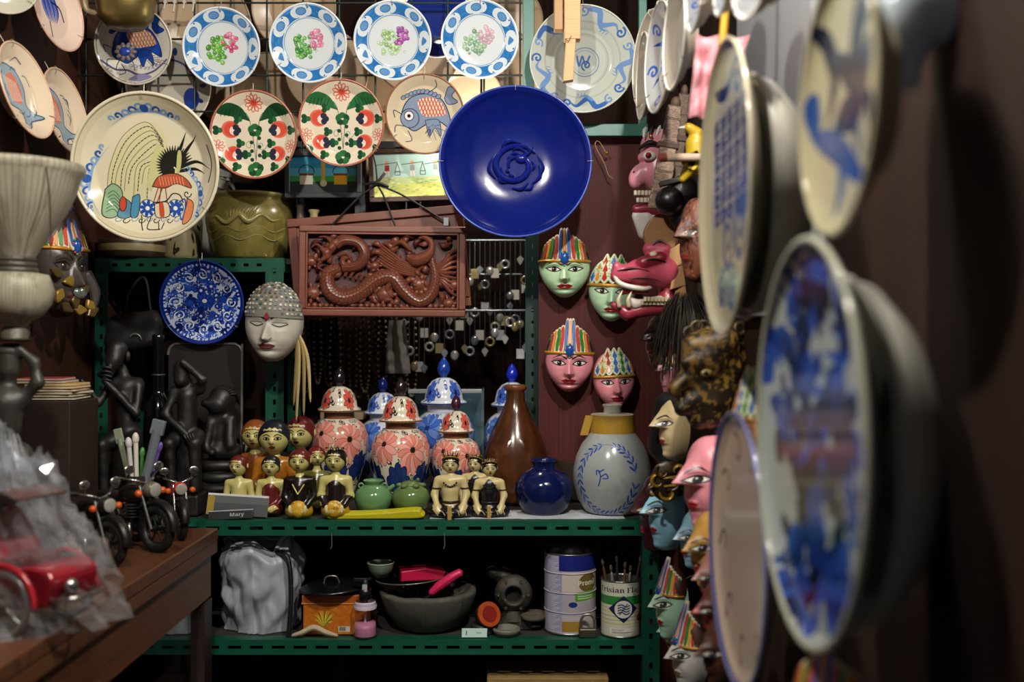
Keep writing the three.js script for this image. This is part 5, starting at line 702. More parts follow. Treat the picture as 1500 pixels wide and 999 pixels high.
bust('black-haired bust with pointed fringe towering behind the front busts', 402, 2.69, 1.4, { top: '#a8691e', hair: '#191c24', r: 16.5, yaw: 0.05 });
bust('red-capped bust with a moustache at the back of the group', 440, 2.8, 1.36, { top: '#2a1a18', hair: '#5a1a1c', r: 16, look: -0.15, lip: '#2a1512' });
bust('small red-capped bust tucked between the front busts', 464, 2.68, 1.05, { top: '#6a6a2a', hair: '#6a1c1c', r: 12.5, look: 0.3 });
function seated(label, px, d, k, o) {
  const s = d / F * k, t = thing('seated_figurine', label, 'figurine', on(px, d), 'seated painted figurines'); t.rotation.y = o.yaw ?? 0; const C = '#cabb84', B = '#15131a', top = o.top ?? C, P = [];
  P.push([0, 16, 0, 11, 0, 34, 0, 12, top], [-10, 50, 0, 8, 10, 50, 0, 8, C], [0, 38, 0, 11.5, 0, 46, 0, 11, o.top ? o.top : C], [0, 50, 0, 5, 0, 64, 0, 4.4, C]);
  for (const e of [-1, 1]) P.push([e * 18, 50, 0, 6, e * 23, 30, 2, 4.6, C], [e * 23, 30, 2, 4.6, e * 18, 13, 14, 4, C], [e * 18, 13, 14, 4.2, e * 17, 8, 18, 3.6, C], [0, 8, 4, 9, e * 24, 7, 8, 7, B], [e * 24, 7, 8, 7, e * 4, 5, 20, 5.5, B]);
  const g = blob(P.map((p) => p.map((v, i) => i < 8 ? v * s : v)), 1.25 * s, 5 * s); g.translate(0, 1.8 * s, 0); part('body', g, vc(0.3), t);
  const gold = CM('#a88a44', 0.35), ink = CM('#241c14', 0.4);
  for (let k2 = 0; k2 < 5; k2++) part('skirt_line', tube([[(-26 + k2 * 11) * s, 13.5 * s, 12 * s], [(-22 + k2 * 11) * s, 11 * s, 22 * s], [(-16 + k2 * 10) * s, 5 * s, 26 * s]], 0.7 * s, 10, 5), gold, t);
  part('sash', box(6 * s, 20 * s, 2 * s, 0, 9 * s, 25 * s, 0.6 * s), gold, t); part('belt', tor(12.5 * s, 1.6 * s, 0, 0, 0, 28, 7).rotateX(PI / 2).translate(0, 22 * s, 0), ink, t);
  for (const e of [-1, 1]) { part('bracelet', tor(5.6 * s, 1.1 * s, 0, 0, 0, 18, 6).rotateX(PI / 2).translate(e * 20.5 * s, 41 * s, 1 * s), ink, t); part('cuff', tor(4.4 * s, 1 * s, 0, 0, 0, 16, 6).rotateX(PI / 2 - 0.6).translate(e * 18.5 * s, 16 * s, 12 * s), ink, t); }
  for (let k2 = 0; k2 < 7; k2++) part('necklace_bead', sph(1.6 * s, (-9 + k2 * 3) * s, (50 - 6 * cos((k2 - 3) * 0.5)) * s, 12.5 * s, 8), ink, t);
  headOf(t, s, 75, o.r ?? 12, headTex(C, '#1a1614'), '#1a1614', { look: 0, spikes: o.spikes, band: '#8a6d2a', bun: o.bun, skin: C, yaw: o.look ?? 0 });
}
seated('seated cream figurine with bare chest and a tall spiked crown', 660, 2.6, 1.02, { spikes: 1.5 });
seated('seated cream figurine in a black bodice behind the one with a white neckline', 696, 2.69, 0.92, { top: '#17131a', spikes: 0.5, look: -0.3 });
seated('seated cream figurine in a black bodice at the end of the group', 717, 2.61, 0.93, { top: '#17131a', spikes: 0.45, look: 0.15, bun: true });
// papers, brochures and the yellow tray on the shelf edge
single('paper_sheet', warp(new THREE.BoxGeometry(0.48, 0.001, 0.13, 60, 1, 16), (v) => { v.z += 0.004 * noise(v.x * 30, v.z * 20) + (v.z > 0.06 ? 0.006 * noise(v.x * 60, 3) : 0); }), M('#b9bdc4', 0.8, { bumpMap: grime, bumpScale: 0.0006 }), 'creased pale grey paper lining under the navy pot and jug', 'paper', V(at(772, 0, 2.62).x, SHELF + 0.0006, -2.632));
single('yellow_tray', ext(splineShape([[-0.11, -0.004], [0.0, -0.002], [0.1, 0.006], [0.113, 0], [0.11, -0.008], [0, -0.01], [-0.1, -0.01]]), 0.03, 0.003).rotateX(0.12), M('#bdb41c', 0.35), 'long thin bright yellow plastic tray on the shelf edge', 'tray', V(at(548, 0, 2.57).x, SHELF + 0.0175, -2.592));
{
  const t = thing('brochure', 'grey printed brochure leaning on the front of the busts', 'brochure', on(352, 2.575, SHELF)), tex = canvas(512, 160, (x) => { x.fillStyle = '#5a5d5e'; x.fillRect(0, 0, 512, 160); x.fillStyle = '#d4d2cc'; x.fillRect(0, 0, 512, 16); x.fillStyle = '#9a8438'; x.fillRect(0, 20, 60, 140); x.fillStyle = '#454a4c'; x.fillRect(60, 70, 452, 90); });
  part('cover', box(0.15, 0.052, 0.003, 0, 0.028, 0).rotateX(-0.25).rotateZ(-0.06).translate(-0.01, 0.005, 0), M(null, 0.35, { map: tex }), t); part('pages', box(0.148, 0.05, 0.006, 0, 0.027, -0.006).rotateX(-0.25).rotateZ(-0.06).translate(-0.01, 0.005, 0), CM('#c9c6bd', 0.8), t);
  const u = thing('leaflet', 'dark leaflet with grey lettering lying on the shelf edge', 'leaflet', on(338, 2.556, SHELF + 0.002)), tex2 = canvas(256, 64, (x) => { x.fillStyle = '#1d1f21'; x.fillRect(0, 0, 256, 64); x.fillStyle = '#a9acad'; x.font = 'bold 34px sans-serif'; x.fillText('Mary', 120, 46); x.fillRect(0, 0, 256, 7); });
  part('cover', box(0.11, 0.022, 0.002, 0, 0.011, 0).rotateX(-0.3).rotateZ(0.05), M(null, 0.4, { map: tex2 }), u);
}
// ---------------------------------------------------------------- masks hung in profile along the side wall
const hang = (t, h) => { part('hanging_loop', tube([[0, h * 0.4, -0.004], [0, h * 0.75, -0.03], [0, h * 0.9, -0.07], [0, h * 0.92, -0.1]], 0.0014, 14, 5), CM('#4a4034', 0.8), t); return t; };
const PF = { eyeY: 0.14, tip: 0.04, mouth: -0.4, nose: 0.72, bridge: 0.7, sharp: true, nw: 0.46, chin: 0.16 };
const prof = (label, px, py, d, w, h, skin, o = {}) => hang(mask('profile_mask', label, { px, py, d, w, h, dep: o.dep ?? 0.75, skin, yaw: o.yaw ?? -1.35, pitch: o.pitch ?? 0, roll: o.roll ?? 0, crown: o.crown, crownY: o.crownY ?? 0.42, crownH: o.crownH ?? 0.7, face: { ...PF, ...(o.face || {}) }, paint: { lip: '#b3242a', ...(o.paint || {}) } }), h * d / F);
prof('sky blue pointed-nose mask in front of the maroon one', 978, 752, 2.3, 33, 54, '#8cc4da', { crown: 'gem', crownH: 0.5, crownY: 0.55, yaw: -1.2 });
prof('dark maroon pointed-nose mask behind the sky blue one', 962, 752, 2.42, 30, 58, '#3c1620', { paint: { lip: '#9a1c24', white: '#c9b8a0' } });
prof('large pink pointed-nose mask with a gold hair band', 1042, 708, 2.03, 47, 70, '#e08e9a', { yaw: -1.15, face: { nose: 0.75 } });
prof('pale blue mask peeping out below the large pink one', 1022, 790, 2.16, 30, 44, '#8cb9cf', { yaw: -1.2 });
prof('ochre yellow mask with a dark moustache below the large pink one', 1046, 806, 1.92, 40, 58, '#d3a24c', { yaw: -1.15, paint: { tache: true } });
prof('small dusky pink mask under the ochre yellow one', 1052, 848, 1.82, 32, 42, '#b98077', { yaw: -1.2 });
prof('mint green mask with a striped plume crown', 986, 888, 2.3, 30, 50, '#abd6ba', { crown: 'plume', crownY: 0.42, crownH: 1.0, yaw: -1.2 });
prof('white mask with a striped plume crown below the mint green one', 1012, 962, 2.16, 32, 50, '#cfcdc6', { crown: 'plume', crownY: 0.42, crownH: 1.2, yaw: -1.2, paint: { lip: '#8a7a54' } });
prof('second mint green mask mostly behind the white one', 998, 925, 2.38, 28, 40, '#a6ccae', { yaw: -1.3 });
prof('brown mask with a bright red nose behind the beige curl dish', 1058, 896, 1.72, 36, 46, '#5d3026', { yaw: -1.25, paint: { extra: (x) => dot(x, 0, 0.02, 0.22, 0.24, 0, '#c23a36') } });
prof('dark wooden mask below the red-nosed one', 1060, 958, 1.63, 36, 48, '#4a2c22', { yaw: -1.2, paint: { lip: '#6a2018' } });
{ // pale mask with long black hair
  const t = prof('cream pointed-nose mask with a mass of black hair', 990, 626, 2.25, 30, 48, '#cdb98c', { yaw: -1.3, paint: { lip: '#a8262a' } }), s = 2.25 / F, q = rng(3);
  const hair = blob([[-18, 30, 4, 20, -40, -30, 0, 24, 0], [0, 34, 0, 16, 18, 30, -2, 14, 0]].map((p) => p.map((v, i) => i < 8 ? v * s : v)), 0.0035, 0.02, null, 0.006); hair.deleteAttribute('color'); 
  part('hair', hair, M('#0d0b0c', 0.6, { bumpMap: grime, bumpScale: 0.002 }), t, 'matted black hair'); t.children[1].position.set(0.025, 0.0, -0.012);
}
prof('small pink-nosed mask with white brow band beside the jewel-crowned pink mask', 986, 545, 2.4, 22, 42, '#b0707a', { crown: 'plume', crownY: 0.3, crownH: 0.9, yaw: -1.1, paint: { extra: (x) => { x.fillStyle = '#d8d4cc'; x.fillRect(-1, -0.5, 2, 0.16); x.fillStyle = '#161214'; x.fillRect(-1, -0.38, 2, 0.1); dot(x, 0, 0.3, 0.3, 0.25, 0, '#c9909a'); } } });
// gold hair band of the large pink mask, a thing of its own look
{ // weathered gilded guardian head
  const d = 2.06, s = d / F, t = thing('guardian_carving', 'big weathered brown and gilt guardian head with bulging brows', 'mask', at(1040, 560, d)); t.rotation.y = 0.15;
  const B = '#261d10', G = '#5c4620', P = [[0, 40, 0, 42, 0, -20, 0, 40, B], [-30, 52, 18, 18, 10, 60, 26, 20, G], [-36, 12, 18, 13, -58, -8, 18, 11, G], [-20, 24, 34, 12, -4, 26, 36, 12, G], [-34, -30, 16, 15, -48, -38, 16, 9, B], [-20, -52, 12, 16, 10, -50, 10, 18, B], [20, 70, 0, 22, 40, 30, 0, 26, B], [-44, 30, 26, 8, -10, 40, 36, 8, G]];
  const hg = blob(P.map((p) => p.map((v, i) => i < 8 ? v * s : v)), 0.0036, 0.016, [[-28, 16, 44, 5, -14, 18, 48, 5].map((v) => v * s)], 0.006), hp = hg.attributes.position, hc = hg.attributes.color, C1 = new THREE.Color('#7a5e24'), C2 = new THREE.Color('#1d160d');
  for (let i = 0; i < hp.count; i++) { const n = noise(hp.getX(i) * 70, hp.getY(i) * 70, hp.getZ(i) * 70) + 0.6 * noise(hp.getX(i) * 190, hp.getY(i) * 190, hp.getZ(i) * 190); if (n > 0.22) hc.setXYZ(i, C1.r, C1.g, C1.b); else if (n < -0.12) hc.setXYZ(i, C2.r, C2.g, C2.b); }   // flaked gilding
  part('head', hg, M('#ffffff', 0.45, { vertexColors: true, bumpMap: grime, bumpScale: 0.002 }), t);
  part('eye', ell(9 * s, 6 * s, 5 * s, -20 * s, 15 * s, 42 * s, 16), CM('#8a7a4a', 0.35), t); part('pupil', sph(3 * s, -22 * s, 15 * s, 46 * s, 10), CM('#0d0b08', 0.3), t);
  for (let k = 0; k < 8; k++) part('curl', tor(8 * s, 3.4 * s, (-36 + k * 11) * s, (72 + 10 * sin(k)) * s, 14 * s, 18, 8), CM(k % 2 ? '#4a3818' : '#2a2012', 0.5), t);
  for (const k of [0, 1, 2]) part('fang', new THREE.ConeGeometry(3 * s, 14 * s, 8).rotateX(PI).translate((-50 + k * 14) * s, -28 * s, 24 * s), CM('#9c9270', 0.4), t);
  const g = thing('gilt_ornament', 'curled gold and black headdress piece over the sky blue mask', 'ornament', at(972, 705, 2.2)), e = 2.2 / F;
  for (let k = 0; k < 6; k++) part('curl', taper(Array.from({ length: 12 }, (_, i) => { const a = i * 0.45 + k; return [(-16 + k * 7 + cos(a) * (12 - i * 0.7)) * e, (k % 3 * 16 - 16 + sin(a) * (12 - i * 0.7)) * e, (6 + k) * e]; }), [1.2 * e, 3.2 * e, 3 * e, 1 * e], 30, 7), CM(k % 2 ? '#a8842c' : '#4a3a16', 0.35, 0.3), g);
  part('plate', ell(24 * e, 30 * e, 8 * e, 4 * e, 0, 0, 18), CM('#2a2212', 0.4), g); for (let k = 0; k < 5; k++) part('stripe', box(26 * e, 2.4 * e, 3 * e, 12 * e, (12 - k * 6) * e, 8 * e).rotateZ(0.12), CM(k % 2 ? '#c29a34' : '#16120c', 0.4), g);
}
// ---------------------------------------------------------------- monster heads
function teeth(p, s, x0, x1, y, z, n, up, c = '#d3cbb2') { for (let k = 0; k < n; k++) part('tooth', box((x1 - x0) / n * 0.82 * s, 7 * s, 5 * s, (x0 + (k + 0.5) * (x1 - x0) / n) * s, (y + (up ? 3 : -3)) * s, z * s, 0.8 * s), CM(c, 0.3), p); }
{
  const d = 2.45, s = d / F, t = thing('monster_puppet', 'pink monster puppet head with bared teeth and white beard', 'puppet head', at(956, 255, d)), PK = '#c9828e', DK = '#7a2436', W = '#c9c4bb';
  const B = (P, dent) => blob(P.map((p) => p.map((v, i) => i < 8 ? v * s : v)), 2 * s, 7 * s, dent?.map((p) => p.map((v) => v * s)));
  part('head', B([[8, 40, 0, 26, 14, -2, 0, 28, PK], [0, 4, 4, 20, -22, -6, 4, 13, PK], [-20, 2, 8, 10, -26, -14, 8, 9, PK], [-4, 34, 18, 9, -18, 22, 14, 6, PK]]), M('#ffffff', 0.34, { vertexColors: true }), t);
  part('jaw', B([[-24, -52, 6, 7, 18, -48, 4, 10, DK], [-20, -58, 6, 5, 20, -58, 4, 8, DK], [20, -30, 0, 14, 22, -48, 0, 12, DK]]), M('#ffffff', 0.3, { vertexColors: true }), t);
  part('beard', B([[-22, -62, 4, 9, -14, -88, 4, 8, W], [-10, -64, 6, 9, -4, -96, 4, 7, W], [4, -66, 4, 8, 6, -84, 2, 6, W]]), M('#ffffff', 0.7, { vertexColors: true }), t, 'white beard');
  teeth(t, s, -30, 12, -27, 17, 8, false); teeth(t, s, -26, 12, -43, 14, 7, true);
  part('eye', ell(10 * s, 7 * s, 6 * s, -8 * s, 22 * s, 26 * s, 18), CM('#d8d0c4', 0.25), t); part('iris', sph(4.6 * s, -10 * s, 22 * s, 30 * s, 12), CM('#6a0f16', 0.2), t);
  part('brow', taper([[-24 * s, 32 * s, 24 * s], [-8 * s, 40 * s, 30 * s], [12 * s, 34 * s, 28 * s]], [2 * s, 4.5 * s, 2 * s], 16, 8), CM('#121012', 0.5), t);
  for (let k = 0; k < 4; k++) part('face_stripe', taper([[(-16 + k * 9) * s, 48 * s, 22 * s], [(-14 + k * 10) * s, 60 * s, 18 * s], [(-8 + k * 9) * s, 70 * s, 8 * s]], [1.5 * s, 3.4 * s, 1 * s], 10, 6), CM(k % 2 ? '#141214' : '#c9c4bb', 0.5), t);
  part('nostril', ell(4 * s, 3 * s, 3 * s, -27 * s, 0, 14 * s, 10), CM('#2a0c12', 0.5), t);
  part('gold_stud', sph(2.4 * s, -6 * s, 50 * s, 28 * s, 10), CM('#b8922f', 0.25, 0.7), t);
  const n = thing('black_ball_nose', 'black wooden face with a round black nose beside the pink monster', 'mask', at(985, 292, 2.3)), e = 2.3 / F; part('face', blob([[16, 10, -8, 26, 18, -24, -8, 22, 0]].map((p) => p.map((v, i) => i < 8 ? v * e : v)), 2.2 * e, 5 * e), CM('#15100f', 0.5), n); part('nose', sph(21 * e, -6 * e, -4 * e, 12 * e, 24), CM('#0b0a0b', 0.35), n); part('brow', box(40 * e, 8 * e, 10 * e, 4 * e, 24 * e, 14 * e, 2 * e).rotateZ(0.25), CM('#1a1514', 0.5), n);
}
{
  const d = 2.36, s = d / F, t = thing('dragon_puppet', 'open-jawed crimson dragon head with white tusks', 'puppet head', at(946, 402, d)), R = '#b64c5e', R2 = '#93303f';
  const B = (P, k = 7) => blob(P.map((p) => p.map((v, i) => i < 8 ? v * s : v)), 2 * s, k * s);
  part('upper_jaw', B([[26, 6, 0, 28, -10, 2, 4, 20, R], [-10, 2, 6, 18, -42, -2, 8, 11, R], [-38, 6, 10, 9, -44, 12, 10, 6, R], [4, 36, 12, 10, 24, 34, 12, 12, R], [-6, 16, 20, 9, 18, 22, 22, 8, '#7d2032']]), M('#ffffff', 0.3, { vertexColors: true }), t);
  part('lower_jaw', B([[30, -44, 0, 14, -28, -58, 6, 8, R2], [-28, -58, 6, 8, -46, -46, 8, 6, R2], [34, -20, -4, 14, 32, -44, -2, 14, R2]]), M('#ffffff', 0.3, { vertexColors: true }), t);
  part('tongue', B([[20, -38, 6, 7, -16, -44, 10, 6, '#c9bdb2'], [-16, -44, 10, 6, -26, -36, 12, 4, '#c9bdb2']]), M('#ffffff', 0.35, { vertexColors: true }), t);
  part('lip', taper([[-50 * s, 6 * s, 10 * s], [-40 * s, -14 * s, 20 * s], [-10 * s, -22 * s, 24 * s], [6 * s, -20 * s, 22 * s]], [2 * s, 4 * s, 4 * s, 3 * s], 24, 8), CM('#d2ccc0', 0.3), t, 'white lip edge');
  for (const [p, c] of [[[[-44, 4, 20], [-20, 8, 25], [4, 2, 25]], '#5a1420'], [[[-30, -8, 22], [-6, -6, 26], [20, -12, 27]], '#5a1420'], [[[-12, 14, 24], [6, 20, 30], [26, 16, 28]], '#2a0c10'], [[[6, 40, 22], [16, 48, 20], [28, 42, 22]], '#5d5a5c']]) part('crease', taper(p.map((v) => v.map((k) => k * s)), [0.8 * s, 1.8 * s, 0.8 * s], 14, 6), CM(c, 0.4), t);
  part('eye', ell(6 * s, 4.5 * s, 4 * s, 8 * s, 27 * s, 24 * s, 14), CM('#cfc6a8', 0.3), t);
  part('mouth_lining', box(40 * s, 14 * s, 20 * s, -16 * s, -22 * s, 6 * s, 3 * s), CM('#8f1018', 0.4), t); teeth(t, s, -6, 34, -34, 20, 8, false, '#b9ad8c'); teeth(t, s, -10, 30, -45, 16, 7, true, '#b9ad8c');
  for (const x of [-40, -26]) part('tusk', taper([[x * s, -50 * s, 16 * s], [(x - 2) * s, -38 * s, 20 * s], [(x + 4) * s, -24 * s, 18 * s]], [3.6 * s, 3 * s, 0.8 * s], 12, 8), CM('#c9bf9c', 0.3), t);
  part('forehead_plate', ext(splineShape([[2, 38], [-2, 62], [14, 84], [38, 78], [42, 50], [30, 34]].map(([x, y]) => [x * s, y * s])), 0.02, 0.003), M(null, 0.6, { map: scaled(T.paleWood, 8, 8), color: '#a89c8c' }), t, 'pale bare wood plate'); for (let k = 0; k < 3; k++) part('cheek_fin', ext(shapeOf([[0, 0], [20, 6], [16, 34], [4, 26]].map(([x, y]) => [x * s, y * s])), 0.012, 0.002).translate((30 + k * 4) * s, (8 - k * 30) * s, 0.02 - k * 0.002), CM('#b5895a', 0.6), t, 'bare tan wood fin');
}
// ---------------------------------------------------------------- carved sticks, cloth, cane and odd pieces at the top
const batik = canvas(128, 512, (x) => { x.fillStyle = '#8d7462'; x.fillRect(0, 0, 128, 512); const q = rng(8); for (let j = 0; j < 40; j++) for (let i = 0; i < 9; i++) stroke(x, [[i * 16 - 8, j * 13 + (i % 2) * 6], [i * 16, j * 13 + 6], [i * 16 + 8, j * 13 + (i % 2) * 6]], 2.2, q() < 0.5 ? '#241812' : '#a58a70'); x.fillStyle = '#2a1c16'; for (const y of [90, 100, 240, 250, 400]) x.fillRect(0, y, 128, 5); });
[['patterned carved wooden sheath with a wide collar', 975, 232, 2.32, 26, 150, -0.16, '#ffffff'], ['paler carved wooden sheath behind the wide-collared one', 992, 225, 2.4, 18, 170, -0.1, '#b9b0a6']].forEach(([label, px, py, d, w, h, r, c]) => { const s = d / F, t = thing('carved_sheath', label, 'carving', at(px, py, d)); t.rotation.z = r; part('body', ext(shapeOf([[-w / 2, -h / 2], [w / 2, -h / 2], [w * 0.36, h / 2], [-w * 0.3, h / 2]].map(([x, y]) => [x * s, y * s])), 0.012, 0.003), M(c, 0.6, { map: scaled(batik, 18, 6) }), t); part('collar', box(w * 1.2 * s, 8 * s, 0.024, 0, h * 0.12 * s, 0.006, 0.002), CM('#4a3426', 0.6), t); part('finial', ell(w * 0.3 * s, 10 * s, 0.01, w * 0.05 * s, (h / 2 + 6) * s, 0.006, 14), CM('#5a4434', 0.6), t); });
{
  const t = thing('wooden_peg', 'pale wooden rod with a red tip poking out beside the lattice dish', 'rod', at(995, 231, 2.15)); part('rod', bar(V(-0.03, 0, 0), V(0.05, 0.004, -0.02), 0.0085, 16), CM('#c9ad98', 0.6), t); part('tip', bar(V(-0.042, -0.0006, 0.003), V(-0.028, 0, 0), 0.009, 16), CM('#8a3a34', 0.5), t);
  const y = thing('yellow_bird', 'bright yellow painted wooden bird behind the lattice dish', 'carving', at(1014, 232, 2.2)), s = 2.2 / F; part('body', blob([[6, 20, 0, 16, 8, -6, 0, 17, 0], [6, 36, 4, 9, -6, 44, 6, 7, 0], [0, -10, 4, 14, -14, -30, 2, 6, 0]].map((p) => p.map((v, i) => i < 8 ? v * s : v)), 2 * s, 6 * s), CM('#b79a1c', 0.4), y); for (let k = 0; k < 4; k++) part('feather', plumeGeo(26 * s, 9 * s, 3 * s).rotateZ(2.2 + k * 0.24).translate(4 * s, 6 * s, 16 * s), CM(k % 2 ? '#c9ae2c' : '#8a6f14', 0.4), y); part('beak', new THREE.ConeGeometry(4 * s, 14 * s, 8).rotateZ(PI / 2).translate(-16 * s, 44 * s, 6 * s), CM('#d8d2c0', 0.4), y);
  const c = thing('yellow_cane', 'yellow cane hanging above the pink cloth', 'cane', at(1062, 20, 1.62)); c.rotation.z = -0.09; part('stem', bar(V(0, -0.05, 0), V(0, 0.16, 0), 0.006, 14), CM('#b58a1e', 0.4), c); part('cap', sph(0.0065, 0, -0.05, 0, 12), CM('#8a6612', 0.4), c);
  const cl = new THREE.PlaneGeometry(0.075, 0.13, 22, 34); warp(cl, (v) => { v.z = 0.014 * sin(v.x * 150 + v.y * 18) + 0.01 * noise(v.x * 50, v.y * 30, 2); v.x = v.x * (1.15 - 0.5 * (0.065 - v.y) / 0.13) - (0.065 - v.y) * 0.22; });
  single('pink_cloth', cl, M(null, 0.85, { map: canvas(128, 192, (x) => { x.fillStyle = '#c98790'; x.fillRect(0, 0, 128, 192); speckle(x, 128, 192, 120, 4, ['#d8a9ac', '#b4606e', '#e0bfbc'], 3, 12); }), side: THREE.DoubleSide }), 'faded pink cloth knotted to the yellow cane', 'cloth', at(1058, 112, 1.66));
  const bm = mask('spotted_mask', 'brown mask with a dense spotted pattern beside the crimson dragon head', { px: 1020, py: 352, d: 2.18, w: 30, h: 62, dep: 0.7, skin: '#6a3c28', yaw: -1.1, rough: 0.5, face: PF, paint: { extra: (x) => { const q = rng(12); for (let i = 0; i < 260; i++) { const r = 0.02 + q() * 0.04; dot(x, (q() - 0.5) * 2, (q() - 0.5) * 2, r, r, 0, q() < 0.5 ? '#2a1710' : '#8f5638', '#1c0e0a', 0.01); } } } });
  prof('small pink mask tip behind the spotted mask', 1048, 352, 2.3, 22, 30, '#c9828c');
  const k = [], q = rng(44); for (let i = 0; i < 170; i++) { const x = (q() - 0.5) * 0.1, z = (q() - 0.5) * 0.05, l = 0.08 + q() * 0.1; k.push(taper([[x * 0.5, 0.06 - q() * 0.02, z * 0.5], [x, 0.01, z], [x * 1.3 + (q() - 0.5) * 0.03, 0.03 - l, z]], [0.0012, 0.0016, 0.0008], 8, 4)); }
  const hr = single('horsehair_mane', merge(k), M('#2b241d', 0.7), 'shaggy dark brown horsehair mane below the crimson dragon head', 'hair', at(1004, 468, 2.25)); hr.userData.kind = 'stuff';
  const bk = single('bark_block', blob([[0, 0.05, 0, 0.035, 0.01, -0.05, 0, 0.04, 0], [-0.02, -0.04, 0.01, 0.03, -0.025, -0.075, 0.01, 0.02, 0]], 0.005, 0.02, null, 0.009), CM('#3a3226', 0.8), 'rough dark root carving behind the lattice dish', 'carving', at(1046, 440, 2.34));
  prof('old brown mask hidden in the mane beneath the dragon head', 968, 500, 2.5, 26, 40, '#4a342a', { yaw: -1.1 });
  const o = mask('crowned_mask', 'blurred orange and green crowned mask above the beige curl dish', { px: 1100, py: 625, d: 1.55, w: 36, h: 60, skin: '#c98a54', yaw: -1.2, crown: 'gem', crownY: 0.2, crownH: 1.3 });
  const z = mask('crowned_mask', 'blurred plume-crowned mask under the huge cloud-painted dish', { px: 1215, py: 1062, d: 1.1, w: 60, h: 90, skin: '#c9a878', yaw: -0.7, crown: 'plume', crownY: 0.35, crownH: 0.95 });
}
{ // wooden clapper, brass pot, flower ornament, twine
  const d = 2.62, s = d / F, t = thing('wooden_clapper', 'pale wooden clapper hanging in front of the grey scroll plate', 'clapper', at(832, 30, d)), w = M(null, 0.55, { map: T.paleWood });
  part('block', box(24 * s, 88 * s, 22 * s, 6 * s, 14 * s, 0, 0.003), w, t); part('block', box(13 * s, 70 * s, 18 * s, -14 * s, 20 * s, -4 * s, 0.003), CM('#b48a5c', 0.55), t); part('striker', ext(shapeOf([[-6, 0], [6, 2], [2, -58], [-10, -60]].map(([x, y]) => [x * s, y * s])), 12 * s, 1.5 * s).translate(4 * s, -30 * s, -4 * s), w, t); part('cord', tube([[4 * s, -26 * s, 12 * s], [0, -34 * s, 14 * s], [-4 * s, -30 * s, 12 * s]], 0.001, 12, 5), CM('#6a5a48', 0.8), t);
  const b = thing('brass_pot', 'tarnished brass pot hanging over the blue fish plate', 'pot', at(184, 4, 2.6)), e = 2.6 / F; part('body', lathe(potProfile([[0, -38], [26, -36], [38, -22], [43, 2], [44, 30]], e), 48), M('#7a6a3c', 0.35, { metalness: 0.75, bumpMap: grime, bumpScale: 0.001 }), b); part('band', tor(43.6 * e, 1.4 * e, 0, 0, 0, 56, 8).rotateX(PI / 2).translate(0, 6 * e, 0), CM('#5a4c28', 0.4, 0.7), b); part('lug', taper([[-42 * e, -16 * e, 0], [-58 * e, -8 * e, 0], [-60 * e, 26 * e, 0]], [4 * e, 5 * e, 3 * e], 16, 8), CM('#b9a27c', 0.5), b);
  const f = thing('flower_ornament', 'small dark flower ornament with a blue centre on the fish plate', 'ornament', at(184, 76, 2.64)); for (let k = 0; k < 10; k++) part('petal', ell(7 * e, 3.4 * e, 3 * e, 0, 0, 0, 10).rotateZ(k * 0.628).translate(cos(k * 0.628) * 10 * e, sin(k * 0.628) * 8 * e, 0), CM('#6b5f58', 0.5), f); part('centre', ell(9 * e, 7 * e, 4 * e, 0, 0, 2 * e, 16), CM('#1f3a8c', 0.3), f); for (const k of [-1, 1]) part('wire_leg', tube([[k * 6 * e, -8 * e, 0], [k * 12 * e, -18 * e, 0], [k * 14 * e, -28 * e, 0.002]], 0.0012, 12, 5), CM('#2a2622', 0.5), f);
  const tw = thing('twine', 'loose twine hanging from a brass pin on the red-brown panel', 'twine', at(888, 224, 2.83)); part('strand', tube([[0, 0, 0], [-0.02, 0.03, 0.004], [-0.03, 0.02, 0.004], [-0.005, -0.03, 0.006], [0.006, -0.06, 0.004], [0.018, -0.07, 0.004]], 0.0012, 40, 5), CM('#8a7a5a', 0.8), tw); part('pin', sph(0.005, 0.002, 0, 0.002, 12), CM('#b8922f', 0.25, 0.8), tw);
}

{ // bluish plastic pouch hanging high near the viewer, white pegs on the grid
  const t = thing('plastic_pouch', 'blurred grey-blue plastic pouch hanging beside the bold-stroke dish', 'pouch', at(1392, 18, 0.95)); const g = blob([[-0.03, 0.06, 0, 0.03, 0.03, 0.06, 0, 0.032, 0], [-0.035, 0.0, 0, 0.03, 0.02, 0.01, 0, 0.032, 0], [-0.036, -0.025, 0, 0.012, -0.038, -0.06, 0, 0.008, 0]], 0.005, 0.02, null, 0.008); g.deleteAttribute('color'); part('body', g, M('#aab6c4', 0.25, { flatShading: true }), t); part('tie', tor(0.012, 0.004, 0, 0.1, 0, 20, 8), CM('#77808a', 0.4), t);
  [242, 256, 270, 284].forEach((px, i) => { const p = thing('hook_peg', ['first', 'second', 'third', 'fourth'][i] + ' white plastic hook peg from the brass pot on the grid', 'hook', at(px, 4, 2.77)); part('stem', bar(V(0, 0, 0), V(0, -0.02 - (i % 2) * 0.008, 0.012), 0.0022), CM('#c9c6bc', 0.4), p); part('clip', box(0.008, 0.012, 0.01, 0, 0.004, -0.002, 0.001), CM('#b9b6ac', 0.4), p); });
}
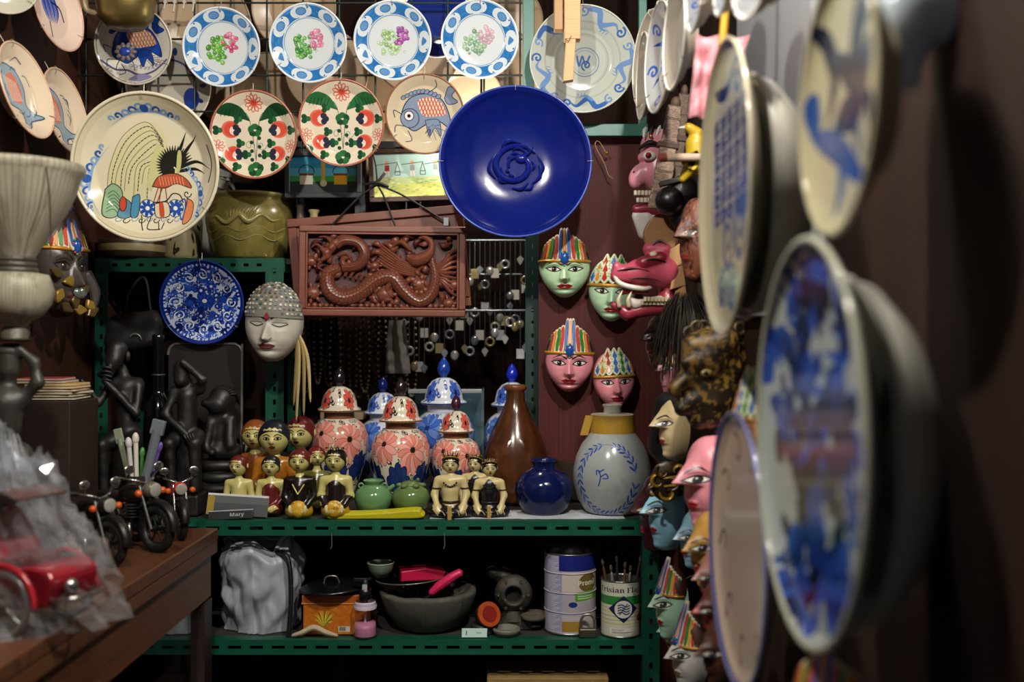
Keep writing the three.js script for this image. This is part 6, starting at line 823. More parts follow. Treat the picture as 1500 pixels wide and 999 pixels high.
// ---------------------------------------------------------------- on the wooden counter
const ct = (px, d) => V(at(px, 0, d).x, COUNTER + 0.0005, -d);
const blackWood = M('#171413', 0.5, { bumpMap: grime, bumpScale: 0.001 });
const body = (P, cell, k, m, parent, name = 'body', bumpy = 0) => { const g = blob(P, cell, k, null, bumpy); g.deleteAttribute('color'); return part(name, g, m, parent); };
{ // stone bowl lamp carried by a kneeling giant
  const d = 1.95, s = d / F, t = thing('bowl_lamp', 'grey-green stone bowl lamp carried on the head of a carved man', 'lamp', ct(22, d)), st = M(null, 0.5, { map: canvas(512, 128, (x) => { x.fillStyle = '#98927e'; x.fillRect(0, 0, 512, 128); speckle(x, 512, 128, 500, 6, ['#7a7462', '#a8a28e', '#66604e', '#b9b39c'], 1, 9); for (let i = 0; i < 64; i++) { x.fillStyle = '#4f4a3c55'; x.fillRect(i * 8, 0, 2, 128); } }), bumpMap: grime, bumpScale: 0.001 }), H = (py) => (848 - py) * s;
  const L = (p) => lathe(p.map(([r, py]) => [r * s, H(py)]), 56);
  part('upper_bowl', L([[22, 385], [30, 372], [44, 348], [70, 312], [84, 280], [90, 258], [95, 254], [97, 246], [95, 240], [88, 243], [80, 270], [40, 330], [0, 345]]), st, t);
  for (let k = 0; k < 3; k++) part('neck_ring', tor((24 + k * 2) * s, 5 * s, 0, 0, 0, 40, 8).rotateX(PI / 2).translate(0, H(380 + k * 8), 0), CM('#3a362e', 0.45), t);
  part('lower_bowl', L([[24, 398], [46, 402], [50, 412], [54, 425], [50, 445], [38, 462], [22, 470], [14, 478], [16, 486], [0, 486]]), st, t); part('foot', L([[14, 478], [20, 486], [18, 494], [24, 500], [0, 500]]), CM('#4a463a', 0.5), t);
  const P = [[-8, 522, 0, 17, -8, 540, 2, 15], [-10, 560, 0, 10, -12, 572, 0, 12], [-28, 585, 0, 14, 8, 585, 0, 14], [-10, 590, 4, 24, -10, 625, 2, 19], [12, 582, 0, 9, 36, 560, 6, 8], [36, 560, 6, 8, 30, 530, 4, 6.5], [30, 530, 4, 6.5, 6, 508, 6, 6], [-30, 582, 0, 9, -54, 560, 6, 8], [-54, 560, 6, 8, -44, 515, 4, 6.5], [-26, 660, 2, 20, 6, 668, 4, 22], [-28, 690, 4, 22, -30, 760, 4, 18], [8, 690, 4, 22, 14, 770, 6, 18]].map(([a, b, c, r, e, f, g, q]) => [a * s, H(b), c * s, r * s, e * s, H(f), g * s, q * s]);
  body(P, 0.0045, 0.012, M('#2b2a26', 0.5, { bumpMap: grime, bumpScale: 0.001 }), t, 'figure');
  for (let k = 0; k < 9; k++) part('cloth_fold', taper([[(-34 + k * 6) * s, H(632), 22 * s], [(-30 + k * 7) * s, H(665), 27 * s], [(-34 + k * 9) * s, H(700), 26 * s]], [2 * s, 4 * s, 1.5 * s], 14, 6), CM('#302e2a', 0.55), t);
  part('head_wrap', ell(19 * s, 12 * s, 18 * s, -8 * s, H(514), 0, 18), CM('#33302b', 0.6), t); part('pedestal', L([[0, 848], [52, 848], [54, 838], [46, 826], [40, 790], [44, 776], [0, 770]]), CM('#2b2823', 0.6), t); part('wire', tube([[72 * s, H(250), 60 * s], [76 * s, H(300), 56 * s], [70 * s, H(380), 40 * s]], 0.0014, 20, 5), CM('#3a2c22', 0.6), t);
}
// dark crate with a stack of booklets
{
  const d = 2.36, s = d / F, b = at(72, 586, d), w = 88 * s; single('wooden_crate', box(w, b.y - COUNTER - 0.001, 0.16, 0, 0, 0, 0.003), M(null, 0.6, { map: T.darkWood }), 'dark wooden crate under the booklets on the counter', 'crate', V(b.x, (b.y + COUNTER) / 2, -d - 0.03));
  const cols = [['#2f2a28', 'black'], ['#5d4a40', 'brown'], ['#8a7a6a', 'grey-brown'], ['#6a3c30', 'rust'], ['#b58a3a', 'ochre'], ['#c29a4a', 'golden'], ['#a88fa0', 'lilac'], ['#b04a4a', 'red']]; let y = b.y + 0.0006; const q = rng(9);
  cols.forEach(([c, n], i) => { const h = 0.0062, t = thing('booklet', n + (i === 7 ? ' booklet on top of the stack on the crate' : i === 0 ? ' booklet at the bottom of the stack on the crate' : ' booklet in the stack on the crate'), 'booklet', V(b.x + (q() - 0.5) * 0.02 + (i > 5 ? -0.01 : 0), y, -d - 0.03)); t.rotation.y = (q() - 0.5) * 0.3; part('cover', box(w * (0.86 - i * 0.02), h * 0.96, 0.11, 0, h / 2, 0, 0.001), CM(c, 0.55), t); part('pages', box(w * (0.85 - i * 0.02), h * 0.5, 0.112, 0.001, h / 2, 0), CM('#c9bd9c', 0.8), t); y += h; });
}
single('glass_cloche', warp(lathe([[0.034, 0], [0.038, 0.02], [0.037, 0.05], [0.028, 0.075], [0.01, 0.088], [0, 0.09]], 40), () => {}), M('#8d8f84', 0.25, { transmission: 0.4 }), 'cloudy glass dome between crate and wrapped toys', 'dome', V(at(160, 0, 2.46).x, COUNTER + 0.0005, -2.45));
// mirrored folk mask hung on the wall in its wrapper
{
  const t = mask('festival_mask', 'tarnished festival mask with striped plumes hanging behind the bowl lamp', { px: 92, py: 385, d: 2.5, w: 42, h: 80, skin: '#3d3630', yaw: 1.15, crown: 'plume', crownY: 0.25, crownH: 1.1, paint: { lip: '#5a1c20', white: '#453e36' } }), s = 2.5 / F;
  for (let k = 0; k < 9; k++) part('gold_leaf', dropGeo(20 * s, 12 * s, 4 * s).rotateZ(1.2 + k * 0.5).translate((-26 + (k % 3) * 24) * s, (-20 - k * 7) * s, 26 * s), CM(k % 2 ? '#9a7c34' : '#5a4a28', 0.35, 0.4), t); part('mirror_stone', ell(12 * s, 9 * s, 5 * s, 4 * s, -44 * s, 30 * s, 16), M('#a9b8b4', 0.08, { metalness: 0.8 }), t); part('horn', taper([[30 * s, -10 * s, 10 * s], [44 * s, -44 * s, 16 * s], [40 * s, -80 * s, 14 * s]], [10 * s, 9 * s, 2 * s], 18, 8), CM('#3c3734', 0.5), t);
}
// thin dark carved men, the crouching beast, bottle, tray
function thinMan(label, px, d, top, P, o = {}) {
  const s = d / F, base = 499.5 + F * (EYE - SHELF - 0.001) / d, t = thing('carved_figure', label, 'carving', on(px, d, SHELF + 0.001)); const H = (py) => (base - py) * s;
  body(P.map(([a, b, c, r, e, f, g, q]) => [(a - px) * s, H(b), c * s, r * s, (e - px) * s, H(f), g * s, q * s]), 0.0038, 0.009, blackWood, t, 'body', 0.0016);
  part('plinth', warp(box((o.w ?? 60) * s, H(o.p ?? 722), 0.09, 0, H(o.p ?? 722) / 2, 0, 0.006), (v) => { v.x *= 1 + 0.15 * noise(v.y * 20, 1); }), blackWood, t); return [t, s, H];
}
{
  const [t, s, H] = thinMan('gaunt black carved man with a hand pressed to his mouth', 180, 2.66, 500, [[172, 512, 0, 15, 170, 528, 6, 13], [168, 536, 10, 8, 164, 548, 12, 6], [178, 540, -4, 7, 182, 560, -4, 9], [172, 562, 0, 10, 200, 562, -4, 10], [184, 570, -2, 15, 186, 630, 0, 15], [162, 566, 2, 7, 150, 590, 14, 5], [150, 590, 14, 5, 128, 556, 22, 4.5], [154, 548, 20, 4.5, 166, 540, 22, 4], [204, 566, 0, 7, 204, 604, 14, 5.5], [204, 604, 14, 5.5, 162, 556, 24, 4.5], [176, 640, 0, 14, 160, 650, 26, 10], [160, 650, 26, 9, 162, 712, 26, 7], [196, 640, 0, 14, 206, 648, 26, 10], [206, 648, 26, 9, 204, 712, 28, 7], [184, 650, -6, 20, 186, 715, -6, 22]]);
  for (let k = 0; k < 4; k++) part('finger', taper([[(158 - 180) * s, H(538 + k * 6), 26 * s], [(166 - 180) * s, H(537 + k * 6), 28 * s], [(174 - 180) * s, H(540 + k * 6), 24 * s]], [1.6 * s, 2 * s, 1.4 * s], 10, 6), blackWood, t);
  part('ear', ell(4 * s, 8 * s, 4 * s, 8 * s, H(522), 2 * s, 12), blackWood, t);
}
{
  const [t, s, H] = thinMan('gaunt black carved man shading his brow with one hand', 276, 2.64, 520, [[268, 540, 4, 13, 268, 556, 8, 11], [274, 560, -2, 7, 276, 572, -4, 8], [258, 574, 0, 9, 292, 570, 0, 9], [274, 580, 0, 14, 274, 634, 0, 14], [294, 568, 2, 6.5, 300, 556, 10, 5.5], [300, 556, 10, 5.5, 274, 530, 20, 4.5], [256, 576, 2, 7, 246, 606, 12, 5.5], [246, 606, 12, 5.5, 280, 634, 24, 4.5], [262, 640, 2, 13, 256, 648, 24, 9], [256, 648, 24, 8, 258, 714, 24, 7], [288, 640, 2, 13, 292, 648, 24, 9], [292, 648, 24, 8, 292, 714, 24, 7], [274, 650, -6, 18, 274, 715, -6, 20]], { w: 44 });
  for (let k = 0; k < 4; k++) part('finger', taper([[(276 - 276 + k * 4) * s, H(632), 25 * s], [(280 - 276 + k * 4) * s, H(638), 27 * s], [(283 - 276 + k * 3) * s, H(645), 26 * s]], [1.8 * s, 2 * s, 1.2 * s], 10, 6), blackWood, t);
}
{
  const d = 2.74, [t, s, H] = thinMan('crouching black carved beast with a combed mane on a coiled base', 322, d, 560, [[326, 584, 0, 20, 322, 592, 8, 17], [312, 590, 16, 8, 306, 590, 20, 6], [324, 610, 0, 14, 326, 650, -2, 20], [312, 612, 8, 7, 342, 612, 8, 7], [312, 620, 12, 7, 308, 652, 20, 6], [340, 620, 10, 8, 342, 650, 18, 8], [320, 660, 10, 12, 344, 660, 8, 13], [308, 656, 22, 5, 318, 660, 26, 5]], { w: 40, p: 700 });
  for (let k = 0; k < 12; k++) { const a = -1.1 + k * 0.2; part('mane_lock', taper([[(6 + 15 * sin(a)) * s, H(584 - 15 * cos(a)), 14 * s], [(8 + 20 * sin(a)) * s, H(586 - 19 * cos(a)), 4 * s], [(8 + 21 * sin(a)) * s, H(600 - 14 * cos(a)), -8 * s]], [1.5 * s, 3 * s, 1.5 * s], 12, 6), blackWood, t); }
  for (let k = 0; k < 3; k++) part('base_coil', tor(22 * s, 8 * s, 0, 0, 0, 36, 10).rotateX(PI / 2).scale(1.15, 1, 0.9).translate(0, H(680 + k * 17), 4 * s), blackWood, t);
}
{
  const d = 2.765, s = d / F, t = thing('black_bottle', 'tall glossy black bottle between the two carved men', 'bottle', on(232, d, SHELF + 0.001)); part('body', lathe([[0, 0], [18, 0], [21, 4], [21, 130], [18, 150], [9, 164], [8, 168]].map(([r, y]) => [r * s, y * s]), 40), M('#0b0b0f', 0.12), t); part('neck', lathe([[8, 166], [7.5, 240], [9, 242], [9, 250], [6, 251], [0, 251]].map(([r, y]) => [r * s, y * s]), 28), M('#0b0b0f', 0.12), t); part('collar', tor(8.4 * s, 1.4 * s, 0, 0, 0, 24, 8).rotateX(PI / 2).translate(0, 192 * s, 0), CM('#55555a', 0.3, 0.5), t);
  const e = 2.82 / F, tr = thing('metal_tray', 'dark upright tray with a rounded pale metal edge behind the carved figures', 'tray', V(at(299, 0, 2.835).x, SHELF + 0.0015, -2.835)); tr.rotation.x = -0.03; const W = 108 * e, Hh = 232 * e, rr = (w, h, r) => { const q = new THREE.Shape(); q.moveTo(-w / 2, 0); q.lineTo(w / 2, 0); q.lineTo(w / 2, h - r); q.quadraticCurveTo(w / 2, h, w / 2 - r, h); q.lineTo(-w / 2 + r, h); q.quadraticCurveTo(-w / 2, h, -w / 2, h - r); q.closePath(); return q; };
  part('plate', ext(rr(W, Hh, 0.03), 0.003), CM('#262120', 0.35), tr); const sh = rr(W + 0.002, Hh + 0.001, 0.03); part('edge', tube(sh.getPoints(10).slice(1, -1).map((p) => [p.x, p.y, 0.003]), 0.004, 90, 8), CM('#7a766e', 0.35, 0.5), tr);
  const bg = thing('black_bag', 'limp black cloth bag hanging in the green rack', 'bag', at(200, 488, 2.83)); body([[-0.05, 0.02, 0, 0.03, 0.05, 0.03, 0, 0.032], [-0.06, -0.02, 0, 0.025, 0.04, -0.015, 0.01, 0.03]], 0.006, 0.02, CM('#121013', 0.75), bg, 'body', 0.006); part('handle', tube([[-0.03, 0.045, 0], [-0.02, 0.11, 0], [0.02, 0.15, -0.004], [0.04, 0.05, 0]], 0.004, 24, 6), CM('#121013', 0.7), bg); part('clasp', tor(0.016, 0.002, 0.01, -0.01, 0.04, 24, 6, 2.6).rotateX(0.2), CM('#9a968c', 0.3, 0.7), bg);
  single('pale_sack', blob([[0, 0.06, 0, 0.06, 0.0, 0.12, 0, 0.05, 0], [0.02, 0.17, 0, 0.03, 0.03, 0.19, 0, 0.015, 0]], 0.007, 0.02, null, 0.008), CM('#a59c90', 0.9), 'pale crumpled sack between tray and wooden busts', 'sack', V(at(366, 0, 2.95).x, SHELF + 0.004, -2.95));
}
// mug of pens and brushes
{
  const d = 2.46, s = d / F, p = ct(204, d), t = thing('pen_mug', 'dark mug that holds pens and brushes among the toy motorcycles', 'mug', p); const h = 80 * s; part('body', lathe([[0, 0], [0.024, 0], [0.026, 0.004], [0.028, h], [0.026, h], [0.024, 0.006], [0, 0.006]], 36), CM('#2c2622', 0.35), t); part('handle', tor(0.016, 0.004, 0.03, h * 0.5, 0, 24, 8), CM('#2c2622', 0.35), t);
  [['pale green flat toothbrush', '#8a8f7a', -26, 86, 5], ['white marker pen', '#c9c6c0', -10, 78, 4], ['cream marker pen', '#d8d2c4', -3, 84, 4], ['green felt pen', '#4a8a3a', 4, 62, 3.4], ['grey plastic spatula', '#6d737a', 26, 100, 8], ['purple pen', '#6a4a9a', 32, 74, 3.4], ['black ink brush', '#3a4044', 10, 74, 4]].forEach(([n, c, lean, l, r], i) => { const b = thing('pen', n + ' standing in the dark mug', 'pen', V(p.x + (i - 3) * 0.0045, COUNTER + h * 0.5, p.z + ((i * 5) % 3 - 1) * 0.009)); b.rotation.z = -lean / 110; part('barrel', cyl(r * s * 0.9, r * s * 0.75, (l + 10) * s, 0, (l + 10) * s / 2, 0, 12), CM(c, 0.4), b); part('cap', i === 0 || i === 4 ? box(r * 2.4 * s, 22 * s, r * s, 0, (l + 14) * s, 0, 1.2 * s) : ell(r * 1.25 * s, 9 * s, r * 1.25 * s, 0, (l + 10) * s, 0, 12), CM(i === 6 ? '#202427' : c, 0.35), b); });
}
// ---------------------------------------------------------------- toy vehicles
const rubber = CM('#0e0d0e', 0.6), chrome = CM('#b5b5b2', 0.18, 0.95), iron = CM('#1a1817', 0.4, 0.5);
function wheel(parent, r, x, z, spokes, tyre = 0.2, rimMat = iron, tyreMat = rubber) {
  const w = part('wheel', tor(r * (1 - tyre * 0.5), r * tyre * 0.62, 0, 0, 0, 40, 12), tyreMat, parent); w.position.set(x, r, z); part('rim', tor(r * (1 - tyre * 1.1), r * 0.05, 0, 0, 0, 36, 8), rimMat, w); part('hub', cyl(r * 0.13, r * 0.13, r * 0.5, 0, 0, 0, 14).rotateX(PI / 2), rimMat, w);
  for (let k = 0; k < spokes; k++) { const a = k * 2 * PI / spokes; part('spoke', bar(V(cos(a) * r * 0.1, sin(a) * r * 0.1, 0), V(cos(a) * r * (1 - tyre), sin(a) * r * (1 - tyre), 0), r * (spokes > 8 ? 0.016 : 0.045), 5), rimMat, w); } return w;
}
function motorcycle(label, pos, yaw, r, tank, lamp) {
  const t = thing('toy_motorcycle', label, 'toy', pos, 'toy motorcycles on the counter'), u = r; t.rotation.y = yaw; const paint = M(tank, 0.25), L = u * 3.4;     // front axle at the origin, the bike runs back along -x
  wheel(t, u, 0, 0, 6, 0.34); wheel(t, u * 0.95, -L, 0, 6, 0.36);
  part('front_fender', tor(u * 1.1, u * 0.16, 0, u, 0, 24, 8, 2.4).scale(1, 1, 1.5).rotateZ(0), iron, t);
  for (const k of [-1, 1]) part('fork', bar(V(0, u, k * u * 0.3), V(-u * 0.75, u * 2.75, k * u * 0.3), u * 0.075), chrome, t);
  part('tank', ell(u * 0.85, u * 0.42, u * 0.42, -u * 1.5, u * 2.35, 0, 20), paint, t); part('seat', blob([[-u * 2.2, u * 2.15, 0, u * 0.25, -u * 3.5, u * 2.2, 0, u * 0.24, 0]], u * 0.09, u * 0.1), CM('#1b1512', 0.5), t);
  part('frame', merge([bar(V(-u * 0.6, u * 2.4, 0), V(-u * 1.1, u * 0.9, 0), u * 0.09), bar(V(-u * 1.1, u * 0.9, 0), V(-u * 2.4, u * 0.85, 0), u * 0.09), bar(V(-u * 2.4, u * 0.85, 0), V(-u * 2.4, u * 2.1, 0), u * 0.09), bar(V(-u * 2.3, u * 1.0, 0), V(-L, u * 0.95, 0), u * 0.09), bar(V(-u * 0.6, u * 2.4, 0), V(-u * 2.6, u * 2.1, 0), u * 0.09)]), iron, t);
  const en = part('engine', merge([box(u * 0.9, u * 0.7, u * 0.6, -u * 1.75, u * 1.1, 0, u * 0.08), cyl(u * 0.28, u * 0.28, u * 0.8, -u * 1.5, u * 1.65, 0, 16)]), iron, t); for (let k = 0; k < 5; k++) part('cooling_fin', cyl(u * 0.38, u * 0.38, u * 0.05, -u * 1.5, u * (1.4 + k * 0.13), 0, 18), CM('#4a4845', 0.4, 0.6), en);
  part('exhaust', taper([[-u * 1.3, u * 1.2, u * 0.4], [-u * 1.2, u * 0.6, u * 0.5], [-u * 2.2, u * 0.5, u * 0.5], [-u * 3.6, u * 0.6, u * 0.5]], [u * 0.1, u * 0.1, u * 0.14, u * 0.16], 26, 10), CM('#7d7a76', 0.25, 0.9), t);
  part('handlebar', tube([[-u * 1.3, u * 3.1, -u * 0.85], [-u * 0.8, u * 3.0, -u * 0.45], [-u * 0.75, u * 2.85, 0], [-u * 0.8, u * 3.0, u * 0.45], [-u * 1.3, u * 3.1, u * 0.85]], u * 0.06, 30, 7), chrome, t); for (const k of [-1, 1]) { part('grip', bar(V(-u * 1.2, u * 3.08, k * u * 0.75), V(-u * 1.45, u * 3.12, k * u * 1.0), u * 0.1, 10), rubber, t); const m = part('mirror_stalk', bar(V(-u * 1.0, u * 3.04, k * u * 0.6), V(-u * 0.8, u * 3.4, k * u * 0.75), u * 0.035, 6), chrome, t); part('mirror', ell(u * 0.06, u * 0.2, u * 0.26, -u * 0.8, u * 3.5, k * u * 0.75, 14), chrome, m); part('indicator', sph(u * 0.16, -u * 0.4, u * 2.5, k * u * 0.62, 12), CM('#c2531c', 0.25), t); }
  const h = part('headlamp_shell', ell(u * 0.34, u * 0.36, u * 0.36, -u * 0.38, u * 2.6, 0, 20), M(lamp ?? '#1a1817', 0.3), t); part('headlamp_glass', ell(u * 0.08, u * 0.3, u * 0.3, -u * 0.08, u * 2.6, 0, 18), M('#8f8e84', 0.12), h); part('rear_fender', tor(u * 1.12, u * 0.16, -L, u * 0.95, 0, 22, 8, 2.2).scale(1, 1, 1.2), iron, t);
  return t;
}
motorcycle('black toy motorcycle with fat tyres standing next to the wrapped rickshaw', ct(163, 2.06), -0.6, 0.046, '#161416');
motorcycle('black toy motorcycle with a pale headlamp in the middle of the row', ct(230, 2.2), -0.55, 0.05, '#1f1a18', '#5a5348');
motorcycle('small black toy motorcycle half hidden behind the others', ct(198, 2.32), -0.5, 0.036, '#14161a');
motorcycle('bright red toy motorcycle at the far end of the counter', ct(266, 2.34), -1.1, 0.043, '#b01c14', '#a81c16');
{ // wrapped cycle rickshaw
  const t = thing('toy_rickshaw', 'red toy cycle rickshaw with a spoked wheel inside plastic', 'toy', V(-0.785, COUNTER + 0.0005, -1.64)); t.rotation.y = -0.35;
  const r = 0.05; for (const [x, z] of [[0.05, 0.065], [0.05, -0.065], [-0.16, 0]]) wheel(t, r, x, z, 18, 0.14, chrome, CM('#8a8c8c', 0.35, 0.6));
  const red = M('#7a1420', 0.22), P = splineShape([[0.11, 0.05], [0.12, 0.09], [0.085, 0.1], [0.03, 0.095], [0.0, 0.13], [-0.03, 0.17], [-0.045, 0.165], [-0.03, 0.09], [-0.02, 0.05], [0.05, 0.042]]);
  part('seat_tub', mv(ext(P, 0.09, 0.004), 0, 0, -0.045), red, t); part('cushion', box(0.05, 0.018, 0.084, 0.035, 0.105, 0, 0.006), M('#4a0d14', 0.3), t); part('seat_back', box(0.012, 0.05, 0.084, -0.012, 0.145, 0, 0.005).rotateZ(0.1), M('#5d1018', 0.3), t);
  const arc = []; for (let i = 0; i <= 20; i++) { const a = 1.05 + i * 0.085; arc.push([cos(a) * 0.08, sin(a) * 0.08]); } for (let i = 20; i >= 0; i--) { const a = 1.05 + i * 0.085; arc.push([cos(a) * 0.0765, sin(a) * 0.0765]); } part('hood', ext(shapeOf(arc), 0.1).translate(0.02, 0.135, -0.05), M('#4a302c', 0.4), t); for (const z of [-0.05, 0.05]) part('hood_bow', tor(0.08, 0.003, 0, 0, 0, 30, 7, 1.7).rotateZ(1.05).translate(0.02, 0.135, z), chrome, t);
  part('chassis', merge([bar(V(0.05, 0.05, 0.06), V(0.05, 0.05, -0.06), 0.003), bar(V(0.03, 0.05, 0), V(-0.16, 0.05, 0), 0.004), bar(V(-0.1, 0.05, 0), V(-0.11, 0.12, 0), 0.004), bar(V(-0.02, 0.15, 0), V(-0.11, 0.11, 0), 0.003)]), iron, t); part('saddle', ell(0.022, 0.007, 0.014, -0.112, 0.124, 0, 16), CM('#16110f', 0.4), t); part('handlebar', bar(V(-0.035, 0.165, -0.06), V(-0.035, 0.165, 0.06), 0.003), chrome, t); part('foot_rail', tube([[0.11, 0.055, -0.04], [0.15, 0.06, -0.03], [0.15, 0.06, 0.03], [0.11, 0.055, 0.04]], 0.003, 24, 7), chrome, t); for (const k of [-1, 1]) part('mudguard', tor(0.058, 0.005, 0.05, 0.05, k * 0.065, 30, 7, 2.6).rotateZ(0), M('#8f1a24', 0.2), t); part('front_lamp', ell(0.01, 0.012, 0.012, 0.135, 0.075, 0.02, 14), chrome, t);
}
// crumpled clear plastic over the toys
const film = M('#f8fafc', 0.1, { transmission: 0.93, ior: 1.45, side: THREE.DoubleSide, flatShading: true });
[['crumpled clear plastic wrapper over the red rickshaw', -0.795, -1.665, 0.15, 0.26, 0.1, 3], ['clear plastic wrapper draped over the toys behind the rickshaw', -0.9, -1.79, 0.13, 0.28, 0.055, 8]].forEach(([label, x, z, rx, h, rz, seed]) => {
  const g = new THREE.SphereGeometry(1, 46, 22, 0, 2 * PI, 0, PI / 2), q = rng(seed), jit = {}; warp(g, (v) => { const key = v.x.toFixed(3) + v.y.toFixed(3) + v.z.toFixed(3), j = jit[key] ??= [q() - 0.5, q() - 0.5, q() - 0.5], n = abs(noise(v.x * 2.3 + seed, v.y * 2.3, v.z * 2.3)) * 0.4 + abs(noise(v.x * 5 + seed, v.y * 5, v.z * 5)) * 0.2, k = 1.15 - n; v.x = v.x * k * rx * (1.15 - 0.45 * v.y) + j[0] * 0.012; v.z = v.z * k * rz * (1.15 - 0.45 * v.y) + j[1] * 0.012; v.y = max(0, v.y * k * h + (v.y > 0.04 ? j[2] * 0.012 : 0)) + 0.001; });
  single('plastic_wrapper', g, film, label, 'wrapper', V(x, COUNTER, z)); });
// shells inside the counter
[[-0.84, -1.95, 0.028], [-0.8, -2.02, 0.02], [-0.88, -2.1, 0.024]].forEach(([x, z, r], i) => single('sea_shell', taper(Array.from({ length: 30 }, (_, k) => { const a = k * 0.62, q = r * (1 - k / 32); return [cos(a) * q, r * 0.75 + k * 0.0006, sin(a) * q]; }), [r * 0.6, r * 0.45, r * 0.3, r * 0.1], 60, 8), CM(['#b9ad98', '#a89a84', '#c4baa6'][i], 0.5), ['large', 'small', 'middle-sized'][i] + ' pale sea shell inside the counter', 'shell', V(x, 0.569, z)));
// ---------------------------------------------------------------- lower shelf
const low = (px, d) => V(at(px, 0, d).x, LOW + 0.0005, -d);
{ // full plastic bag
  const d = 2.66, t = thing('plastic_bag', 'full translucent white plastic bag on the lower shelf', 'bag', low(382, d)), s = d / F;
  const g = new THREE.CylinderGeometry(1, 1, 1, 72, 44, true); g.translate(0, 0.5, 0);
  warp(g, (v) => { const a = Math.atan2(v.z, v.x), y = v.y, fold = noise(cos(a) * 2.2, y * 3, sin(a) * 2.2) * 0.24 + abs(noise(cos(a) * 5 + y * 1.5, y * 2.2, sin(a) * 5 + 4)) * 0.26, r = (0.86 + 0.16 * sin(y * PI * 0.8) - fold - (y > 0.9 ? (y - 0.9) * 1.2 : 0)); v.x = cos(a) * r * 60 * s; v.z = sin(a) * r * 48 * s; v.y = (y * (124 + 9 * sin(a * 3 + 1) + 7 * sin(a * 5))) * s + 0.001; });
  part('film', g, M('#c6ccd6', 0.36, { transmission: 0.36, side: THREE.DoubleSide }), t);
  const lip = []; for (let i = 0; i < 48; i++) { const a = i / 48 * 2 * PI; lip.push([cos(a) * 46 * s * (1 + 0.12 * sin(a * 7)), (126 + 9 * sin(a * 3 + 1) + 7 * sin(a * 5)) * s, sin(a) * 36 * s]); } part('rolled_lip', tube(lip, 0.006, 96, 8, true), M('#c6ccd6', 0.38, { transmission: 0.15 }), t);
  const c = blob([[-0.02, 0.04, 0, 0.045, 0.02, 0.13, 0, 0.04, 0], [0.03, 0.05, 0.01, 0.04, 0.03, 0.16, 0, 0.025, 0], [-0.04, 0.05, 0, 0.03, -0.03, 0.17, 0, 0.02, 0]], 0.007, 0.02, null, 0.006); c.deleteAttribute('color'); part('contents', c, CM('#34342c', 0.7), t);
  part('handle', tube([[0.05, 0.2, 0.05], [0.085, 0.19, 0.075], [0.095, 0.1, 0.085], [0.09, 0.0, 0.09]].map(([x, y, z]) => V(x, y, z)), 0.006, 30, 8), CM('#101012', 0.5), t, 'black strap');
}
{ // orange tin
  const d = 2.62, s = d / F, t = thing('orange_tin', 'orange rectangular tin with a leaf print and barcode label', 'tin', low(494, d)); const P = '#a5521a';
  part('body', box(92 * s, 46 * s, 0.075, 0, 23 * s, 0, 0.004), M(null, 0.3, { map: canvas(512, 256, (x) => { x.fillStyle = '#b8641c'; x.fillRect(0, 0, 512, 256); speckle(x, 512, 256, 300, 5, ['#c9761e', '#a8540f', '#d08828'], 4, 22); for (let i = 0; i < 26; i++) { const a = i * 0.25; brush(x, [[170, 190], [170 + cos(a) * 50, 130 + sin(a) * 40], [170 + cos(a) * 90, 110 + sin(a) * 70]], 14, 4, ['#c9a82c', '#6b6a1c', '#d8c04a'][i % 3]); } x.fillStyle = '#c8c4bc'; x.fillRect(285, 185, 95, 46); x.fillStyle = '#222'; for (let i = 0; i < 11; i++) x.fillRect(292 + i * 5, 190, 2 + (i % 3), 34); }) }), t);
  part('lid', box(95 * s, 12 * s, 0.079, 0, 52 * s, 0, 0.003), CM(P, 0.28), t); part('lid_lip', box(95.5 * s, 2 * s, 0.0795, 0, 46 * s, 0), CM('#d88a44', 0.3), t);
}
{ // pump bottle
  const d = 2.568, s = d / F, P = (p) => potProfile(p, s), t = thing('pump_bottle', 'clear pump bottle half filled with pink soap and black collar', 'bottle', low(535, d));
  part('body', lathe(P([[0, 0.5], [15, 0.5], [17, 3], [17, 10], [16, 26], [16.5, 40], [17, 48], [14, 54], [8, 57]]), 36), M('#f2eef0', 0.06, { transmission: 1 }), t);
  part('soap', lathe(P([[0, 1.2], [14.5, 1.2], [16, 4], [15.8, 14], [15, 22], [0, 22]]), 36), M('#c98aa6', 0.3), t, 'pink liquid soap');
  part('label_band', lathe(P([[16.6, 42], [17.3, 47], [14.6, 53]]), 36), CM('#cfc3d4', 0.4), t); part('dip_tube', cyl(1.6 * s, 1.6 * s, 50 * s, 0, 28 * s, 0, 10), CM('#d8d2d4', 0.3), t);
  part('collar', lathe(P([[0, 56], [9, 56], [9, 66], [7, 70], [5, 72], [5, 84], [0, 84]]), 28), CM('#101014', 0.35), t); part('nozzle', box(20 * s, 5 * s, 7 * s, -6 * s, 84 * s, 0, 0.001), CM('#121216', 0.35), t); part('cap_band', box(7 * s, 8 * s, 1 * s, 0, 74 * s, 5.5 * s), CM('#a9a9a4', 0.4), t);
}
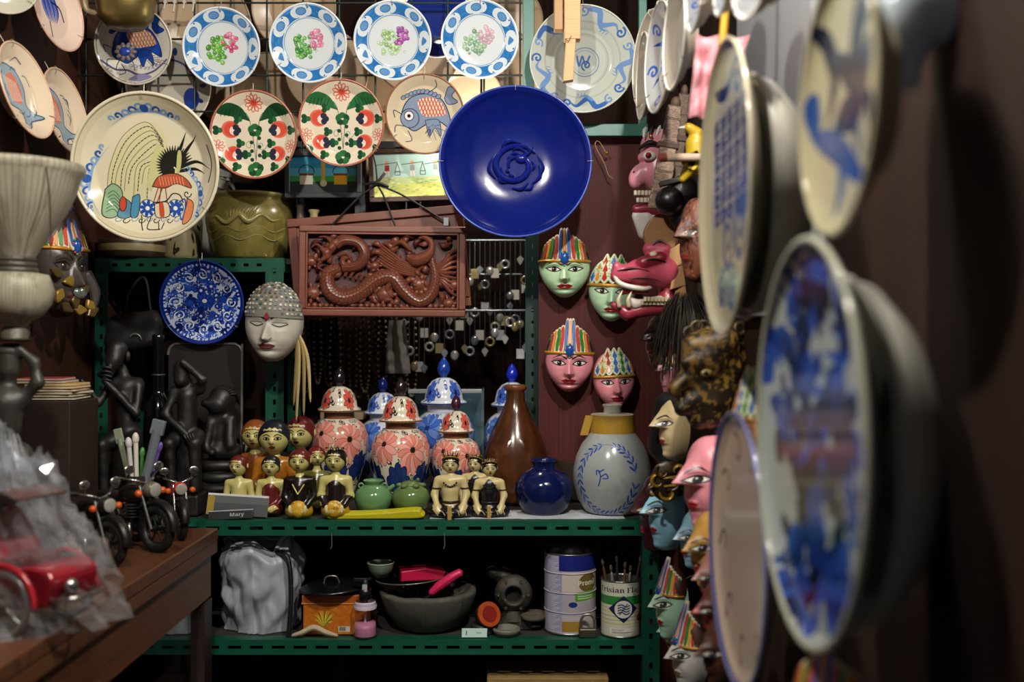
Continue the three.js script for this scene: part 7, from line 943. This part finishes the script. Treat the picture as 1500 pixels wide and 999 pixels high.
{ // stone mortar with dark tray, red dish and pink-handled tool
  const d = 2.66, s = d / F, t = single('stone_mortar', warp(lathe(potProfile([[0, 0], [34, 0], [44, 4], [62, 26], [71, 50], [70, 56], [64, 57], [60, 50], [48, 28], [30, 16], [0, 13]], s), 72), (v) => { const n = 0.004 * noise(v.x * 90, v.y * 90, v.z * 90) + 0.003 * noise(v.x * 30, v.y * 30, v.z * 30); v.x += n; v.y += max(0, v.y) > 0.01 ? n : 0; v.z += n; }), M('#4e4c44', 0.85, { bumpMap: grime, bumpScale: 0.002 }), 'rough grey stone mortar bowl on the lower shelf', 'mortar', low(627, d));
  const y = LOW + 57 * s + 0.004;
  const tray = thing('metal_tray', 'dark oval tray with a patterned rim resting in the stone mortar', 'tray', V(at(604, 0, 2.655).x, y + 0.001, -2.655)); tray.rotation.z = 0.06; part('body', lathe([[0, 0], [0.075, 0], [0.09, 0.022], [0.093, 0.026], [0.09, 0.026], [0.072, 0.004], [0, 0.004]], 56), M(null, 0.3, { map: canvas(512, 64, (x) => { x.fillStyle = '#1c1a18'; x.fillRect(0, 0, 512, 64); const q = rng(2); for (let i = 0; i < 200; i++) dot(x, q() * 512, q() * 64, 2, 2, 0, ['#8a8a84', '#59605a', '#b4b4ac'][i % 3]); }), metalness: 0.3 }), tray); part('rim', tor(0.0915, 0.002, 0, 0, 0, 64, 8).rotateX(PI / 2).translate(0, 0.026, 0), CM('#77736c', 0.3, 0.6), tray);
  single('red_dish', ext(shapeOf([[-0.05, 0], [0.05, 0], [0.058, 0.014], [0.01, 0.026], [-0.05, 0.02]]), 0.06, 0.003).rotateY(0.2), M('#c01746', 0.35), 'crimson plastic scoop lying in the dark tray', 'scoop', V(at(612, 0, 2.66).x, y + 0.022, -2.70));
  const k = thing('trowel', 'tool with a hot pink handle leaning on the mortar rim', 'tool', V(at(654, 0, 2.59).x, y + 0.03, -2.568)); k.rotation.z = 0.62; part('handle', taper([[-0.05, 0, 0], [-0.02, 0.003, 0], [0.02, 0.003, 0], [0.05, 0, 0]], [0.008, 0.012, 0.012, 0.009], 20, 12), M('#d2255a', 0.35), k); part('blade', box(0.06, 0.004, 0.03, -0.078, 0.0, 0, 0.001), CM('#2c2a28', 0.35, 0.7), k);
  const b = thing('glass_bowl', 'small green-grey glass bowl beside the pump bottle', 'bowl', V(at(560, 0, 2.66).x, y + 0.031, -2.63)); part('body', lathe([[0, 0], [0.016, 0], [0.03, 0.018], [0.034, 0.036], [0.032, 0.036], [0.027, 0.018], [0.014, 0.004], [0, 0.004]], 40), M('#6f7f6c', 0.2), b); part('rim', tor(0.033, 0.002, 0, 0, 0, 40, 8).rotateX(PI / 2).translate(0, 0.036, 0), CM('#8a9886', 0.2), b);
}
{ // black lid, machine part, small tins, card
  const t = thing('wok_lid', 'black enamel lid with a wire handle lying on the orange tin', 'lid', V(at(490, 0, 2.64).x, LOW + 0.107, -2.635)); t.rotation.z = 0.06; part('disc', lathe([[0, 0.02], [0.05, 0.017], [0.082, 0.006], [0.088, 0], [0.082, 0.001], [0, 0.014]], 56), CM('#0f0f11', 0.25), t); part('handle', tube([[-0.02, 0.016, 0.03], [-0.012, 0.034, 0.034], [0.012, 0.034, 0.034], [0.02, 0.016, 0.03]], 0.0022, 20, 6), CM('#a09c94', 0.3, 0.8), t); part('long_handle', taper([[0.08, 0.004, -0.02], [0.1, 0.02, -0.03], [0.12, 0.04, -0.05]], [0.006, 0.007, 0.004], 12, 8), CM('#121212', 0.4), t);
  const d = 2.66, m = thing('pipe_fitting', 'greasy grey pump housing with a round open flange', 'fitting', low(752, d)), g = M('#3d3a33', 0.6, { bumpMap: grime, bumpScale: 0.002, metalness: 0.3 });
  m.position.y += 0.001; part('flange', lathe([[0.02, -0.012], [0.046, -0.012], [0.048, 0], [0.04, 0.01], [0.03, 0.016], [0.028, 0.02], [0.02, 0.02], [0.019, -0.012]], 40).rotateX(PI / 2).translate(0, 0.088, 0.02), g, m); part('barrel', cyl(0.034, 0.038, 0.09, 0, 0, 0, 28).rotateX(PI / 2).translate(0, 0.088, -0.04), g, m); part('elbow', taper([[-0.01, 0.11, -0.03], [-0.045, 0.13, -0.03], [-0.06, 0.12, -0.02]], [0.026, 0.024, 0.02], 16, 12), g, m); part('foot', merge([box(0.09, 0.02, 0.06, 0, 0.0105, 0), cyl(0.026, 0.034, 0.03, 0, 0.034, 0, 20)]), g, m); part('bore', cyl(0.0195, 0.0195, 0.02, 0, 0, 0, 24).rotateX(PI / 2).translate(0, 0.088, 0.015), CM('#0a0908', 0.9), m); for (let k = 0; k < 6; k++) part('bolt', cyl(0.004, 0.004, 0.006, 0, 0, 0, 6).rotateX(PI / 2).translate(cos(k * 1.047) * 0.038, 0.088 + sin(k * 1.047) * 0.038, 0.034), CM('#5a554c', 0.5, 0.6), m);
  const o = thing('polish_tin', 'round tin with an orange lid leaning beside the mortar', 'tin', V(at(713, 0, 2.585).x, LOW + 0.047, -2.595)); o.rotation.set(1.1, 0, -0.5); part('body', cyl(0.03, 0.03, 0.018, 0, 0, 0, 36), CM('#26242a', 0.4, 0.4), o); part('lid', cyl(0.031, 0.031, 0.006, 0, 0.011, 0, 36), CM('#a8481c', 0.3), o); part('badge', cyl(0.02, 0.02, 0.001, 0, 0.0146, 0, 30), CM('#7c1f1a', 0.3), o);
  single('low_jar', lathe([[0, 0], [0.026, 0], [0.028, 0.004], [0.028, 0.02], [0.024, 0.026], [0, 0.026]], 32), CM('#2a2824', 0.35), 'low dark jar under the leaning orange-lidded tin', 'jar', low(706, 2.6));
  single('price_card', box(0.062, 0.022, 0.001).rotateX(-0.5), M(null, 0.5, { map: canvas(128, 48, (x) => { x.fillStyle = '#9cc0b4'; x.fillRect(0, 0, 128, 48); x.fillStyle = '#2c4a42'; x.fillRect(20, 14, 6, 22); x.fillRect(74, 22, 26, 4); }) }), 'small pale green card at the shelf edge below the mortar', 'card', V(at(695, 0, 2.565).x, LOW + 0.011, -2.566));
  const gl = thing('ashtray', 'dusty glass ashtray before the pump housing', 'ashtray', low(742, 2.59)); part('body', lathe([[0, 0], [0.03, 0], [0.036, 0.014], [0.03, 0.018], [0.024, 0.008], [0, 0.006]], 32), M('#77756c', 0.25), gl);
  const rk = single('rope_coil', merge([0, 1, 2, 3].map((k) => tor(0.03 - k * 0.002, 0.0055, 0, 0.007 + k * 0.009, 0, 36, 8).rotateX(0).applyMatrix4(new THREE.Matrix4()))).rotateX(PI / 2), CM('#4a4136', 0.9), 'coil of brown rope leaning on the tall formula tin', 'rope', V(at(781, 0, 2.66).x, LOW + 0.034, -2.66));
  const st = single('gnarled_stick', taper([[-0.055, 0, 0], [-0.03, 0.008, 0.002], [0, 0.02, 0], [0.03, 0.008, 0], [0.06, 0, 0]], [0.004, 0.007, 0.008, 0.007, 0.004], 30, 10), CM('#b3a386', 0.8), 'pale gnarled stick lying before the plastic bag', 'stick', V(at(459, 0, 2.556).x, LOW + 0.0045, -2.562));
}
function tinCan(name, label, px, d, r, h, tex, wallCol) {
  const s = d / F, P = (p) => potProfile(p, s), t = thing(name, label, 'tin', low(px, d)); const m = CM('#9a9a96', 0.28, 0.9);
  const g = lathe(P([[r, 2.5], [r, h - 2.5]]), 64); g.rotateY(PI); part('label_sheet', g, M(null, 0.3, { map: tex }), t); part('bottom_rim', lathe(P([[0, 0], [r, 0], [r + 1, 1.2], [r, 2.6]]), 48), m, t); part('top_rim', lathe(P([[r, h - 2.6], [r + 1, h - 1], [r, h], [r - 2, h], [r - 2.4, h - 3], [r - 2.4, h - 30], [0, h - 30]]), 48), m, t); return t;
}
const formulaTex = canvas(1024, 512, (x, w, h) => { x.fillStyle = '#a9a4b4'; x.fillRect(0, 0, w, h); for (let j = 0; j < 4; j++) { x.fillStyle = j % 2 ? '#b9b2b4' : '#aaa2ac'; x.fillRect(0, j * 128 + 10, w, 112); } for (const o of [0, 512]) { x.fillStyle = '#9a9ab8'; x.fillRect(330 + o - 512 * 0, 20, 130, 480); x.fillStyle = '#d2d0dc'; for (let j = 0; j < 42; j++) x.fillRect(340 + o, 34 + j * 11, 60 + (j * 37) % 52, 4); }
  x.fillStyle = '#1c2370'; x.fillRect(440, 0, 340, 100); x.fillStyle = '#1c2370'; x.fillRect(0, 0, 120, 100); x.fillStyle = '#c9bdb2'; x.fillRect(460, 110, 330, 120); x.fillStyle = '#6a5a2a'; x.beginPath(); x.ellipse(640, 180, 75, 62, 0, 0, 7); x.fill(); x.fillStyle = '#e6e2d8'; x.font = 'bold 46px sans-serif'; x.fillText('Promil', 560, 196); x.fillStyle = '#5d9a34'; x.beginPath(); x.moveTo(540, 240); x.lineTo(720, 230); x.lineTo(720, 290); x.lineTo(545, 300); x.closePath(); x.fill(); x.fillStyle = '#d8e4c8'; for (let j = 0; j < 3; j++) x.fillRect(560, 250 + j * 14, 120, 5); x.fillStyle = '#1f3470'; x.beginPath(); x.ellipse(530, 320, 28, 18, 0, 0, 7); x.fill(); x.fillStyle = '#9a7a34'; x.fillRect(460, 430, 130, 70); x.fillStyle = '#7a5c9a'; x.fillRect(0, 250, 300, 20); });
{
  const t = tinCan('formula_tin', 'tall lilac milk formula tin with a dark blue top band', 835, 2.64, 37.5, 116, formulaTex); t.rotation.y = -0.05; const s = 2.64 / F;
  for (const y of [32, 60, 88]) part('hoop', tor(37.8 * s, 0.7 * s, 0, 0, 0, 56, 6).rotateX(PI / 2).translate(0, y * s, 0), CM('#b9b6c2', 0.3), t);
  const b = thing('paint_brush', 'worn paint brush lying across the formula tin', 'brush', V(at(822, 0, 2.63).x, LOW + 119 * s + 0.002, -2.65)); b.rotation.set(0, 0.5, -0.1); part('handle', taper([[-0.05, 0.006, 0], [-0.02, 0.004, 0], [0.02, 0.003, 0]], [0.004, 0.006, 0.005], 14, 8), CM('#3c4a44', 0.5), b); part('ferrule', box(0.02, 0.008, 0.014, 0.028, 0.002, 0, 0.001), CM('#8a8a82', 0.3, 0.8), b);  part('bristle', box(0.028, 0.007, 0.016, 0.05, 0.001, 0, 0.002), CM('#5a5040', 0.9), b);
}
const flagTex = canvas(1024, 512, (x, w, h) => { x.fillStyle = '#c7c6b4'; x.fillRect(0, 0, w, h); x.fillStyle = '#2c7a34'; x.fillRect(0, 128, w, 84); for (let j = 0; j < 5; j++) stroke(x, [[0, 250 + j * 34], [300, 240 + j * 38], [700, 262 + j * 32], [1024, 250 + j * 34]], 8, ['#a8b03c', '#c2b84a', '#8fa04a'][j % 3]); x.fillStyle = '#b8a41e'; x.fillRect(700, 300, 160, 212);
  x.fillStyle = '#10141c'; x.font = 'bold 66px serif'; x.fillText('Frisian Flag', 292, 92); x.save(); x.translate(520, 250); x.rotate(PI / 4); x.fillStyle = '#141c44'; x.fillRect(-92, -92, 184, 184); x.restore(); dot(x, 520, 250, 76, 84, 0, '#c9c8ba'); for (let j = 0; j < 4; j++) stroke(x, [[475, 215 + j * 24], [505, 205 + j * 24], [540, 226 + j * 24], [570, 214 + j * 24]], 11, '#1c2650'); x.lineWidth = 8; stroke(x, [[488, 300], [552, 200]], 8, '#1c2650'); dot(x, 690, 345, 38, 38, 0, '#9a2a20'); x.fillStyle = '#d8d6c8'; x.fillRect(400, 430, 280, 60); x.fillStyle = '#55584c'; x.font = '26px sans-serif'; x.fillText('INSTANT', 420, 458); x.fillRect(420, 468, 180, 5); x.fillRect(420, 478, 140, 4); });
{
  const d = 2.6, s = d / F, t = tinCan('milk_tin', 'milk tin with a green band and blue diamond holding brushes', 909, d, 28.5, 82, flagTex); t.rotation.y = 0.0; const q = rng(19), p = t.position;
  [['#5d3a1e', 46], ['#8a8078', 40], ['#2a2622', 50], ['#6b4a28', 44], ['#9a948a', 36], ['#3c3029', 54]].forEach(([c, l], i) => { const b = thing('brush_stick', ['amber', 'grey metal', 'black', 'tan', 'silvery', 'dark brown'][i] + ' brush handle standing in the milk tin', 'brush', V(p.x + (-17 + i * 7) * s, LOW + 53.5 * s, p.z + (i % 2 ? 1 : -1) * 0.012)); b.rotation.z = (i - 2.5) * -0.07; part('handle', taper([[0, 0, 0], [0, l * 0.4 * s, 0], [0, l * s, 0]], [0.002, 0.004, 0.003], 10, 7), CM(c, 0.5), b); part('tip', ell(0.004, 0.009, 0.004, 0, (l + 4) * s, 0, 8), CM('#4a4034', 0.9), b); });
  const k = thing('padlock', 'old steel padlock leaning on the formula tin', 'padlock', low(861, 2.565)); part('body', box(0.044, 0.022, 0.016, 0, 0.0112, 0, 0.004), CM('#5d584c', 0.4, 0.7), k); part('shackle', tube([[-0.016, 0.02, 0], [-0.017, 0.04, 0], [-0.01, 0.053, 0], [0, 0.056, 0], [0.01, 0.053, 0], [0.017, 0.04, 0], [0.016, 0.02, 0]], 0.0035, 30, 8), CM('#a09a8c', 0.3, 0.85), k);
  single('cardboard_box', box(0.3, 0.42, 0.3, 0, 0, 0, 0.003), M('#8a7040', 0.8), 'yellowish cardboard box under the lower shelf', 'box', V(at(800, 0, 2.7).x, 0.1 + 0.21, -2.72));
}
renderer.render(scene, camera);
